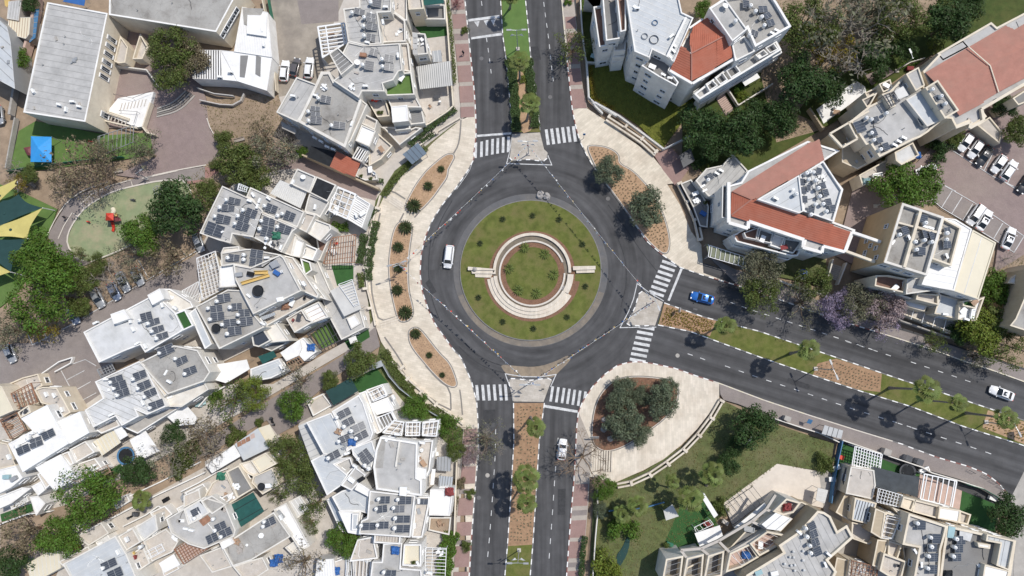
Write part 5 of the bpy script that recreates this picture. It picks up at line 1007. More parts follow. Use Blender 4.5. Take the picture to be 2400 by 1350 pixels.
heat('the cluttered white roof terrace',3.9,'B2',acs='1215,405,70');clutter('B2',[(1100,330,3,'heap','metal_grey','grey scrap on the cluttered white terrace'),(1075,370,3,'sofa','white_plastic','white sofa on the cluttered white terrace'),(1260,390,3.9,'box','white_plastic','white box on the cluttered roof'),(650,545,8.7,'tarp','net_green','green cloth on the crowded heater roof'),(640,610,8.7,'heap','metal_dark','dark junk pile on the crowded heater roof'),(590,610,8.7,'heap','white_plastic','white plastic bags on the crowded heater roof'),(1050,650,.1,'sofa','white_plastic','white sofa under the rusty pergola'),(1075,600,.1,'chair','red_plastic','red chair under the rusty pergola')])
pergola('B2','1045,562 1212,538 1200,735 982,742',2.8,1,.5,0,2.2,'metal_rust','rusty slatted pergola beside the plaza hedge',.1);lowwall('B2','1020,590 960,735',2.0,.3,'cream wall beside the rusty pergola','plaster_cream')
pergola('B2','390,180 450,205 440,240 380,225',9.6,0,.4,1,.4,'metal_white','white pipe frame on the heater roof edge',.07,8.6)
b = B('grey roof with a black trampoline and yellow slides','B2');TD = 'the grey roof with black trampoline'
b.v('350,748 470,770 680,680 705,700 830,935 490,1100 365,860',9.8,'roof_grey',.4,seam=(3,99,'seam'));b.v('262,668 440,640 470,640 690,680 560,775 470,770 350,750 268,762',9.4,'roof_stain',.3);b.v('248,762 350,752 375,905 252,912',8.6,'roof_white',.1);b.v('280,630 390,620 395,655 262,668',8.8,'plaster',.3);b.v('690,680 770,700 950,960 940,985 830,935 705,700',7.6,'concrete_pale',.3)
b.v('820,705 890,730 905,790 850,830',6.9,'turf_bright',.5,par='plaster_white');b.v('860,850 920,880 1010,1000 940,975',6.4,'plaster',.3);b.v('500,1105 830,940 940,985 570,1190',6.6,'terrace',.9);b.v('560,1190 650,1150 745,1285 600,1300',5.4,'plaster',.3);b.v('720,1130 830,1065 870,1130 920,1150 780,1230',5.6,'terrace',.7);b.v('835,1065 950,1010 1020,1120 900,1165',5.4,'roof_white',.4,seam=(0,.9,'wood'));b.v('890,740 945,725 1030,920 1130,1115 1240,1060 1280,1195 1110,1280 1020,1110 930,880',3.4,'roof_grey',.3,wall='plaster');b.v('1145,1125 1205,1095 1245,1165 1180,1205',3.8,'roof_white',.06)
heat(TD,9.1,'B2','303,700 418,680 415,712','355,702,75,50,5 515,675,85,60,8 510,735,85,55,8','585,702,0 848,885,60 460,970,40');trampoline('B2',523,935,42,9.4,'black round trampoline on the grey roof')
for s,lb in (('495,795 590,792 590,815 500,818','short yellow slide lying on the trampoline roof'),('400,875 595,815 605,835 410,893','long yellow slide lying on the trampoline roof')):
 p = T('B2',s,9.75);r = thing('plastic_slide',lb,'slide',(cen(p).x,cen(p).y,9.4));MB().prism(p,9.42,9.55).build('chute',r,'yellow_plastic');piece('side_rim','yellow_plastic',p[0],p[1],.08,.35,r);piece('side_rim','yellow_plastic',p[3],p[2],.08,.35,r)
clutter('B2',[(470,815,9.4,'box','black','black ball bin beside the yellow slides'),(655,808,9.4,'box','tarp_blue','blue toy on the trampoline roof'),(690,800,9.4,'chair','white_plastic','white toy chair on the trampoline roof'),(680,995,9.4,'box','white_plastic','white toy car near the trampoline roof edge'),(765,1020,5.8,'table','white_plastic','white table on the balcony under the trampoline roof'),(715,1040,5.8,'tarp','metal_rust','rust brown cloth on the balcony under the trampoline roof'),(850,985,5.8,'chair','black','black chair at the balcony end'),(770,1140,5,'chair','cloth_red','red chair on the lower balcony'),(815,1120,5,'table','metal_dark','dark table on the lower balcony'),(390,820,9.4,'box','metal_grey','grey cabinet on the trampoline roof edge')])
awning('B2','520,1090 630,1020 645,1045 535,1115',8.2,'galv','galvanised stair flight below the trampoline roof, upper one','roof_stair',6.5,(1,.35),'metal_grey',cat='stair');awning('B2','535,1120 640,1085 645,1105 560,1140',7.4,'galv','galvanised stair flight below the trampoline roof, lower one','roof_stair',6.5,(1,.35),'metal_grey',cat='stair');awning('B2','600,740 650,715 680,755 625,780',10.3,'metal_grey','grey table frame on the trampoline roof','sun_shelter',9.4,cat='frame')
pergola('B2','92,705 225,655 285,920 130,1000',5.4,0,.7,1,.7,'metal_white','white lattice pergola over the grey street',.07,2.6);B('cream terrace under the white lattice pergola','B2','plaster_cream','terrace_block','house').v('130,740 225,660 285,920 110,1020',3,'terrace',.7)
pergola('B2','-10,935 105,870 140,1000 20,1040',3,1,.3,0,3,'metal_white','white louvred carport frame by the grey street',.08)
awning('B2','1030,935 1190,860 1250,1060 1130,1115',4.6,'poly_sheet','grey fabric roof with white pipes by the plaza hedge','fabric_roof',0,cat='roof');pergola('B2','1090,890 1185,855 1235,1030 1200,1045',4.9,0,.55,1,9,'metal_white','white pipe frame at the edge of the grey fabric roof',.07,0)
pergola('B2','870,1240 1030,1130 1110,1280 960,1350',2.8,1,.75,0,3,'metal_dark','dark beam pergola over the artificial turf yard',.1);zone('turf_court','turf_bright','B2','900,1240 1030,1150 1090,1280 980,1340',.02);awning('B2','1160,1270 1210,1250 1225,1290 1175,1310',2.4,'roof_white','small white parasol roof on the turf strip','garden_canopy',cat='canopy')
b = B('stained roof with two columns of solar heaters','B2');H2 = 'the stained roof with two heater columns'
b.v('85,1045 310,925 400,930 500,1105 570,1190 250,1345',8.6,'roof_stain',.35);b.v('40,1090 85,1055 200,1310 150,1345',7.4,'roof_blue',.1,par='plaster_white');b.v('-40,1100 30,1070 60,1180 -30,1230',7,'turf',.3,par='plaster_white');b.v('475,1240 560,1200 615,1285 530,1330 490,1320',6.2,'collector',.2);b.v('540,1330 640,1290 740,1290 735,1300 620,1360',3.2,'roof_dark',.2)
heat(H2,8.25,'B2','228,1008 165,1057 180,1135 265,1172 300,1237 320,1050 377,1103 381,1155','285,985,85,60,-10 232,1060,80,50,-10 240,1115,90,60,-8 328,1160,85,55,-8 362,1215,90,62,-8 375,1045,70,50,-5 428,1090,75,55,-5 443,1148,85,60,-8','560,1165,30');trampoline('B2',228,1198,33,8.3,'small black round tub on the stained heater roof')
b = B('pale long roof with four collectors and a square of turf','B1','plaster_white');
b.v('585,1135 1095,865 1180,950 1235,1000 1285,1125 1020,1280 985,1225 870,1270 695,1350',8,'roof_pale',.35,seam=(2,1.0,'seam',.05));b.v('775,1010 870,975 915,1040 800,1080',8.9,'roof_white',.1);b.v('1035,875 1120,828 1155,900 1070,945',9,'roof_white',.1);b.v('1120,830 1195,830 1340,920 1360,960 1235,1000 1160,900',6.4,'plaster',.4);b.v('1225,1005 1300,975 1360,1090 1285,1125',8.3,'turf',.35,par='plaster_white')
heat('the pale long roof with turf square',7.65,'B1','972,1053 1032,1075 1058,1130 1090,1180','1030,1025,75,60,-18 1085,1060,70,42,-18 1113,1112,75,42,-18 1143,1160,75,42,-18','1140,945,70 915,1055,80 935,1115,60 965,1215,-30 1020,1235,60 1230,965,40 672,1070,-25')
b = B('mottled grey roof with three collectors between the pale roofs','C1','plaster');
b.v('880,0 1100,-110 1250,-80 1330,60 1290,120 1060,200',7.8,'roof_stain',.3);b.v('905,15 985,0 1070,190 1040,215',7.2,'plaster_cream',.2,win=False);b.v('1040,215 1290,120 1320,170 1150,280 1060,280',6,'plaster',.4)
heat('the mottled roof between pale roofs',7.5,'C1','1000,-60 1160,72 1100,-25','1050,-80,95,60,-25 1205,50,75,48,-22 1150,-15,70,45,-25','1070,120,30')
b = B('pale grey roof with seven collectors in two columns','C1','plaster_white');
b.v('600,120 880,-10 910,10 1045,280 930,330 860,300 880,340 770,400 730,340 590,410 535,300 650,225',7.6,'roof_pale',.3,seam=(4,1.0,'seam_dark',.05));b.v('600,420 730,345 760,400 640,450',4.8,'concrete_pale',.4);b.v('770,405 880,345 1040,290 1140,280 870,450',4.4,'concrete',.4)
heat('the pale grey roof with seven collectors',7.35,'C1','687,125 710,165 733,208 833,105 862,165 905,218 940,288','735,105,80,42,-20 758,145,80,55,-20 780,190,70,48,-20 885,78,75,48,-22 913,142,75,50,-25 953,190,70,45,-25 990,265,85,50,-22','905,255,60 705,330,-25 670,105,0')
pergola('C1','615,45 705,5 730,50 640,95',4,0,.5,1,.6,'metal_grey','grey grid frame above the bay parking',.08);awning('C1','715,415 770,400 810,460 760,490',3.6,'roof_white','white awning between the cream awning and grey roof','awning');awning('C1','590,500 720,420 765,505 645,590',3.2,'cream_sheet','pale yellow awning beside the trampoline garden',ribs=(1,.7));awning('C1','1055,340 1180,270 1250,350 1230,390 1120,400',3,'roof_white','white yard roof beside the dark tree','yard_roof',cat='roof');awning('C1','820,490 920,430 1010,560 880,620',2.8,'roof_white','white sheet roof behind the trampoline','yard_roof',cat='roof')
trampoline('C1',795,590,58,.1,'blue rimmed trampoline in the lane garden','metal_blue',True)
b = B('house at the left edge with wide blank white roofs','D4','plaster_white');
b.v('220,455 495,310 605,510 720,720 240,1020 85,720 340,580',7.8,'roof_white',.12,par='roof_white');b.v('600,490 840,380 940,605 720,730',7.2,'roof_white',.1,par='roof_white');b.v('370,970 640,830 820,1080 575,1220',6.0,'roof_white',.1,par='roof_white');b.v('390,1040 470,1010 560,1130 480,1200',5.2,'terrace',.4);b.v('330,1170 430,1115 475,1210 400,1270',4.6,'roof_white',.06);b.v('310,1280 400,1270 480,1350 380,1480',3.8,'roof_white',.1);b.v('-40,1000 160,950 240,1080 120,1180 -40,1260',6.4,'roof_white',.2);b.v('640,830 720,800 780,930 740,950',5.6,'concrete_pale',.4);b.v('730,780 900,690 1000,810 800,920',4.8,'terrace',.5);b.v('760,950 1000,870 1090,990 830,1080',3.4,'concrete_pale',.4);b.v('-40,1290 230,1180 330,1190 120,1350 -40,1420',4.6,'roof_white',.3)
heat('the blank white roof at the left edge',7.7,'D4','155,755 280,670 405,600','245,780,120,85,-25 375,675,110,40,-22 385,725,120,55,-22 510,620,120,85,-28','330,610,0 430,580,10 90,860,60');heat('the low flat roofs above the wide tree',3.1,'D4',acs='930,980,-25 990,950,-25 1020,985,-25 880,720,-30')
b = B('cream flat roof cut by the left photo edge','D4','plaster_cream');b.v('-60,90 20,115 145,370 -60,460',6.6,'cream_sheet',.15);pergola('D4','70,215 330,80 400,280 150,360',5.4,0,.8,1,.7,'metal_rust','rusty grid pergola at the left edge, upper one',.1,2.5);pergola('D4','0,470 170,380 270,580 110,670',5,1,9,0,.6,'metal_rust','rusty slat pergola at the left edge, lower one',.1,2.5)
b = B('beige terraces around the rusty pergolas','D4','plaster_cream');b.v('20,115 240,20 400,-20 450,110 360,160 420,290 150,370',2.8,'terrace',.5);b.v('360,150 450,120 600,130 680,270 745,390 610,470 500,310 430,290',5.4,'concrete_pale',.4);b.v('0,470 170,380 275,580 110,690',2.8,'terrace',.4);b.v('-60,690 80,720 170,950 -60,1000',3.2,'concrete_pale',.5);b.v('185,390 300,310 330,390 215,450',5.8,'roof_pale',.4)
heat('the beige terraces at the left edge',4.9,'D4',acs='485,200,60 570,210,60 655,360,65 600,350,65');clutter('D4',[(240,265,2.4,'chair','black','black chair under the upper rusty pergola'),(160,190,2.4,'table','wood','table under the upper rusty pergola'),(125,440,2.4,'chair','black','black chair under the lower rusty pergola'),(240,380,5.4,'heap','metal_dark','dark junk on the pale terrace by the pergolas'),(65,1070,6.3,'box','cyan_plastic','pale turquoise skylight on the left white roof'),(140,1090,6.3,'box','metal_grey','grey skylight on the left white roof'),(80,530,2.4,'sofa','wood','brown sofa under the lower rusty pergola')])
awning('C1','240,910 285,890 295,935 255,960',2,'shade_green','teal corner awning over the left lane yard','awning')
b = B('blue grey roof at the bottom edge with two collectors','C1','plaster');b.v('395,1275 730,1095 800,1210 880,1400 480,1420',6.4,'roof_blue',.3,seam=(0,.9,'seam',.04));b.v('745,1100 840,1045 890,1135 800,1190',5.8,'terrace',.6);b.v('840,1050 985,960 1000,1060 905,1130',5.2,'roof_pale',.3);b.v('905,1130 1050,1050 1130,1130 1090,1200 960,1260',4.2,'terrace',.6);b.v('760,1260 905,1160 950,1270 830,1350',4.6,'terrace',.6);b.v('165,1275 370,1160 385,1300 200,1400',3.6,'cream_sheet',.08,seam=(1,.8,'seam'),par='cream_sheet');b.v('370,1260 560,1160 570,1190 400,1290',4.2,'concrete_pale',.4);b.v('480,1100 640,1010 690,1080 560,1160',3.2,'terrace',.5)
heat('the blue grey roof at the bottom edge',6.1,'C1','640,1305 880,1170','690,1275,85,50,-25 730,1335,80,60,-25','800,1120,60 745,1200,60')
b = B('terraced roof with red brown panel and blue windows at the bottom','C2','plaster');b.v('-80,1080 -110,990 130,850 260,890 330,1060 320,1100 130,1180 30,1150',6.6,'roof_grey',.4);b.v('0,930 110,865 165,950 30,1030',7.0,'roof_pale',.2);b.v('100,880 180,840 270,900 180,960',6.8,'roof_stain',.3);b.v('0,840 100,800 110,860 0,920',5,'terrace',.3)
heat('the terraced roof with red brown panel',6.3,'C2','178,995 190,1067 228,1107 60,990','90,937,75,45,-28 235,1035,65,48,-25 268,1075,70,50,-25 182,1110,65,55,-25','15,1050,10 50,1060,10')
p_ = thing('sun_shelter','red brown flat panel on the terraced roof','panel',T1('C2',132,1000,6.6));q = T('C2','97,1000 150,965 178,995 125,1035',6.6);MB().prism(q,6.4,6.62,bot=True).build('sheet',p_,'metal_rust');[MB().tube([(v.x,v.y,6.2),(v.x,v.y,6.5)],.04,5).build('foot',p_,'metal_grey') for v in inset(ccw(q),.1)]
pergola('C2','-60,1180 95,1085 150,1180 0,1275',4.6,0,.55,1,.55,'metal_rust','brown lattice pergola with laundry at the bottom edge',.09,2.6);B('pink courtyard under the brown lattice pergola','C2','plaster','terrace_block','house').v('-60,1180 95,1085 150,1180 0,1275',2.8,'terrace_pink',.5);awning('C1','1005,1270 1100,1210 1140,1280 1040,1330',3.4,'roof_white','white awning beside the brown lattice pergola','awning')
b = B('house with cream roofs and teal shade net by the lane','C2','plaster_cream');b.v('425,620 520,570 590,640 480,700',5.8,'cream_sheet',.25);b.v('440,720 560,665 610,770 500,835 430,760',5.4,'roof_grey',.5);b.v('270,690 350,650 440,800 340,860',5.8,'roof_dark',.4);b.v('180,760 270,700 345,860 280,900 200,880 130,850',5.2,'terrace',.5);b.v('350,640 425,620 480,700 440,720 400,700',5,'plaster',.3)
awning('C2','290,905 440,820 510,940 365,1040',4.4,'shade_green','large dark teal shade net between the cream roofs','shade_net',2,(0,2.2),'shade_black',cat='shade net');trampoline('C2',492,785,24,5.0,'grey round tub on the cream roofed house');clutter('C2',[(540,778,5,'box','white_plastic','white square frame beside the grey tub'),(195,885,4.8,'tarp','tarp_blue','blue cloth on the littered terrace'),(270,850,4.8,'heap','wood','heap of wood on the littered terrace'),(330,790,5.5,'heap','white_plastic','white laundry and boxes beside the dark roof'),(235,720,4.8,'tarp','net_green','green netting at the lane wall')])
awning('C2','325,515 470,415 545,540 380,620',3.6,'roof_blue','patched white roof with four rusty squares','yard_roof',0,cat='roof');awning('C2','140,650 320,520 365,590 180,700',3,'roof_white','white lean-to roof along the lane under bare tree','yard_roof',cat='roof');awning('C2','470,415 545,390 590,480 530,520',3,'cream_sheet','cream sheet roof at the scooter corner','yard_roof',cat='roof')
for i,(x,y) in enumerate(((353,515),(380,500),(408,485),(437,465))): q = T('C2','%d,%d %d,%d %d,%d %d,%d' % (x-14,y-8,x+10,y-20,x+16,y+8,x-10,y+20),3.62);r = thing('rusty_patch','%s rusty square sheet from the left on the patched white roof' % ORD[i],'sheet',(cen(q).x,cen(q).y,3.6));MB().prism(q,3.6,3.66,bot=True).build('sheet',r,'metal_rust' if i < 3 else 'terrace_pink')
b = B('long stained flat roof with one dark collector at the bottom','C2','plaster');b.v('240,1160 570,945 680,1100 430,1250 310,1290',5.6,'roof_stain',.3);b.v('570,930 650,885 800,1160 740,1195',4.4,'roof_white',.4);b.v('640,890 740,840 800,930 700,1000',3.2,'poly_sheet',.1,seam=(1,.8,'metal_white'));b.v('310,1290 430,1250 500,1230 540,1310 400,1400',4,'terrace',.5);b.v('640,1170 700,1130 740,1195 690,1220',3.4,'plaster',.4);b.v('100,1220 240,1165 310,1290 180,1330',3.6,'concrete_pale',.4)
heat('the long stained bottom roof',5.3,'C2','498,1040 505,1010','545,1008,70,50,-25','615,980,60',dishes='490,1095,16 400,1155,8');clutter('C2',[(600,1240,3.6,'tarp','tarp_blue','crumpled dark blue tarpaulin at the bottom'),(570,1270,3.2,'tarp','tarp_blue','folded dark blue tarpaulin at the bottom'),(330,1140,5.4,'heap','wood','long grey timber on the stained bottom roof'),(350,1180,5.4,'heap','wood_grey','grey boards on the stained bottom roof'),(610,965,4.1,'sofa','metal_grey','grey lounger on the white terrace strip')])
b = B('low white roofs at the bottom edge beside bare tree','C2','plaster_white');b.v('845,1250 950,1240 960,1400 830,1400',4,'roof_white',.1,seam=(1,.5,'seam'));b.v('950,1260 1030,1230 1030,1400 955,1400',3.4,'terrace',.4);b.v('1100,1120 1200,1100 1230,1240 1050,1260',5,'concrete_pale',.5);pergola('C2','1035,1235 1185,1250 1175,1400 1025,1400',4.2,1,.7,0,3,'metal_white','white slat pergola with red chair at the bottom edge',.1,2);clutter('C2',[(1080,1315,.1,'chair','cloth_red','red chair under the bottom white pergola'),(1130,1325,.1,'sofa','white_plastic','white bench under the bottom white pergola'),(960,1320,3,'tarp','tarp_blue','small blue sheet on the bottom white roofs')])
b = B('white sheet roofs with a ribbed frame beside the lane','D3','plaster_white');b.v('255,1110 460,970 480,1060 450,1140 320,1200',3.6,'roof_white',.06);b.v('460,970 500,950 640,1100 510,1200 450,1130',3.2,'roof_white',.3);b.v('-60,1280 240,1170 320,1300 160,1380 -60,1420',3.4,'roof_blue',.08,seam=(0,.9,'seam'));b.flat('20,1150 180,1090 215,1150 70,1230',3.4,'shade_green',.3)
pergola('D3','320,1215 455,1145 505,1215 370,1300',3,0,.7,1,.5,'wood','wooden lattice beside the white sheet roofs',.08);clutter('D3',[(575,1055,2.9,'tarp','tarp_blue','blue cloth on the white sheet roof')]);heat('the white sheet roofs by the lane',3.3,'D3',acs='265,1260,60')
awning('C1','1130,30 1290,-30 1310,60 1200,110',3,'roof_white','white yard roof behind the lime tree','yard_roof',cat='roof') if 0 else awning('C2','160,20 400,-20 420,40 270,130 200,110',3.4,'roof_white','large white yard roof behind the lime tree','yard_roof',cat='roof')
awning('C2','900,180 1060,95 1105,180 950,270',2.8,'shade_teal','dark teal shade net over the lane corner yard','shade_net',cat='shade net');awning('C2','1185,15 1250,-15 1265,20 1200,45',2.2,'galv','small pale green awning at the plaza end of the turf court','awning')
b = B('blue grey roofed house with glass terrace beside the lane','D5','plaster_white');LD = 'the blue grey roof beside the glass terrace'
b.v('62,390 270,310 320,400 420,620 350,690 205,655',8,'roof_blue',.3,seam=(1,1.6,'seam',.05));b.v('100,710 205,655 350,690 430,680 300,740 410,830 350,920 235,1000',7.7,'roof_blue',.25,seam=(1,1.0,'seam',.05));b.v('275,300 500,160 540,230 620,480 600,540 440,610 400,640 320,400',8.2,'roof_pale',.25);b.v('440,605 610,540 640,640 600,790 530,760 450,660',8.1,'roof_blue',.2);b.v('455,195 510,165 650,470 600,500 570,430',6.6,'roof_blue',.3);b.v('350,915 470,760 560,830 440,960',8.4,'roof_grey',.3);b.v('300,740 430,680 460,770 400,830',7.2,'roof_grey',.9)
b.v('275,1010 360,960 520,920 580,1000 570,1150 500,1130 340,1130',6.4,'roof_blue',.25,seam=(0,.9,'seam',.04));b.v('330,1130 520,1130 500,1250 520,1330 410,1310',6.2,'roof_white',.15);b.v('465,950 500,890 590,950 580,1010',7.6,'roof_white',.1);b.v('445,1150 500,1150 485,1290 440,1290',6.9,'roof_blue',.05);b.v('230,1035 275,1010 410,1310 350,1300',3.6,'galv',.05)
heat(LD,7.9,'D5','310,352 373,428 433,465 328,553 472,528 240,692 490,698 545,752 578,780','383,312,95,65,-28 418,385,85,65,-28 500,430,105,65,-25 385,525,80,60,-25 525,500,100,65,-28 293,665,100,65,-28 550,655,80,70,-38 580,700,85,70,-38','403,650,-20 470,755,30',grey=(4,))
awning('D5','-5,420 62,390 205,655 100,710',5.2,'poly_sheet','grey glass roofed terrace left of the blue grey roof','glass_roof',0,(0,1.1),'metal_grey',cat='roof');clutter('D5',[(320,470,8,'heap','wood','rubble heap on the blue grey roof'),(440,555,8,'tarp','tarp_blue','dark blue cloth on the blue grey roof'),(385,585,8,'heap','metal_grey','metal junk on the blue grey roof'),(440,870,8.1,'box','white_plastic','white box on the square grey roof'),(520,865,8.1,'box','black','black hatch beside the square grey roof')])
b = B('house with white roof terraces facing the plaza hedge','D5','plaster_white');b.v('500,150 560,125 690,470 650,490',6.2,'plaster',.3);b.v('560,120 700,70 740,160 620,220',5.2,'terrace',.6);b.v('600,235 740,180 800,290 650,330',5.6,'roof_white',.12);b.v('640,350 780,300 810,370 690,460',4.8,'roof_dark',.6);b.v('65,215 200,150 280,250 120,340',1.2,'concrete_pale',.4)
pergola('D5','590,140 690,90 735,170 625,215',6.4,0,.9,1,1.2,'metal_white','white pergola over the upper plaza side terrace',.11,4.6);pergola('D5','640,360 780,300 815,370 680,465',6,1,.6,0,9,'metal_white','white pergola over the dark terrace',.12,4.3);heat('the white plaza side terraces',5.5,'D5',acs='820,490,0 790,180,60')
b = B('house with large smooth grey roof and white pergola row','D5','plaster_white');GD = 'the lower roof of the smooth grey house'
b.v('680,510 990,560 985,850 1025,870 1025,1005 645,950 620,760 640,620',8.6,'roof_grey',.35,pw=.35,seam=(0,99,'seam'));b.beam('840,545 808,760',8.7,.35,.5,'plaster');b.flat('690,525 725,530 700,770 640,770 655,620',8.28,'roof_stain',.02);b.v('990,545 1120,540 1090,790 1060,860 950,860 985,760',6.6,'terrace',.6);b.v('955,760 1060,780 1055,860 950,855',8.0,'roof_white',.1);b.v('590,960 970,1000 930,1350 500,1320 520,1210 570,1190',8.2,'roof_grey',.35);b.v('975,1010 1090,1010 1080,1100 1030,1350 940,1350',6.2,'terrace',.5);b.v('1095,950 1290,945 1260,1170 1085,1165',5.0,'roof_white',.2,par='plaster_white');b.v('1090,1180 1270,1180 1255,1330 1080,1290',1.5,'dirt',.2,wall='concrete');b.flat('840,930 900,930 895,1005 838,1000',9.0,'roof_white',.5)
b.v('695,480 790,370 885,385 860,505',5.2,'terrace',.5);b.v('890,385 1015,385 1010,505 885,505',5.2,'terrace',.5);b.v('1030,385 1170,370 1150,510 1025,505',5.2,'terrace',.5)
for s,lb in (('700,475 790,375 875,390 855,500','white pergola at the head of the smooth grey roof, first of three'),('895,390 1010,390 1005,500 890,500','white pergola at the head of the smooth grey roof, middle of three'),('1035,395 1165,380 1145,505 1030,500','white pergola at the head of the smooth grey roof, last of three')): pergola('D5',s,6.6,1,.8,0,1.1,'metal_white',lb,.12,4.7)
heat(GD,7.85,'D5','660,1033 640,1115 820,1038 785,1107 800,1192 795,1275 650,1252 515,1255','720,1035,75,60,2 698,1110,75,60,-5 890,1040,95,60,2 840,1110,80,58,2 872,1195,105,60,3 870,1275,105,62,3 710,1245,75,58,2 588,1255,105,60,2','1000,1045,90',grey=(4,));heat('the upper smooth grey roof',8.25,'D5',acs='820,490,5 905,965,10 1030,560,10');heat('the pink side terrace of the smooth grey house',5.8,'D5','1020,625','1043,1050,80,45,5','965,1250,90')
awning('D5','1150,680 1270,670 1265,800 1150,790',2.6,'metal_grey','grey slatted canopy in the fenced garden, upper one','garden_canopy',ribs=(1,.6),ribm='seam_dark',cat='canopy');awning('D5','1170,835 1285,845 1275,930 1165,920',2.4,'galv','grey slatted canopy in the fenced garden, lower one','garden_canopy',ribs=(1,.5),ribm='seam_dark',cat='canopy');awning('D5','1110,780 1140,780 1125,910 1095,910',4,'roof_white','narrow white awning along the smooth grey house','awning')
clutter('D5',[(1010,690,6.1,'chair','wood','wooden chair on the pergola side terrace'),(1040,730,6.1,'table','wood','wooden table on the pergola side terrace'),(1255,970,4.9,'tarp','cloth_red','dark red cloth on the low white roof'),(1180,1230,1.4,'heap','wood','rubble in the brown bare yard'),(1140,655,.1,'box','white_plastic','white chest in the fenced garden')])
b = B('grey roofed house at the bottom edge with blue cloth','C3','plaster_white');b.v('130,1145 250,1140 240,1300 370,1310 380,1420 40,1420 60,1260 120,1260',6,'roof_grey',.35);b.v('260,1150 370,1150 370,1290 250,1285',6.4,'cream_sheet',.6);b.v('-60,1230 60,1240 40,1420 -60,1420',3.4,'terrace',.5);b.v('75,1085 240,1095 235,1150 70,1140',7.2,'wood_grey',.5,seam=(1,.5,'plaster'));heat('the roof with the blue cloth',5.7,'C3','130,1330','180,1335,60,45,5','425,1330,10 350,1270,60');clutter('C3',[(205,1190,5.7,'tarp','tarp_blue','bright blue cloth on the bottom grey roof'),(320,1265,5.8,'pot','terrace','pot on the cream bottom terrace')])
pergola('C3','400,1170 530,1175 520,1400 390,1400',3.2,0,.6,1,2.6,'metal_white','white pole pergola with laundry at the bottom pavement',.08);clutter('C3',[(490,1200,1.5,'heap','white_plastic','white laundry heap under the pole pergola')])
TILES['E1'] = (0,797,1.4817)
for s,h,lb in (('430,552 560,492 700,422',.6,'pale kerb wall on the upper side of the lower lane'),('385,622 470,577 560,532 720,457',1.0,'white yard wall on the lower side of the lower lane'),('300,690 375,647 402,692',1.3,'white corner wall beside the round green lane tree'),('205,762 300,702 330,735',1.2,'white wall behind the cream shed'),('640,522 700,492 760,457 800,442',1.2,'white yard wall below the patched roof'),('440,642 520,602 562,572 600,590',1.2,'white wall beside the bushy palm'),('0,640 110,600 190,590',1.1,'pale wall along the left lane lawn'),('150,120 215,75 262,60 255,80 200,110',.8,'pale curb wall round the bay parking'),('700,230 735,190 790,160',1.2,'white yard wall behind the lime tree')):
 lowwall('E1',s,h,.22,lb,'plaster_white')
b = B('low white yard rooms along the lower lane','E1','plaster_white');b.v('440,660 500,632 520,668 470,700',2.6,'roof_pale',.3);b.v('520,600 572,575 600,605 545,640',2.4,'terrace',.5);b.v('640,530 705,498 725,525 665,560',2.6,'roof_grey',.4);b.v('330,700 372,672 392,702 350,735',2.4,'roof_pale',.3);b.v('390,560 440,535 452,560 405,588',1.4,'terrace',.4)
clutter('E1',[(575,555,.1,'box','black','black covered barbecue beside the lane wall'),(470,605,.1,'box','metal_dark','dark bin on the pale yard by the palm'),(595,640,4,'tarp','tarp_blue','small blue cloth hanging at the terraced roof'),(460,755,4.3,'box','cloth_red','dark red box on the bottom terrace'),(465,740,4.3,'chair','yellow_plastic','yellow chair on the bottom terrace'),(600,690,3.9,'heap','white_plastic','white odds and ends on the sandy coloured terrace'),(265,720,3.6,'box','cloth_red','dark red chest on the wall behind the cream shed'),(700,215,.1,'tarp','cyan_plastic','pale blue paddling tub in the sandy yard, first'),(690,225,.1,'box','cyan_plastic','pale blue crate in the sandy yard'),(330,410,.1,'table','terrace','brick coloured table beside the pale yellow awning'),(350,430,.1,'heap','terrace_pink','pink paving rubble beside the trampoline'),(780,565,4.9,'heap','wood','brown boxes on the littered terrace'),(800,545,4.9,'heap','white_plastic','white bags on the littered terrace'),(640,545,2.3,'heap','metal_grey','grey scrap on the low yard room')])
heat('the low white yard rooms',2.3,'E1',acs='455,670,-25 560,605,-25 690,520,-25 350,705,-25')
b = B('stepped white rooms and terraces along the bottom left lane','E1','plaster_white')
for s,h,m in (('480,690 540,662 556,690 498,720',3.4,'terrace_pink'),('612,585 655,562 668,590 628,612',4.4,'roof_pale'),('655,612 690,594 702,618 668,636',6.9,'roof_white'),('745,560 790,536 800,556 756,580',5.6,'roof_stain'),('235,655 275,632 288,655 250,680',2.4,'terrace'),('690,700 735,678 748,705 702,728',4.8,'roof_pale'),('760,700 800,680 812,706 772,728',6.2,'roof_white'),('800,760 850,735 862,765 812,790',3.4,'terrace'),('420,800 470,776 482,806 430,830',3.0,'roof_white'),('560,790 610,765 622,795 570,822',2.8,'terrace'),('30,560 90,535 100,560 40,590',2.6,'roof_pale'),('255,470 310,445 322,470 268,498',4.4,'terrace')): b.v(s,h,m,.4,pw=.18)
pergola('E1','505,735 560,708 572,732 518,760',4.4,0,.5,1,1.4,'metal_white','small white pergola on the sandy coloured terrace',.08,3.6);pergola('E1','330,455 372,434 384,458 342,480',5.6,0,.5,None,1,'wood','small wooden slat shade above the pale yellow awning',.08,4.6)
def drop_protos(): drop(tk);drop(acu)
b = B('white apartment block with pale blue seamed roof and red tiled middle','D8','plaster_white','apartment_block','apartment block');NB = 'the block with the red tiled middle'
b.v('550,-80 1190,-80 1240,150 1380,215 1135,755 1060,690 880,605 845,705 660,625',13.5,'roof_blue',.35,seam=(7,.95,'seam',.13));b.v('745,800 850,690 885,605 1130,750 1085,850 1200,1000 1170,1050 950,930',11.8,'roof_dark',.9,par='plaster_white');b.beam('1055,690 1290,210',13.9,.4,.8,'plaster_white');b.beam('1140,750 1360,230',13.7,.15,.6,'plaster_white')
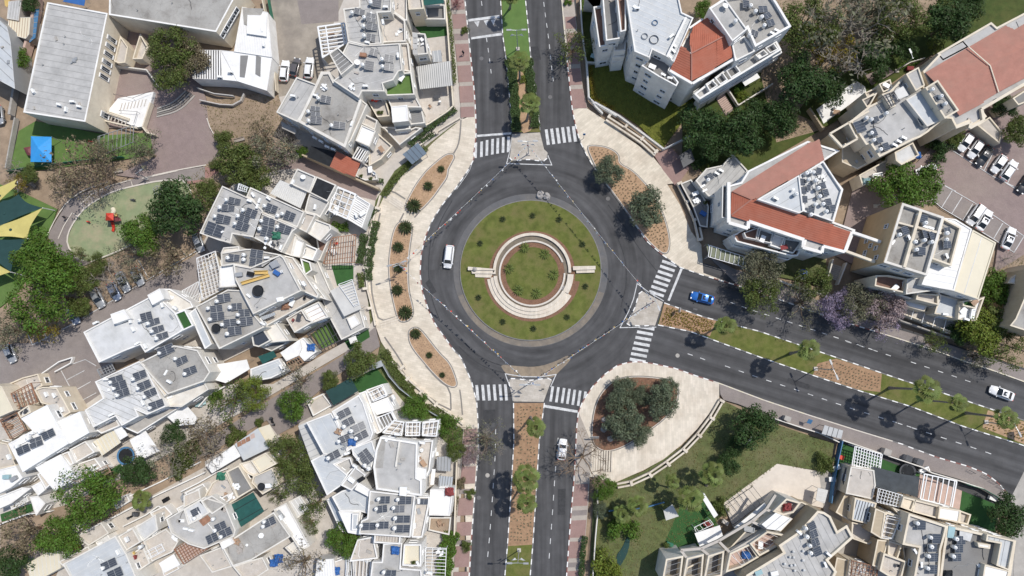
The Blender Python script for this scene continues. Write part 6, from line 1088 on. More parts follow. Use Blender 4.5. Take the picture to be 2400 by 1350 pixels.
b.v('1120,750 1360,340 1560,200 1662,320 1662,800 1390,1010 1360,1020 1085,850',11.6,'roof_grey',.3,win=True,pw=.3)
b.tiles('1200,610 1355,650 1355,985 1090,860',(12.2,13.8,12.0,12.0),2,'tile_red',.36);b.tiles('1355,650 1662,490 1662,810 1355,985',(13.8,13.8,12.0,12.0),0,'tile_red',.36);b.tiles('1355,650 1330,490 1370,330 1500,240 1580,200 1662,330 1662,490',(13.8,12.6,12.3,12.3,12.3,12.6,13.8),5,'tile_red',.36);b.tiles('1662,490 1662,810 1860,690 1800,420',(13.8,12.0,12.0,13.8),1,'tile_red',.36);b.tiles('1662,490 1662,330 1580,200 1700,280 1800,420',(13.8,12.8,12.4,13.0,13.8),0,'tile_red',.36)
b.ridge('1335,490 1355,650 1355,985',(12.7,13.85,12.05),'tile_faded');b.ridge('1200,612 1355,650',(12.3,13.85),'plaster');b.ridge('1355,650 1800,415',(13.85,13.85),'tile_faded')
b.beam('1090,855 1365,1015 1900,700',12.2,.45,.6,'plaster_white');b.beam('1330,340 1490,230',12.6,.35,.5,'plaster_white')
b.v('965,55 1080,-20 1390,-60 1440,10 1545,185 1290,330 1235,200 1140,285',13.6,'roof_stain',.7,t='A4',pw=.4);b.v('970,60 1080,-10 1235,205 1130,290',15,'roof_grey',.3,t='A4');b.v('1125,305 1215,250 1290,360 1150,430',12.6,'roof_grey',.5,t='A4')
b.v('860,660 1160,425 1290,345 1440,285 1475,350 900,700',9.8,'roof_grey',1.0,z0=8.3,t='A4',pw=.35,win=False);b.v('885,660 1470,345 1480,370 905,715',7,'roof_dark',1.0,z0=5.8,t='A4',pw=.2,win=False);b.v('885,690 1440,385 1450,410 905,735',4.2,'roof_dark',1.0,z0=3.0,t='A4',pw=.2,win=False)
for i,s in enumerate(('940,590 990,560 1030,600 970,640','1005,545 1060,505 1100,560 1045,595','1085,495 1150,450 1190,505 1120,550','1290,385 1350,345 1385,380 1320,415','1360,335 1420,300 1455,345 1395,375')): b.v(s,10.1,'roof_white' if i == 3 else 'roof_dark',.9,t='A4',pw=.2,win=False)
b.v('60,-80 270,-80 275,70 165,85 230,570 300,560 550,520 550,-40',7.0,'deck',.8,t='D8',wall='plaster');b.v('160,80 275,65 300,470 400,540 230,572',9.4,'deck',.7,t='D8');b.v('265,-80 545,-80 550,380 540,400 470,400 480,470 315,495',11.2,'roof_dark',.9,t='D8');b.v('440,-80 560,-80 560,370 490,390',12.6,'deck',.9,t='D8');b.v('395,480 560,455 550,610 415,625',8.2,'plaster',.8,t='D8');b.v('375,550 560,600 540,690 400,695',6.2,'plaster',.7,t='D8');b.v('360,560 540,690 520,745 385,760',4.2,'plaster',.7,t='D8')
window_n = NW[0]
heat('the roof above the stair tower',13.15,'D8',acs='690,100,0 1110,440,-40',dishes='');heat(NB,12.9,'A4','1265,30 1298,70 1340,112 1360,170 1255,235','1345,65,70,50,-8 1375,110,60,45,-30 1398,160,60,50,-20 1285,235,55,45,15 1225,30,50,60,0','1440,215,30 1410,235,30 715,360,50 690,400,50 720,320,50');heat('the raised stair roof of that block',14.7,'A4','1155,140',dishes='1080,40,22');heat('the white tower balcony',11.0,'D8',acs='1090,950,10 1010,910,30');clutter('D8',[(875,815,10.9,'table','white_plastic','white table on the tower top balcony'),(420,185,8.7,'sofa','yellow_plastic','yellow and dark bench on the stepped balcony'),(465,170,8.7,'chair','cloth_red','red chair on the stepped balcony'),(330,320,8.7,'box','metal_grey','grey chest on the stepped balcony'),(410,370,8.7,'table','metal_grey','grey table on the stepped balcony'),(165,690,.1,'table','cyan_plastic','turquoise garden set in the shaded corner')])
for x,y,r,m,lb in ((910,280,34,'metal_blue','coil of blue hose on the pale blue roof'),(900,485,55,'metal_dark','larger coil of dark hose on the pale blue roof'),(785,445,38,'metal_grey','thin grey cable loop on the pale blue roof')):
 p = T1('D8',x,y,13.2);k = TILES['D8'][2];rr = r*.0832/k*.9;pts = [p+Vector((rr*(1+.07*math.sin(a*.9))*math.cos(a),rr*math.sin(a),.03+.004*j)) for j,a in enumerate([q*.35 for q in range(54)])];o = MB().tube(pts,.045,4).build('hose_coil',None,m);tag(o,lb,'hose')
awning('A4','1195,570 1300,510 1325,545 1220,605',2.6,'roof_white','white garden canopy below the balconies','garden_canopy',cat='canopy');steps('A4',(1020,700),(1075,660),9,7,12,'terrace_pink',.0,w=.3);awning('A4','755,1095 835,1040 865,1130 785,1180',2.4,'metal_dark','grey slatted bin shelter in deep shade','bin_shelter',ribs=(0,.5),ribm='metal_dark',cat='shelter')  # bin shelter: dark metal colour stands in for the tree shade on it
lowwall('A4','1085,640 1160,755 1400,605',1.2,.25,'white garden wall beside the pink steps','plaster')
b = B('triangular apartment block with two red tiled wings round a grey roof','B5','plaster_white','apartment_block','apartment block')
b.v('195,165 290,140 340,60 760,-150 985,-80 860,0 1010,190 945,420 1095,475 1035,630 880,590 870,640 725,600 740,545 350,420 330,470 195,425',9.8,'roof_grey',.25,pw=.35)
b.tiles('228,205 365,262 222,372',(10.0,11.4,10.0),2,'tile_red',.36);b.tiles('222,375 365,264 405,262 1065,488 1010,615',(10.0,11.4,11.4,11.4,10.0),4,'tile_red',.36);b.tiles('228,205 365,262 405,250 875,-15 845,-160 760,-130',(10.0,11.4,11.4,11.4,10.4,10.0),5,'tile_faded',.36)
b.ridge('228,205 365,262 222,372',(10.05,11.45,10.05),'tile_faded');
b.v('405,262 700,90 730,345 700,360',12.2,'roof_blue',.3,pw=.2,seam=(0,2,'seam_dark',.04));b.v('705,88 870,-10 1005,195 940,420 730,345',11.3,'roof_pale',.5,pw=.25)
b.beam('205,140 205,425 340,465 345,415 735,545',10.3,.6,.7,'plaster_white');b.beam('730,545 725,600 860,635 870,590 1020,630 1070,490 1275,560',10.3,.5,.7,'plaster_white');b.beam('1030,625 1235,700',10.3,.45,.7,'plaster_cream');b.v('160,165 195,165 190,395 155,390',9.4,'roof_dark',.9,pw=.15);b.v('230,510 260,500 350,430 740,560 690,660 640,660 260,560',7.0,'deck',.9,pw=.25);b.v('205,545 260,560 680,660 620,690 240,590',4.4,'roof_dark',.8,pw=.2,win=False)
for s,m in (('310,495 420,455 400,545 325,530','deck'),('425,465 520,500 500,570 405,548','roof_dark'),('525,505 600,530 570,610 495,585','roof_white'),('600,535 725,555 660,640 580,620','roof_dark')): b.v(s,7.6,m,.7,pw=.15,win=False)
VB = 'the triangular grey roof between red wings'
heat(VB,10.8,'B5','755,75 777,65 805,68 772,118 822,125 838,180 850,237 820,293 875,290 897,343 790,365','838,62,42,45,10 722,140,40,50,0 730,200,40,50,0 738,262,40,50,0 865,165,45,45,-15 885,215,45,50,-15 905,280,45,50,-12 935,325,48,50,-10 783,335,50,48,10 765,180,30,45,0','');heat('the pale blue triangle roof',11.9,'B5','685,220',acs='535,255,30',dishes='660,190,10');clutter('B5',[(440,540,6.9,'table','white_plastic','white table on the middle balcony'),(590,600,6.9,'table','cloth_red','red table on the end balcony'),(860,110,10.8,'heap','metal_grey','grey sacks on the triangular roof')])
b = B('low dark roof terrace full of boxes beside the triangular block','B5','plaster');b.v('-30,130 45,45 160,20 230,-60 340,60 290,140 190,165 130,245 60,240',3.6,'roof_grey',.3,seam=(2,.9,'seam_dark',.05));heat('the low grey roof with chimney pipes',3.3,'B5','62,122','75,100,40,50,-30','150,60,30 120,80,30 35,200,-30 20,170,-30')
b = B('dark boxed side terrace along the bench wall','B4','metal_dark');b.v('885,90 960,60 1040,170 1085,250 1075,400 1020,390 970,250',1.6,'roof_dark',.4);clutter('B4',[(990,160,1.3,'box','white_plastic','white box on the dark side terrace, upper'),(1005,210,1.3,'heap','white_plastic','white junk on the dark side terrace'),(1045,300,1.3,'box','tarp_blue','blue box on the dark side terrace'),(1060,225,1.3,'pot','white_plastic','white pot on the dark side terrace'),(1040,110,1.3,'box','white_plastic','white box against the dark side terrace wall')])
pergola('B4','1090,525 1350,610 1340,680 1080,605',3,1,.9,None,1,'metal_white','glass pergola beside the pavement',.08);awning('B4','1090,530 1345,615 1335,672 1085,600',2.9,'glass_green','green glass roof panels of the pavement pergola','glass_roof',ribs=(1,.9),cat='roof') if 'glass_green' in MATS else None
awning('B5','45,572 320,680 335,738 60,655',2.8,'glass_green','green sheet roof under the white glass pergola','sheet_roof',ribs=(1,1.0),ribm='metal_white',cat='roof')
r = thing('paddling_pool','round bright blue paddling pool in the shaded garden','paddling pool',T1('B5',728,788,.1));c = T1('B5',728,788,.4);MB().lathe((c.x,c.y,.05),[(.95,0),(.98,.35),(.85,.36),(.83,.28)],20).build('rim',r,'blue_plastic');MB().lathe((c.x,c.y,.05),[(.84,.22),(.8,.25)],20).build('water',r,'tarp_blue')
steps('B5',(920,715),(995,740),8,-3,13,'concrete',.0,w=.3);lowwall('B5','915,690 875,850',1.4,.25,'stair wall beside the blue pool, nearer the pool','plaster');lowwall('B5','1010,715 950,865',1.4,.25,'stair wall beside the blue pool, farther from the pool','plaster');lowwall('B5','480,810 700,890 840,930',.9,.25,'pale wall between garden and street trees','plaster')
b = B('long block with red flat tiled roof at the top right','A5','plaster_cream','apartment_block','apartment block')
b.v('970,500 1080,385 1070,375 1450,155 1490,190 1740,60 1760,560 1385,770 1420,820 1310,890 1290,855 1200,895 1170,835 1110,830',11.5,'roof_grey',.3,pw=.35)
b.tiles('985,510 1290,330 1560,175 1620,205 1740,140 1740,290 1440,463 1110,640',(11.75,11.75,11.75,12.0,11.75,13,13,13),0,'tile_faded',.5);b.tiles('1110,640 1440,463 1740,290 1740,520 1502,648 1225,815',(13,13,13,11.75,11.75,11.75),0,'tile_faded',.5)
b.ridge('1290,332 1440,463 1500,650',(12.0,13.1,12.0),'plaster_cream',.18);b.beam('1200,895 1310,855 1300,900 1400,845 1385,765 1700,580',11.9,.5,.6,'plaster_cream');b.v('1385,770 1420,820 1310,888 1290,855',10.5,'roof_grey',.5);b.v('985,615 1075,560 1225,775 1125,835',13.2,'roof_stain',.5,pw=.3)
b.v('1070,378 1250,285 1290,330 1110,425',11.2,'roof_pale',.2);b.v('1255,290 1455,170 1470,215 1300,325',11.0,'roof_blue',.25)
heat('the raised square roof beside the red tiles',12.7,'A5','1045,622 1103,672 1132,725','1070,690,40,45,-25 1090,750,40,45,-25','')
b.v('590,745 680,700 850,520 950,560 990,620 1120,835 1050,890 1005,930 950,965 900,985 665,1105 600,1010 570,1020 460,850',10.8,'roof_grey',.4,pw=.35);b.v('850,520 940,470 985,600 920,640',12.2,'roof_grey',.3);b.v('850,700 985,620 1120,835 1000,890',11.6,'roof_blue',.1,wall='plaster');b.v('680,660 740,640 780,745 740,760',11.6,'poly_sheet',.2);
GB = 'the flat roof of the tan gallery block'
heat(GB,10.4,'A5','580,822 610,838 615,930 632,980 680,1045 720,790','525,890,85,85,-22 640,838,40,40,-20 625,930,45,60,-20 665,985,45,42,-20 710,1030,50,55,-20 960,855,55,60,-25','770,1020,30 800,995,30 835,970,30');awning('A5','770,640 830,605 870,670 790,700',12.2,'poly_sheet','grey round ended roof frame on the gallery block','sheet_roof',10.4,cat='roof');pergola('A5','690,675 770,640 810,710 740,755',12,0,.8,1,.8,'metal_dark','dark roof frame with white pipes on the gallery block',.1,10.4)
b.v('315,940 440,860 505,975 400,1030',8.2,'plaster_tan',1.6,wall='plaster_tan',par='plaster_cream',win=False);b.beam('445,855 510,975 405,1035 315,940 590,780',10.9,.35,.5,'plaster_cream');b.v('540,985 600,950 640,1040 570,1020',9.6,'roof_dark',.6,win=False);b.v('400,1035 560,1000 660,1105 510,1190 400,1140',6.2,'plaster_tan',.1,wall='plaster_tan',win=False);b.v('770,1070 900,1000 945,1090 820,1160 780,1130',7.2,'roof_pale',.5);b.v('520,1230 700,1130 780,1120 940,1080 950,1095 545,1310',4.2,'terrace',.7,wall='plaster_cream')
b.v('540,700 650,650 600,740 575,755',10.2,'roof_dark',.8);b.v('660,590 740,555 760,620 690,650',9.4,'roof_dark',.8,win=False);b.v('560,650 650,610 660,640 580,690',8,'terrace',.7,win=False)
clutter('A5',[(650,1235,3.6,'sofa','white_plastic','white lounger on the narrow terrace of the tan block'),(575,1275,3.6,'tarp','cyan_plastic','teal mat at the terrace end of the tan block'),(930,1090,3.6,'tarp','tarp_blue','blue cloth at the far end of the narrow terrace'),(690,1120,3.6,'pot','cloth_red','potted plant on the narrow terrace'),(830,1120,3.6,'heap','white_plastic','white junk on the narrow terrace'),(710,600,8.7,'box','white_plastic','white bags in the dark gallery'),(345,760,.1,'chair','metal_dark','dark chairs on the white garden terrace'),(360,790,.1,'table','wood','table on the white garden terrace'),(880,480,.1,'box','cloth_red','red box at the courtyard railing')])
zone('garden_terrace','roof_white','A5','220,770 380,650 500,570 560,610 570,650 420,760 270,870',.1);lowwall('A5','150,780 250,930',1.6,.3,'green tan wall of the white garden terrace','plaster_tan');lowwall('A5','780,500 860,455 960,425',1.2,.15,'railing wall of the small courtyard','plaster');zone('garden_path','brown_paver','A5','565,530 720,465 770,510 610,600',.05)
b = B('pale entrance canopy by the right parking lot','A5','plaster_cream','entrance_ramp','ramp');b.v('1350,880 1440,820 1530,930 1510,1010',2.8,'concrete_pale',.3);b.v('1600,690 1740,600 1740,700 1640,740',7,'roof_dark',.3,win=False)
b = B('square cream block with tan gable wall and white sheet metal roofs','B6','plaster_cream','apartment_block','apartment block');SB = 'the cream block with a tan gable'
b.v('585,225 880,325 760,740 455,645',13,'roof_stain',.8,pw=.4,wall='plaster',par='plaster',win=False);b.flat('581,222 584,228 456,648 450,643',12.9,'plaster_ochre',name='gable_wall',z0=-.1)
p = T('B6','583,225 453,645',13);d = (p[1]-p[0]).normalized();nm = Vector((d.y,-d.x,0))
for k,z in ((.35,-3),(.62,-7),(.7,-4.5),(.72,-8.5),(.8,-8.5),(.88,-3.2),(.5,-9.5)): window(b.root,p[0].lerp(p[1],k)+nm*.12+Vector((0,0,z)),nm,.9,1.1)
p = T('B6','455,645 760,740',13);d = (p[1]-p[0]).normalized();nm = Vector((d.y,-d.x,0))
for k in (.12,.42,.7): window(b.root,p[0].lerp(p[1],k)+nm*.03+Vector((0,0,-2)),nm,1.6,1.2)
b.v('870,330 1000,400 930,670 790,620',12.6,'roof_stain',.7,pw=.3);b.beam('715,285 600,680',13.2,.5,.9,'plaster_cream');b.beam('680,385 700,400 860,440',12.9,.4,.6,'plaster_cream');b.beam('560,365 690,400',12.9,.3,.6,'plaster_cream')
b.v('870,330 960,340 1075,410 950,845 870,830 720,800 790,625 925,670 1000,400',10.6,'roof_white',.15,seam=(3,1.2,'seam'),par='plaster_white',wall='plaster_white');b.v('1080,415 1245,505 1120,905 945,845',9.4,'cream_sheet',.12,seam=(1,3.4,'metal_grey',.12),par='cream_sheet',wall='plaster_white')
b.v('400,735 490,735 620,760 600,860 390,810',8.6,'deck',.9);b.v('345,820 410,740 610,860 700,820 830,840 860,880 840,950 620,895',6.2,'roof_dark',.7,wall='plaster',win=False);b.v('620,760 780,740 870,835 610,870',9.2,'roof_grey',.2,wall='plaster');b.v('690,860 840,870 840,945 680,905',7.4,'terrace',.6);b.v('850,870 1000,910 970,1045 810,1005',5.6,'roof_blue',.1);b.v('985,940 1120,905 1165,885 1105,1060 975,1045',6.6,'roof_white',.5);b.v('1010,915 1120,900 1100,970 1010,950',7.2,'turf',.5,win=False);b.v('600,905 760,950 740,990 600,950',4.8,'galv',.05,win=False);b.v('500,975 860,1110 960,1150 975,1060 760,990 600,940',2.8,'terrace',.6)
heat(SB,12.3,'B6','575,447 753,365 685,497 745,487 797,500 690,553','605,420,55,60,-20 735,340,60,60,10 750,445,45,60,-15 800,455,55,60,-15 720,565,60,55,5','785,405,20 745,395,20 630,470,70 700,320,70');heat('the sunken corner of the cream block',12.0,'B6','905,437 903,482','900,420,50,45,-10 900,520,60,50,0','895,600,70')
for k in range(5): b.beam('%d,%d %d,%d' % (590+76*k,955+24*k,570+76*k,1020+26*k),3.6,.08,.08,'metal_white',name='pole')
clutter('B6',[(1010,985,6.1,'table','white_plastic','white table on the turf cornered roof terrace'),(1080,1010,6.1,'sofa','white_plastic','white bench on the turf cornered roof terrace'),(530,825,7.7,'table','white_plastic','white table on the dark recessed balcony'),(920,1110,2.3,'heap','metal_dark','dark junk at the terrace end'),(1090,925,6.8,'table','wood','wooden table on the small turf roof corner')]);heat('the white sheet metal roofs',6.2,'B6',acs='1035,1045,20 885,1010,10')
b = B('cream building cut by the right photo edge below the parking lot','B6','plaster_tan','apartment_block','apartment block');b.v('1470,690 1440,900 1380,1040 1340,1090 1560,1160 1560,640',9,'roof_stain',.4,win=False);b.v('1325,790 1345,755 1440,690 1480,760 1400,800',6,'roof_white',.15,win=False)
lowwall('B6','455,1000 560,1060 880,1170 970,1190',1.2,.25,'dark planted wall below the striped terrace','concrete');lowwall('B6','1270,950 1250,1040',1.6,.15,'white gate rail beside the bright tree','plaster')
b = B('curved block with tan shaded facade and stepped framed balconies','D7','plaster_tan','apartment_block','apartment block');
b.v('1880,585 1960,600 2035,650 2115,820 2225,750 2305,900 2010,1165 2110,1300 2050,1420 1000,1420 1050,1335 1475,1075 1425,990 1660,830',10,'roof_grey',.5,pw=.4,seam=(4,1.2,'seam_dark',.05),par='plaster_cream',win=False);b.v('300,1400 350,1250 860,1010 1160,690 1530,480 1700,480 1900,580 1660,840 1420,990 1480,1080 1050,1340 1000,1420',5,'roof_dark',.3,win=False)
for s,h,m,dp in (('55,1420 105,1150 310,1112 275,1400',7,'roof_dark',2.6),('300,1400 350,1140 550,1092 525,1400',7,'roof_dark',2.6),('545,1400 600,1110 790,1052 760,1350',7,'roof_dark',2.6),('805,1310 855,1080 1090,970 1195,1130 990,1250',7,'terrace_pink',1.6),('1085,970 1290,825 1515,870 1440,990 1200,1120',7.4,'terrace_pink',1.6),('1355,595 1515,440 1690,490 1600,610 1480,640',7.4,'terrace',1.2),('1200,745 1390,605 1590,680 1450,830 1300,800',7.2,'turf',1.4)):  # dark floor colour paints in the shade of the deep framed balconies
 b.v(s,h,m,dp,pw=.3,wall='plaster',par='plaster_cream',win=False)
for s in ('860,1075 1290,825','720,940 850,1070','515,1030 610,1110','280,1050 350,1140','1110,710 1290,800','1280,570 1400,620','280,1050 515,1030 720,940 1110,710 1280,570 1390,400'): b.beam(s,6.6,.45,.5,'concrete_pale')
for s,lb,e in (('850,1090 1085,985 1180,1130 990,1220','white slat pergola over the balcony with blue cover',1),('1095,975 1290,840 1430,900 1210,1100','white slat pergola over the balcony with red table',1),('130,1180 290,1130 270,1350 90,1380','thin slats over the outermost framed balcony',0),('370,1160 530,1110 510,1350 330,1370','thin slats over the second framed balcony',0),('620,1130 775,1070 745,1310 580,1340','thin slats over the third framed balcony',0)): pergola('D7',s,6.9,e,.9,None,1,'metal_grey' if 'framed' in lb else 'metal_white',lb,.045,5,posts=False,th=.06)
awning('D7','1225,745 1390,610 1580,680 1450,820 1290,800',7.6,'roof_white','white louvred pergola roof on the curved balcony','louvre_roof',5.8,(0,1.3),'metal_grey',cat='roof');awning('D7','905,780 1260,490 1305,550 950,800',3.2,'roof_white','long white awning over the cream corner terrace',tilt=0);awning('D7','440,850 735,755 775,890 500,1005',2.8,'roof_white','white canopy roof on the artificial turf garden','garden_canopy',cat='canopy');awning('D7','510,410 550,375 715,635 670,672',2.6,'roof_white','narrow white awning beside the largest garden palm','awning');awning('D7','75,585 180,510 255,650 105,700',2.4,'poly_sheet','grey sheet roof under the dry garden branches','sheet_roof',cat='roof');awning('D7','1885,315 2005,345 1965,500 1860,460',2.8,'poly_sheet','grey ribbed roof at the terrace fence','sheet_roof',ribs=(0,.8),cat='roof')
pergola('D7','435,780 620,690 660,745 460,840',2.2,1,.9,None,1,'metal_white','white tube swing frame on the artificial turf garden',.07);pergola('D7','785,530 1120,300 1260,480 890,750',3,1,1.15,None,1,'metal_dark','thin dark wire frame over the cream corner terrace',.05)
heat('the grey curved block roof',9.5,'D7','1750,795 1765,895 1800,1000 1815,1090','1815,760,90,85,-20 1835,855,95,85,-18 1855,955,95,85,-18 1880,1060,100,95,-18','1665,840,40 1970,1215,70 2010,1095,40',dishes='');clutter('D7',[(1050,1110,5.4,'tarp','tarp_blue','bright blue cover on the slatted balcony'),(1210,985,5.8,'table','white_plastic','white table on the slatted balcony'),(1240,975,5.8,'chair','cloth_red','red chair on the slatted balcony'),(1530,545,6.2,'tarp','cloth_red','red cloth on the topmost curved balcony'),(600,745,.1,'sofa','cloth_red','red swing seat under the white tube frame'),(1190,1310,9.5,'box','cyan_plastic','pale glass skylight on the curved block roof'),(1375,1320,9.5,'box','plaster_white','white vent box on the curved block roof'),(1080,800,4.8,'sofa','metal_grey','grey sofa on the shaded lower terrace'),(830,850,4.8,'chair','metal_dark','dark chair on the shaded lower terrace'),(800,720,.1,'box','terrace','terracotta brown planter box beside the terrace'),(150,980,.1,'box','net_green','green planter on the turf garden')])
for i,(x,y) in enumerate(((1595,1062),(1710,1055),(1555,1125),(1598,1130),(1710,1165),(1495,1205),(1570,1225),(1612,1220),(1612,1285),(1720,1280))):
 p = T1('D7',x,y,9.7);o = MB().lathe((p.x,p.y,9.5),[(.16,0),(.16,.35),(.22,.4),(.1,.5)],10).build('vent_pipe',None,'roof_pale');tag(o,'small round vent pipe, %s from the left on the curved block roof' % ORD[[5,8,2,4,9,0,1,6,7,3].index(i)],'vent pipe','vent pipes on the curved block roof')
b = B('white terraced house with pale lattice pergola and black shade','D6','plaster_cream');
b.v('385,300 610,335 625,480 590,615 335,560',4.4,'concrete_pale',.15,par='plaster');b.v('425,600 635,650 575,860 395,815',5.2,'galv',.06,seam=(1,.5,'metal_dark',.14));b.v('240,740 330,560 420,590 385,830',3.2,'plaster_tan',.1,wall='plaster_tan',win=False);b.v('620,700 720,740 680,995 575,930',7.0,'plaster_tan',.1,wall='plaster_tan');b.v('720,735 870,775 770,1010 665,990',6.4,'terrace',.9,pw=.3);b.v('940,750 1310,870 1290,960 1250,1100 1230,1420 980,1420 1040,1080 880,1050',9,'roof_grey',.5,pw=.35);b.v('1310,865 1970,1010 1910,1420 1230,1420 1270,1100',8.8,'roof_dark',.7,pw=.4,par='plaster_cream');b.v('1690,950 1960,1010 1905,1300 1780,1250 1820,1040 1680,1015',9.6,'roof_blue',.4,pw=.25,seam=(1,.9,'seam_dark',.05));b.v('1670,1240 1910,1300 1880,1420 1640,1420',9.4,'roof_white',.15);b.v('1600,1030 1725,1050 1720,1090 1610,1075',9.2,'roof_white',.05,win=False)
b.v('890,590 1010,620 970,730 860,690',6.2,'plaster_cream',.4);b.v('1000,620 1240,680 1215,800 975,735',6.2,'terrace',.6);b.v('1235,685 1440,720 1420,840 1220,800',6.6,'roof_white',.1);b.v('1430,720 1540,760 1510,860 1420,840',5.2,'terrace',.7);b.v('780,690 940,750 880,1050 770,1010 870,790',6.2,'plaster_cream',.2,win=False);b.v('750,1010 880,1050 830,1200 740,1140',6.4,'terrace',.8);b.v('700,1130 920,1210 860,1420 660,1300',7,'terrace',.8,pw=.3);b.v('395,830 575,870 640,990 560,1050 390,990',4.2,'terrace',.7);b.v('640,1000 750,1010 670,1280 590,1250',6,'plaster_tan',.1,wall='plaster_tan',win=False);b.v('880,1060 1030,1080 990,1300 900,1200',5.6,'terrace',.8);b.v('370,1200 620,1260 640,1420 340,1420',5,'terrace',.6);b.v('250,1170 370,1200 330,1420 200,1420',4.4,'plaster_tan',.1,wall='plaster_tan',win=False)
HL = 'the roof with four tilted heaters'
heat(HL,8.5,'D6','1035,850 1160,985 1170,1075 1140,1165 1130,1280','1060,860,90,85,5 1205,990,90,85,5 1165,1080,100,70,2 1180,1170,95,75,2 1180,1285,100,80,5','1060,1240,90');heat('the dark corner roof with the white annex',8.1,'D6','1410,1000 1390,1078 1375,1165','1440,1005,90,75,3 1420,1085,85,75,3 1400,1170,90,70,3','1000,1110,60',dishes='')
awning('D6','1325,870 1390,885 1370,990 1310,980',8.9,'cyan_plastic','teal sheet lean-to on the dark corner roof','sheet_roof',8.1,cat='roof');awning('D6','1430,915 1555,940 1530,1020 1425,990',8.6,'roof_pale','pale sheet on the dark corner roof','sheet_roof',8.1,cat='roof')
pergola('D6','425,105 685,185 665,330 395,290',2.9,0,.55,1,.5,'metal_white','white square lattice pergola on the turf yard',.12);pergola('D6','650,510 880,575 850,690 630,640',5.4,0,.55,1,.55,'metal_white','white lattice over a pink balcony',.08,3);pergola('D6','1090,370 1400,440 1355,690 1050,610',3,1,1.0,None,1,'metal_white','wide white beam pergola over the pink terrace',.16);pergola('D6','395,1200 650,1265 620,1420 380,1420',5.6,0,.6,1,.6,'metal_rust','brown lattice with laundry at the bottom right',.08,4.6);pergola('D6','730,770 860,800 780,990 680,985',6.8,0,.8,None,1,'metal_white','white pipe frame on the narrow white balcony',.08,5.6)
awning('D6','605,300 860,370 830,560 620,490',3.6,'shade_grey','black shade cloth beside the lattice pergola, left piece','shade_net',cat='shade net');awning('D6','860,370 1045,400 1025,590 830,545',3.5,'shade_grey','black shade cloth over the trampoline yard, right piece','shade_net',cat='shade net');trampoline('D6',930,350,75,.1,'black trampoline half under the black shade cloth','metal_dark',True)
awning('D6','300,430 335,310 385,315 340,550',3,'metal_dark','dark sloping roof strip beside the concrete roof','sheet_roof',cat='roof')
clutter('D6',[(285,210,.1,'box','red_plastic','red toy car on the turf yard'),(245,310,.1,'table','white_plastic','white table on the turf yard, upper'),(205,420,.1,'table','white_plastic','white table on the turf yard, lower'),(1090,335,.1,'sofa','white_plastic','white lounger beside the beam pergola'),(285,510,.1,'box','metal_grey','grey box at the end of the turf yard'),(590,890,3.5,'table','metal_dark','dark table on the small lower balcony'),(830,1250,6.2,'chair','metal_dark','dark chair on the deep cream balcony'),(490,1290,4.4,'heap','white_plastic','laundry heap under the brown lattice'),(1320,1340,8.1,'tarp','shade_black','black sheet on the dark corner roof'),(1745,605,.1,'box','white_plastic','white box at the corner of the turf')])
for x,y,lb in ((1500,330,'low black hoop rail on the bending pavement, first'),(1640,380,'low black hoop rail on the bending pavement, second'),(1715,430,'low black hoop rail on the bending pavement, third'),(1790,480,'low black hoop rail on the bending pavement, fourth'),(1860,540,'low black hoop rail on the bending pavement, fifth')):
 p = T1('D6',x,y,.13);q = T1('D6',x+60,y+32,.13);r = thing('hoop_rail',lb,'rail',p);MB().tube([p,p+Vector((0,0,.8)),q+Vector((0,0,.8)),q],.035,6).build('hoop',r,'metal_dark');MB().tube([p+Vector((0,0,.45)),q+Vector((0,0,.45))],.025,5).build('crossbar',r,'metal_dark')
drop_protos()
def loft(mb,secs,close=True):
 n = len(secs[0]);vs = [p for s in secs for p in s];fs = []
 for i in range(len(secs)-1):
  for k in range(n): fs.append([i*n+k,i*n+(k+1) % n,(i+1)*n+(k+1) % n,(i+1)*n+k])
 fs += [list(reversed(range(n))),[(len(secs)-1)*n+k for k in range(n)]]
 mb.add(vs,fs)
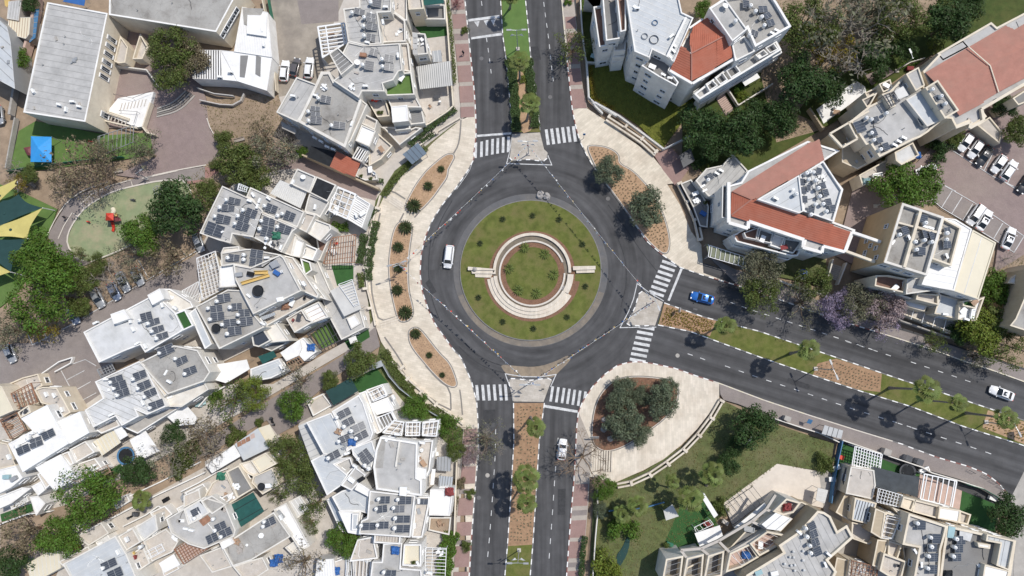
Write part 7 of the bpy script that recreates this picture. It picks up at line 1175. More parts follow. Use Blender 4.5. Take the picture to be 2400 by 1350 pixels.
def make_car(name,L,W,H,cab,hood,tail,rails=False,sunroof=False):
 """cab = (rear glass foot, roof rear, roof front, windscreen foot) along x; front is +x"""
 root = thing(name,'car','car');hl,hw = L/2,W/2;mb = MB().mat('paint_body')
 st = [(-hl,.62,.5,.72),(-hl+.06,.8,.36,tail*.97),(-hl+.3,.93,.27,tail),(-hl+.8,1,.24,tail+.02),(-.5,1,.22,hood+.1),(.4,1,.22,hood+.08),(cab[3]+.05,.99,.22,hood+.04),(hl-.75,.95,.24,hood-.05),(hl-.28,.86,.28,hood-.16),(hl-.07,.68,.38,hood-.27),(hl,.46,.48,.6)]
 secs = []
 for x,w,z0,z1 in st:
  y = hw*w;zm = z0+(z1-z0)*.55
  secs.append([(x,-y*.86,z0),(x,-y,z0+.12),(x,-y,zm),(x,-y*.95,z1-.07),(x,-y*.84,z1),(x,0,z1+.03),(x,y*.84,z1),(x,y*.95,z1-.07),(x,y,zm),(x,y,z0+.12),(x,y*.86,z0)])
 loft(mb,secs);mb.build('body',root,smooth=True)
 rf = hw*.68;bf = hw*.85;a,b,c,d = cab;zb = hood+.03;zt = H;zr = tail+.02
 P = dict(rl=(a,-bf*.92,zr),rr=(a,bf*.92,zr),tl=(b,-rf,zt-.06),tr=(b,rf,zt-.06),fl=(c,-rf,zt-.04),fr=(c,rf,zt-.04),wl=(d,-bf*.94,zb),wr=(d,bf*.94,zb))
 mb = MB().mat('paint_body');xm = (b+c)/2;n = 6;vs = []
 for i in range(n+1):
  x = b-.02+(c-b+.04)*i/n;cr = .06*math.sin(math.pi*i/n)
  for j in range(7):
   y = -rf*1.02+2.04*rf*j/6;vs.append((x,y,zt-.05+cr+.05*(1-(y/rf)**2)*.8))
 mb.add(vs,[[i*7+j,(i+1)*7+j,(i+1)*7+j+1,i*7+j+1] for i in range(n) for j in range(6)]);rfo = mb.build('roof',root,smooth=True)
 if rails:
  for sg in (-1,1): MB().tube([(b+.1,sg*rf*.9,zt+.03),(xm,sg*rf*.92,zt+.1),(c-.15,sg*rf*.9,zt+.03)],.025,5).build('roof_rail',root,'metal_dark')
 if sunroof: MB().box((c-.45,0,zt+.035),(.55,rf*1.3,.02)).build('sunroof',root,'glass')
 def glass(nm,pts):
  m = MB();cn = sum((Vector(q) for q in pts),Vector())/4;m.add(pts,[[0,1,2,3]]);m.build(nm,root,'glass')
 glass('windscreen',[P['wl'],P['wr'],P['fr'],P['fl']]);glass('rear_window',[P['rr'],P['rl'],P['tl'],P['tr']])
 for sg,s in ((-1,'l'),(1,'r')):
  m = MB().add([(a,sg*bf*.92,zr),(d,sg*bf*.94,zb),(c,sg*rf,zt-.04),(b,sg*rf,zt-.06)],[[0,1,2,3]]);sw = m.build('side_window',root,'glass')
  for u,v,w in ((P['w'+s],P['f'+s],.06),(P['r'+s],P['t'+s],.09),((xm-.1,sg*bf*.97,zb+.03),(xm-.1,sg*rf*1.02,zt-.05),.05)): MB().mat('paint_body').tube([u,v],w*.5,5).build('pillar',root)
  MB().mat('paint_body').box((d-.1,sg*(hw+.08),zb+.1),(.14,.2,.14)).build('wing_mirror',root)
  MB().box((hl-.17,sg*hw*.62,hood-.2),(.22,.3,.12)).build('headlight',root,'white_plastic');MB().box((-hl+.08,sg*hw*.66,tail-.12),(.14,.3,.16)).build('tail_light',root,'red_plastic')
  for x in (-hl+.82,hl-.85):
   m = MB().tube([(x,sg*(hw-.22),.32),(x,sg*(hw+.01),.32)],.32,16);w = m.build('wheel',root,'black');MB().tube([(x,sg*(hw-.1),.32),(x,sg*(hw+.02),.32)],.2,10).build('rim',w,'metal_grey')
 return root
mk('paint_body',(.76,.76,.755),.25,.02,1,.06,.8,(.6,.58,.54),coat=.6,spec=.5)
for n,c in (('paint_silver',(.38,.39,.4)),('paint_dark',(.045,.045,.047)),('paint_blue',(.03,.16,.5)),('paint_greyblue',(.2,.24,.33)),('paint_brown',(.14,.125,.12))): mk(n,c,.25,.03,1,.08,.8,metal=.3,coat=.6,spec=.5)
PROTO = dict(sedan=make_car('sedan',4.55,1.8,1.44,(-1.75,-.95,.25,1.0),.86,.9,sunroof=True),hatch=make_car('hatchback',4.0,1.74,1.5,(-1.75,-1.3,.3,.95),.9,.95),suv=make_car('sport_utility_car',4.5,1.86,1.66,(-2.05,-1.65,.25,.95),1.0,1.02,rails=True),mpv=make_car('people_carrier',4.65,1.84,1.72,(-2.12,-1.9,.75,1.45),1.0,1.05,rails=True))
def car(k,t,x,y,dx,dy,label,paint=None,group=None,z=0):
 p = T1(t,x,y,.6+z);q = T1(t,x+dx,y+dy,.6+z);a = math.atan2(q.y-p.y,q.x-p.x)
 r = dup(PROTO[k],(p.x,p.y,z),a,label,mats={'paint_body': paint} if paint else None,group=group)
 return r
PK = 'cars parked in bays'
for c in (('mpv','G',1052,602,-1,8,'white people carrier driving round the roundabout'),('sedan','G',1646,698,-8,-2,'bright blue car waiting before the zebra crossing','paint_blue'),('sedan','G',2347,921,-8,-3,'white saloon with dark sunroof driving on the east road'),('hatch','G',1318,1053,1,-9,'white car driving up the south road'),
  ('suv','A2',564,500,1,-9,'white car nearest the fence in the sandy yard',None,PK),('hatch','A2',637,472,2,-8,'grey brown car between two white cars in the sandy yard','paint_brown',PK),('suv','A2',735,478,1,-9,'white car with roof rails closest to the grey house',None,PK),
  ('hatch','B1',1398,508,3,8,'silver green car beside the heater roof on the grey street','paint_silver',PK),('hatch','B1',970,745,4,8,'silver car uppermost in the shaded parking row','paint_silver',PK),('sedan','B1',866,782,4,8,'silver saloon with dark roof window in the shaded row','paint_silver',PK),('hatch','B1',805,850,4,8,'bluish silver small car in the shaded row','paint_greyblue',PK),('suv','B1',690,895,4,8,'large silver car sticking out of the shaded row','paint_silver',PK),('hatch','B1',522,1015,3,8,'blue grey car half under the widest tree','paint_greyblue',PK),('hatch','B1',75,1285,3,8,'silver car under the grey tree at the left edge','paint_silver',PK),('hatch','A1',-5,810,1,8,'grey car cut by the left photo edge','paint_silver',PK),
  ('hatch','A5',1268,1003,-7,10,'white car first in the right parking row beside the hedge',None,PK),('hatch','A5',1336,1052,-7,10,'white car second in the right parking row',None,PK),('sedan','A5',1400,1100,-7,10,'black car in the right parking row','paint_dark',PK),('hatch','A5',1500,1155,-7,10,'white car just after the black car in the parking row',None,PK),('suv','A5',1572,1198,7,-10,'white car with roof rails in the right parking row',None,PK),('sedan','A5',1692,1290,-7,10,'dark car cut by the right photo edge','paint_dark',PK),('hatch','A5',990,1195,-9,3,'white car poking out from under the parking lot tree',None,PK),
  ('mpv','B6',1095,312,-7,10,'white tall car with roof rails by the empty bays',None,PK),('sedan','B6',1160,348,6,-10,'white car with sunroof beside the tall white car',None,PK),('sedan','B6',1332,476,4,-10,'white saloon alone in the last bay',None,PK)):
 car(*c)
for k in PROTO: drop(PROTO[k])
def scooter(t,x,y,dx,dy,label,paint='black'):
 p = T1(t,x,y,0);q = T1(t,x+dx,y+dy,0);r = thing('motor_scooter',label,'scooter',p)
 d = (q-p).normalized();s = Vector((-d.y,d.x,0));U = Vector((0,0,1))
 for k in (-.62,.62):
  w = MB().tube([p+d*k-s*.06+U*.26,p+d*k+s*.06+U*.26],.26,14).build('wheel',r,'black')
 MB().tube([p+d*-.75+U*.62,p+d*-.35+U*.68,p+d*.05+U*.5,p+d*.3+U*.35,p+d*.55+U*.8],[.12,.19,.14,.12,.1],8).build('body',r,paint,True)
 MB().tube([p+d*-.6+U*.8,p+d*-.2+U*.83,p+d*.05+U*.78],[.1,.16,.1],8).build('seat',r,'black',True);MB().tube([p+d*.5-s*.36+U*1.02,p+d*.56+U*1.0,p+d*.5+s*.36+U*1.02],.025,6).build('handlebar',r,'metal_grey')
 MB().box(p+d*-.78+U*.95,(.36,.4,.3),math.atan2(d.y,d.x)).build('luggage_box',r,'metal_dark')
scooter('C2',572,372,3,9,'black scooter parked at the lane garden wall');scooter('C1',850,965,8,-4,'dark scooter parked beside the bushy palm','metal_dark')
def lamp(t,x,y,label,h=8.2,arms=2,ang=0,flags=True,z=.13,col='galv'):
 b = T1(t,x,y,z);r = thing('street_lamp',label,'street lamp',b);d = Vector((math.cos(R(ang)),math.sin(R(ang)),0))
 MB().box(b+Vector((0,0,.08)),(.7,.7,.3)).build('foot',r,'concrete_pale');MB().tube([b,b+Vector((0,0,h*.5)),b+Vector((0,0,h))],[.11,.09,.06],8).build('pole',r,col)
 for s in ((-1,1) if arms == 2 else (1,)):
  e = b+Vector((0,0,h))+d*s*1.1+Vector((0,0,.1));a = MB().tube([b+Vector((0,0,h-.1)),e],.045,6).build('arm',r,col)
  MB().box(e+d*s*.35,(.95,.32,.14),R(ang)).build('lamp_head',r,'metal_grey')
 if flags:
  for s,m in ((-1,'white_plastic'),(1,'tarp_blue')):
   f = b+Vector((0,0,h*.72));e = f+d*s*1.0+Vector((0,0,.7));MB().tube([f,e],.018,4).build('flag_staff',r,'metal_white')
   n = Vector((-d.y,d.x,0))
   q = [e,f.lerp(e,.35),f.lerp(e,.35)+Vector((0,0,-.5))+n*.2+d*s*.2,e+Vector((0,0,-.55))-n*.2+d*s*.35];fl = MB().add(q+[v+n*.01 for v in q],[[0,1,2,3],[7,6,5,4]]).build('flag',r,'white_plastic')
   for k in (.12,.78): MB().add([q[0].lerp(q[3],k)+n*.02,q[1].lerp(q[2],k)+n*.02,q[1].lerp(q[2],k+.14)+n*.02,q[0].lerp(q[3],k+.14)+n*.02],[[0,1,2,3]]).build('flag_stripe',fl,'tarp_blue')
 return r
lamp('A3',761,345,'double arm street lamp with flags on the north median grass');LN = T1('A3',836,1082,.13);lamp('A3',836,1082,'double arm lamp with flags on the paved north island')
LW = T1('B3',300,692,.13);lamp('B3',300,692,'double arm lamp rising from the middle plaza bed',ang=15);LS = T1('C3',1062,128,.13);lamp('C3',1062,128,'double arm lamp with flags on the paved south island',8.2)
LE = T1('B4',662,938,.13);lamp('B4',662,938,'double arm lamp on the paved east island',8.2,ang=-70,flags=False);lamp('C3',990,1185,'double arm lamp with flags at the grass end of the south median');lamp('C5',732,38,'double arm lamp on the soil bed of the east median',ang=-70,flags=False);lamp('C6',1055,375,'double arm lamp near the end of the east median',ang=-70,flags=False)
lamp('A5',785,500,'single arm lamp in the little courtyard by the dark trees',6,1,110,False,0);lamp('B6',395,250,'single arm lamp in the shade of the parking lot tree',5,1,20,False,0);lamp('B1',1035,55,'short lamp on the red path by the playground',4,1,30,False,0);lamp('C4',1158,498,'single arm lamp under the dark lawn tree',5.5,1,60,False,0)
def bunting(a,b,label,cols,sag=.9,h=6.2,h2=6.2):
 a = a+Vector((0,0,h));b = b+Vector((0,0,h2));n = 60;rnd = random.Random(len(label));r = thing('bunting',label,'bunting',a)
 pts = [a.lerp(b,i/n)-Vector((0,0,sag*4*(i/n)*(1-i/n))) for i in range(n+1)];MB().tube(pts,.02,3).build('string',r,'white_plastic')
 mbs = {}
 for i in range(n):
  for o in (.2,.7):
   if rnd.random() < .3: continue
   p = pts[i].lerp(pts[i+1],o);d = (pts[i+1]-pts[i]).normalized();s = Vector((-d.y,d.x,0))*rnd.uniform(-.28,.28);m = rnd.choice(cols)
   mb = mbs.setdefault(m,MB());w = d*.13;q = [p-w,p+w,p+w+s-Vector((0,0,.4)),p-w+s-Vector((0,0,.4))];mb.add(q,[[0,1,2,3]])
 for m,mb in mbs.items():
  o = mb.build('pennant',r,m);o['kind'] = 'stuff'
FC = ('white_plastic','white_plastic','tarp_blue','red_plastic','yellow_plastic')
bunting(LN,LW,'string of coloured pennants from north island lamp to plaza lamp',FC);bunting(LN,LE,'string of coloured pennants from north island lamp to east island lamp',FC);bunting(LW,LS,'string of pennants from plaza lamp to south island lamp',FC);bunting(LS,LE,'string of pennants from south island lamp to east island lamp',FC)
def shelter(t,s,h,label,roofm,glassm='glass_teal'):
 p = T(t,s,h);r = thing('bus_shelter',label,'bus shelter',(cen(p).x,cen(p).y,.13));MB().prism(p,h-.12,h,bot=True).build('roof',r,roofm)
 q = inset(ccw(p),.15)
 for v in q: MB().tube([(v.x,v.y,.1),(v.x,v.y,h-.1)],.05,6).build('post',r,'metal_dark')
 L = max(range(4),key=lambda i: (q[i]-q[i-1]).length);a,b = q[L-1],q[L]
 piece('back_pane',glassm,(a.x,a.y,1.3),(b.x,b.y,1.3),.03,1.9,r);c = cen(q);u = a.lerp(c,.35);v = b.lerp(c,.35);piece('bench','wood',(u.x,u.y,.6),(v.x,v.y,.6),.35,.08,r)
 for k in (.25,.5,.75):
  for i,j in ((0,1),):
   u = p[L-1].lerp(p[L],k);v = p[(L+2) % 4].lerp(p[(L+1) % 4],k);piece('roof_rib','metal_dark',(u.x,u.y,h+.03),(v.x,v.y,h+.03),.06,.05,r)
mk('shelter_roof',(.14,.18,.22),.3,.08,1,.2,.5,spec=.5)
shelter('A3','58,1003 120,1078 18,1155 -50,1085',2.7,'dark blue glass roofed bus shelter on the upper plaza','shelter_roof');shelter('C5','790,395 908,430 895,482 772,450',2.7,'pale ribbed bus shelter on the southeast pavement','metal_grey')
def cabinet(t,x,y,w,d,h,ang,label,mat='concrete_pale',lid='concrete',z=.13,name='utility_cabinet',cat='cabinet'):
 p = T1(t,x,y,z);r = thing(name,label,cat,p);MB().box(p+Vector((0,0,h/2)),(w,d,h),R(ang)).build('box',r,mat);MB().box(p+Vector((0,0,h+.03)),(w+.1,d+.1,.07),R(ang)).build('lid',r,lid)
 dv = Vector((math.sin(R(ang)),-math.cos(R(ang)),0));MB().box(p+dv*(d/2+.01)+Vector((0,0,h*.5)),(w*.42,.03,h*.8),R(ang)).build('door',r,mat)
 return r
cabinet('C5',540,350,1.1,.8,1.4,-20,'grey utility cabinet behind the dark lawn tree','metal_grey');cabinet('C6',408,560,1.2,1.1,1.5,-22,'pale concrete utility cabinet beside the white lattice pergola');cabinet('C6',545,600,1.1,1.0,1.3,-22,'dark grey utility cabinet, first of the pair by the black shade','metal_grey','metal_dark');cabinet('C6',615,622,1.1,1.0,1.3,-22,'dark grey utility cabinet, second of the pair by the black shade','metal_grey','metal_dark')
def sign(t,x,y,w,h,z,ang,label,face='metal_white',tilt=0,cat='sign',posts=1,name='sign_board'):
 p = T1(t,x,y,.13);r = thing(name,label,cat,p);d = Vector((math.cos(R(ang)),math.sin(R(ang)),0));n = Vector((-d.y,d.x,0))
 for k in ((0,) if posts == 1 else (-.4,.4)): MB().tube([p+d*k*w,p+d*k*w+Vector((0,0,z))],.05,6).build('post',r,'metal_grey')
 c = p+Vector((0,0,z));up = (Vector((0,0,1))*math.cos(R(tilt))+n*math.sin(R(tilt)));nn = d.cross(up);v = [c-d*w/2,c+d*w/2,c+d*w/2+up*h,c-d*w/2+up*h]
 MB().add(v+[q+nn*.08 for q in v],[[0,1,2,3],[7,6,5,4],[0,4,5,1],[1,5,6,2],[2,6,7,3],[3,7,4,0]]).build('panel',r,face)
 return r
sign('B4',862,985,.9,1.6,1.2,80,'grey advertising panel on the flower bed behind the blue car','metal_grey');sign('C6',1270,440,1.6,1.2,2.2,90,'dark solar powered sign at the far end of the east median','collector',60);sign('C5',668,378,.8,.9,1.6,-20,'small sign with blue face on the southeast pavement','metal_blue',60);sign('C4',248,472,1.6,.9,1.6,0,'grey advertising board at the plaza steps beside the planter','metal_grey',30,posts=2)
sign('A3',1222,975,.5,.5,2.3,0,'small crossing sign on the northeast plaza kerb','metal_blue',20);sign('C3',1140,168,.5,.3,.9,0,'low black keep right sign at the corner of the south island','metal_dark',40)
def boulder(t,x,y,r,label,mat='stone',z=0,name='boulder'):
 rnd = random.Random(x);p = T1(t,x,y,z);root = thing(name,label,'stone',p);prof = []
 mb = MB();n = 9;vs = []
 for i in range(5):
  th = math.pi/2*i/4.2
  for k in range(n): q = r*rnd.uniform(.8,1.15);vs.append((p.x+q*math.cos(th)*math.cos(k*6.283/n),p.y+q*math.cos(th)*math.sin(k*6.283/n),z+q*.85*math.sin(th)))
 mb.add(vs,[[i*n+k,i*n+(k+1) % n,(i+1)*n+(k+1) % n,(i+1)*n+k] for i in range(4) for k in range(n)]+[[4*n+k for k in range(n)]]);mb.build('rock',root,mat)
for a in (('B3',1248,172,.85,'grey boulder at the top of the roundabout apron, near one'),('B3',1292,180,.8,'grey boulder at the top of the roundabout apron, far one'),('B3',788,692,.45,'grey stone lying on the long monument arm'),('B3',1412,828,.62,'blue grey boulder on the roundabout ring path'),('C4',310,360,.55,'pale rock among the olives, upper one'),('C4',310,420,.7,'pale rock among the olives, middle one'),('C4',350,480,.6,'pale rock among the olives, lower one')):
 boulder(*a,z=.95 if a[3] == .45 else .1)
lowwall('A4','245,840 370,920 490,1000 590,1090',.7,.5,'stone bench wall with piers below the apartment lawn',piers='262,825 380,895 492,982 588,1075',double=True);lowwall('B4','870,90 930,215 990,350 1020,490',.7,.5,'stone bench wall with piers beside the dark roof terrace',piers='873,95 935,220 985,348 1015,488',double=True)
lowwall('C4','1052,235 985,350 905,455 815,550 710,630 598,705 482,758 395,775',.7,.45,'long curved stone bench wall of the southeast plaza',piers='1052,240 990,350 910,458 820,552 715,637 602,706 482,758',double=True)
lowwall('B3','130,180 95,300 60,420 40,560 25,700 40,840 70,960 95,1090',.7,.3,'cream wall with piers along the edge of the middle plaza',piers='112,270 50,545 30,688 25,832 60,968');lowwall('C3','190,-10 250,60 330,140 400,200 470,265 560,330 640,390',.6,.3,'cream wall with piers along the lower plaza',piers='255,30 290,100 375,185 468,262');lowwall('A3','355,835 270,885 190,935 100,1010 0,1085',.6,.3,'cream wall behind the bus shelter',piers='190,935')
lowwall('A3','255,0 275,250 300,600 312,760 270,800 150,880 0,960',1.3,.25,'cream garden wall of the terraces above the upper plaza','plaster_cream');lowwall('A3','1200,0 1205,130 1215,270 1240,450 1255,700 1300,740 1450,830',.9,.22,'white garden wall with railing beside the northeast pavement','plaster',rail=2);lowwall('A4','160,735 330,830 480,940 640,1060 830,965',1.0,.22,'curved white railed wall round the apartment lawn','plaster',rail=2);lowwall('A4','105,450 120,700 165,760 215,810',.9,.22,'white corner wall at the lawn and pavement','plaster',rail=2);lowwall('A4','100,450 225,455 225,380',.9,.22,'white wall at the top of the lawn','plaster')
lowwall('C4','270,760 268,960 255,1100 238,1350',.9,.2,'garden wall with blue fence along the south pavement','plaster_cream',rail=3);lowwall('C4','340,935 560,915 690,880',.6,.15,'blue garden fence between lawn and palms','metal_blue',name='garden_fence');lowwall('C5','430,340 640,410 740,440 850,490 870,500',.9,.2,'white wall between lawn and southeast pavement','plaster');lowwall('C5','885,490 860,600 830,760 815,880',1.4,.15,'blue green fence beside the lattice pergola garden','metal_blue',name='garden_fence');lowwall('C6','130,485 420,585 630,655 690,690 880,745 1000,785 1080,830 1130,872',1.2,.2,'white garden wall along the southeast pavement','plaster')
lowwall('C6','900,760 1010,790 1090,835 1150,885',1.5,.08,'green screen fence round the corner turf','net_green',name='garden_fence');lowwall('C2','780,265 1040,120 1240,20',1.0,.2,'cream wall along the lane below the shade net','plaster_cream');lowwall('C3','600,620 585,1080',1.3,.22,'cream garden wall by the southwest pavement','plaster_cream');lowwall('C3','130,5 175,85 240,160 330,230',1.4,.1,'white green mesh fence round the corner turf court','galv',name='garden_fence');lowwall('C3','410,295 510,355 600,410',1.2,.1,'pale fence at the pergola garden corner','galv',name='garden_fence')
lowwall('A2','420,0 460,200 505,420 520,660',1.6,.15,'tall yard fence between white shed and sandy yard','plaster_cream',name='yard_fence');lowwall('A2','460,0 490,160 508,355',1.8,.08,'green net fence along the sandy yard','net_green',name='yard_fence');lowwall('A2','710,1110 880,1180 1060,1265 1240,1345',2.2,.3,'tan retaining wall below the red tiled terrace','plaster_tan');lowwall('A1','135,840 105,1000 70,1190',1.2,.25,'concrete wall along the kindergarten lawn','concrete');lowwall('A1','70,1210 300,1170 600,1135 880,1110',1.0,.1,'green mesh fence below the kindergarten lawn','net_green',name='yard_fence');lowwall('A1','165,460 130,640 100,820',1.4,.5,'grey wall passage left of the school','concrete')
lowwall('A2','-40,630 80,670 215,685',.8,.25,'ramp wall below the white shed roof','concrete',rail=1);lowwall('A2','-20,715 120,745 210,750 265,720 290,670',.8,.2,'curved railed wall at the edge of the school yard','concrete_pale',rail=1)
band('B1','330,460 400,320 480,210 600,130 760,80',.22,.07,'kerb_stone','path_kerb');band('B1','590,265 570,235 640,170 760,110 920,65 935,115',.2,.075,'kerb_stone','path_kerb',0);band('B1','850,130 1000,95 1110,72 1270,62 1325,95 1350,170',.3,.08,'kerb_stone','path_kerb');band('B1','850,130 750,165 600,258 530,345 478,440 472,520 530,612 590,635',.3,.082,'kerb_stone','path_kerb');band('B1','1000,55 1250,0',.25,.085,'kerb_stone','path_kerb',0);band('B1','410,480 450,390 510,295 550,325',.2,.087,'kerb_stone','path_kerb',0);band('B1','640,640 800,580 930,520',.25,.089,'kerb_stone','path_kerb');band('A1','1070,1235 1250,1195 1450,1160',.22,.06,'kerb_stone','path_kerb');band('A2','15,830 45,920 110,1000 160,1050',.2,.06,'kerb_stone','path_kerb')
for i,(s,z) in enumerate((('230,1225 500,1085 770,925 880,860 1040,765 1440,530',.012),('180,1120 230,1225',.013),('310,1140 330,1180',.014),('975,630 1040,750',.015),('1270,555 1310,600',.016))): band('B1',s,.14,z,'paint','bay_line',0)
for i,(s) in enumerate(('855,90 1085,222 1250,330 1440,460','935,140 860,260','1005,185 930,305','1080,232 1010,350','1290,370 1225,480','1440,460 1370,575','790,200 860,260 1010,350 1225,480 1370,575','1310,85 1440,165','1440,40 1395,135')): band('B6',s,.14,.02+i*.001,'paint','bay_line',0)
for i,s in enumerate(('1180,1060 1460,1240 1680,1345','1460,1080 1400,1195','1620,1170 1560,1295','1075,1280 1200,1345')): band('A5',s,.14,.03+i*.001,'paint','bay_line',0)
zone('parking_bay','grey_paver','C1','380,40 600,0 660,180 480,250',.03);zone('parking_bay','grey_paver','B6','860,95 1440,465 1370,580 790,205',.012)
for i,s in enumerate(('400,30 540,-20 610,20','425,108 535,50','468,180 575,120','500,250 610,190','385,45 490,240 500,250')): band('C1',s,.14,.05+i*.001,'paint','bay_line',0)
for i in range(5):
 pl = smooth(T('A1','%d,%d %d,%d %d,%d' % (1110-2*i,765+14*i,1225+10*i,725+14*i,1310+15*i,640+8*i)),2);
 st = tag(thing('curved_step',None,None,pl[0]),kind='structure')
 for k in range(len(pl)-1): piece('step_stone','band_grey' if i % 2 else 'concrete',pl[k]+Vector((0,0,.04*(5-i))),pl[k+1]+Vector((0,0,.04*(5-i))),.3,.12,st)
def sail(t,s,zs,mat,label,name='shade_sail',n=10):
 c = T(t,s);c = [T1(t,*map(float,q.split(',')),z) for q,z in zip(s.split(),zs)];r = thing(name,label,'shade sail',(cen(c).x,cen(c).y,0));m = len(c);ce = cen(c)-Vector((0,0,.35));vs = [];fs = []
 rim = []
 for i in range(m):
  a,b = c[i],c[(i+1) % m]
  for k in range(n): q = a.lerp(b,k/n);rim.append(q+(ce-q)*.13*math.sin(math.pi*k/n))
 N = len(rim)
 for j in range(5): vs += [q.lerp(ce,j/5) for q in rim]
 vs.append(ce)
 fs = [[j*N+k,j*N+(k+1) % N,(j+1)*N+(k+1) % N,(j+1)*N+k] for j in range(4) for k in range(N)]+[[4*N+k,4*N+(k+1) % N,5*N] for k in range(N)]
 MB().add(vs,fs).build('fabric',r,mat,True);
 MB().lathe((ce.x,ce.y,ce.z),[(.32,0),(.25,.14),(.02,.2)],12).build('cap',r,'shade_teal')
 return r
Z = 4.2
sail('B1','-160,330 -40,250 120,100 120,60 -100,140',(Z,)*5,'shade_yellow','yellow shade sail uppermost at the left edge');sail('B1','-160,300 20,210 130,165 300,262 0,390 -160,470',(Z+.1,Z+.1,Z,Z,Z,Z),'shade_teal','dark teal shade sail, upper of the two');sail('B1','-140,480 0,385 298,262 190,478 -20,463',(Z,)*5,'shade_yellow','middle yellow shade sail with a pointed tip');sail('B1','-160,600 -100,470 190,478 75,712 -160,560',(Z,Z,Z,Z-.05,Z),'shade_teal','dark teal shade sail, lower of the two');sail('B1','-160,560 75,712 -120,800',(Z,Z-.1,Z),'shade_yellow','lowest yellow shade sail at the left edge')
for x,y,ux,uy,lb in ((300,262,385,280,'white sail pole at the tip of the middle yellow sail'),(192,478,255,486,'white sail pole between middle and lower sails'),(76,713,190,742,'white sail pole of the lowest sails'),(122,80,128,150,'white sail pole at the uppermost sail')):
 a = T1('B1',x,y,Z);b = T1('B1',ux,uy,0);r = thing('sail_pole',lb,'pole',b);MB().tube([b,a],[.1,.08],8).build('pole',r,'metal_white')
pc = thing('play_tower','red roofed play tower with slides on the oval playground','playground',T1('B1',795,335))
q = [T1('B1',x,y,2.6) for x,y in ((745,298),(798,298),(798,350),(742,350))];qc = cen(q)
MB().add([*q,qc+Vector((0,0,.7))],[[0,1,4],[1,2,4],[2,3,4],[3,0,4],[3,2,1,0]]).build('roof',pc,'red_plastic')
for v in q: MB().tube([(v.x,v.y,0),(v.x,v.y,2.6)],.06,6).build('post',pc,'metal_dark')
MB().prism(q,1.0,1.1,bot=True).build('platform',pc,'maroon')
def chute(pts,w,mat,nm):
 pl = [T1('B1',*p) for p in pts];mb = MB();n = len(pl);vs = []
 for i,p in enumerate(pl):
  d = pl[min(i+1,n-1)]-pl[max(i-1,0)];s = Vector((-d.y,d.x,0)).normalized()*w/2;U = Vector((0,0,.22));vs += [p-s+U,p-s,p+s,p+s+U]
 mb.add(vs,[[i*4+k,i*4+k+1,i*4+k+5,i*4+k+4] for i in range(n-1) for k in range(3)]);return mb.build(nm,pc,mat)
chute(((785,352,1.1),(795,375,.9),(802,405,.35),(795,428,.2)),.5,'red_plastic','slide');m = MB().tube([T1('B1',790,305,1.5),T1('B1',800,285,1.3),T1('B1',795,270,.5)],.42,12).build('tube_slide',pc,'cream_sheet',True)
chute(((800,335,1.1),(830,345,1.0),(850,342,.6)),.7,'maroon','bridge');MB().prism(T('B1','805,300 822,300 822,320 805,320',1.6),1.5,1.6,bot=True).build('side_panel',pc,'yellow_plastic')
def toy(t,x,y,label,mat,L=.9):
 p = T1(t,x,y);r = thing('spring_toy',label,'toy',p);MB().tube([p,p+Vector((0,0,.35))],.1,8).build('spring',r,'metal_dark');MB().tube([p+Vector((-L/2,.1,.5)),p+Vector((0,0,.45)),p+Vector((L/2,-.12,.62))],[.08,.17,.1],7).build('seat',r,mat,True);MB().box(p+Vector((.2,0,.65)),(.05,.5,.05)).build('handle',r,'metal_dark')
toy('B1',632,362,'red spring rocker on the playground floor','red_plastic');toy('B1',945,208,'dark spring rocker on the playground floor','metal_dark',1.3)
cl = thing('climbing_frame','grey low climbing frame on the playground floor','climbing frame',T1('B1',1125,140));pl = [T1('B1',x,y,.9) for x,y in ((1075,125),(1095,108),(1160,110),(1170,135),(1165,160),(1085,170),(1090,148))]
for i in range(len(pl)): piece('bar','metal_grey',pl[i-1],pl[i],.07,.07,cl);MB().tube([pl[i],(pl[i].x,pl[i].y,0)],.04,5).build('post',cl,'metal_grey')
for k in (.3,.6): piece('bar','metal_grey',pl[0].lerp(pl[3],k)+Vector((0,.8,0)),pl[0].lerp(pl[3],k)-Vector((0,1.0,0)),.06,.06,cl)
def bench(t,x,y,ang,label,L=1.8):
 p = T1(t,x,y);r = thing('park_bench',label,'bench',p,R(ang))
 for k in (-.15,.02,.19): o = link('slat',unit('wood_grey'),r,(0,k,.46));o.scale = (L,.13,.05)
 o = link('backrest',unit('wood_grey'),r,(0,.32,.72));o.scale = (L,.05,.35)
 for k in (-.42,.42): o = link('leg',unit('metal_dark'),r,(k*L,0,.22));o.scale = (.08,.45,.44)
bench('B1',235,100,-38,'grey slatted bench beside the uppermost sail');bench('B1',840,10,10,'slatted bench on the garden path by the leafless tree');bench('A2',250,990,15,'pale bench on the dirt slope',2.2)
cp = T('A1','218,958 362,962 362,1140 215,1138',2.8);r = thing('fabric_canopy','bright blue pyramid canopy on the kindergarten lawn','canopy',(cen(cp).x,cen(cp).y,0));c0 = cen(cp)+Vector((0,0,.9))
for i in range(4): MB().add([cp[i-1],cp[i],c0],[[0,1,2]]).build('canopy_panel',r,'canopy_blue');MB().tube([cp[i],(cp[i].x,cp[i].y,0)],.06,6).build('post',r,'metal_grey')
r = thing('playhouse','maroon playhouse poking out beside the blue canopy','playhouse',T1('A1',195,1060));hp = T('A1','165,1040 218,1030 220,1090 190,1085',1.2);MB().prism(hp,0,1.0).build('wall',r,'red_plastic');MB().prism(inset(ccw(hp),-.12),1.0,1.35,q=inset(ccw(hp),.5),bot=True).build('roof',r,'maroon')
toy('A1',488,1058,'orange ride on toy on the kindergarten lawn','yellow_plastic');toy('A1',650,1000,'red toy seesaw against the school wall','red_plastic',1.4)
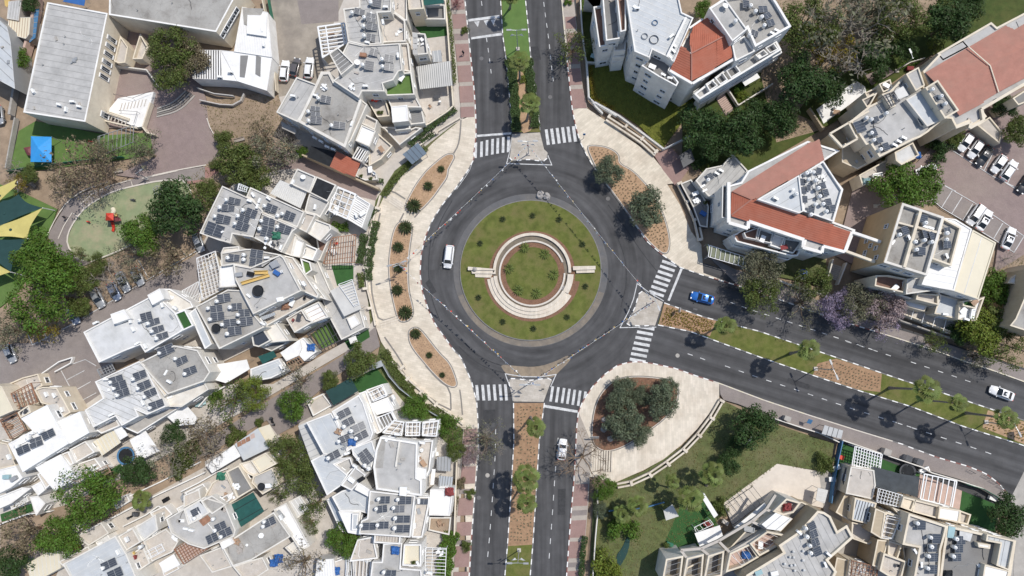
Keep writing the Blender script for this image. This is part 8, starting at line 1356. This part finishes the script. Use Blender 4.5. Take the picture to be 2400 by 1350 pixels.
def person(t,x,y,ang,label,z=.13,top='cloth_dark',legs='cloth_dark'):
 p = T1(t,x,y,z);J = [(0,0,.95),(0,0,1.2),(0,0,1.42),(.02,0,1.52),(.04,0,1.64),(.05,0,1.74),(0,.19,1.4),(.02,.27,1.15),(.12,.26,.93),(0,-.19,1.4),(-.06,-.26,1.15),(0,-.28,.92),(.02,.1,.9),(.16,.1,.5),(.1,.1,.08),(.26,.1,.04),(-.02,-.1,.9),(-.1,-.1,.5),(-.26,-.1,.1),(-.12,-.1,.05)]
 E = [(0,1),(1,2),(2,3),(3,4),(4,5),(2,6),(6,7),(7,8),(2,9),(9,10),(10,11),(0,12),(12,13),(13,14),(14,15),(0,16),(16,17),(17,18),(18,19)]
 rr = [.15,.15,.15,.06,.1,.085,.075,.05,.04,.075,.05,.04,.1,.065,.05,.04,.1,.065,.05,.04]
 me = bpy.data.meshes.new('body');me.from_pydata(J,E,[]);o = bpy.data.objects.new('person',me);COL.objects.link(o);o.location = p;o.rotation_euler = (0,0,R(ang))
 md = o.modifiers.new('skin','SKIN');
 for v,q in zip(me.skin_vertices[0].data,rr): v.radius = (q,q)
 me.skin_vertices[0].data[0].use_root = True;sb = o.modifiers.new('sub','SUBSURF');sb.levels = 1;sb.render_levels = 1
 me.materials.append(MATS[top]);tag(o,label,'person')
 h = MB().lathe((.045,0,1.7),[(.115,-.04),(.12,.03),(.08,.1),(.02,.125)],10);hm = link('hair',h.mesh('hair',['black'],True),o)
 hd = link('face',MB().lathe((.085,0,1.63),[(.05,-.06),(.085,0),(.07,.06)],8).mesh('face',['skin'],True),o)
 for s in (-1,1): link('hand',MB().lathe((.1 if s > 0 else .02,s*.27,.84),[(.02,0),(.045,.05),(.03,.1)],6).mesh('hand',['skin']),o)
person('A3',380,385,80,'person in dark clothes walking on the pink northwest pavement');person('B1',478,335,20,'person in dark clothes standing at the garden path kerb',0)
nt = T('C4','462,1085 480,1090 470,1180 440,1250 405,1300 385,1225 430,1170',.08);tag(MB().prism(smooth(nt,1,True),-.04,.08).build('shade_cloth',None,'shade_teal'),'strip of dark teal net lying on the dry garden lawn','cloth')
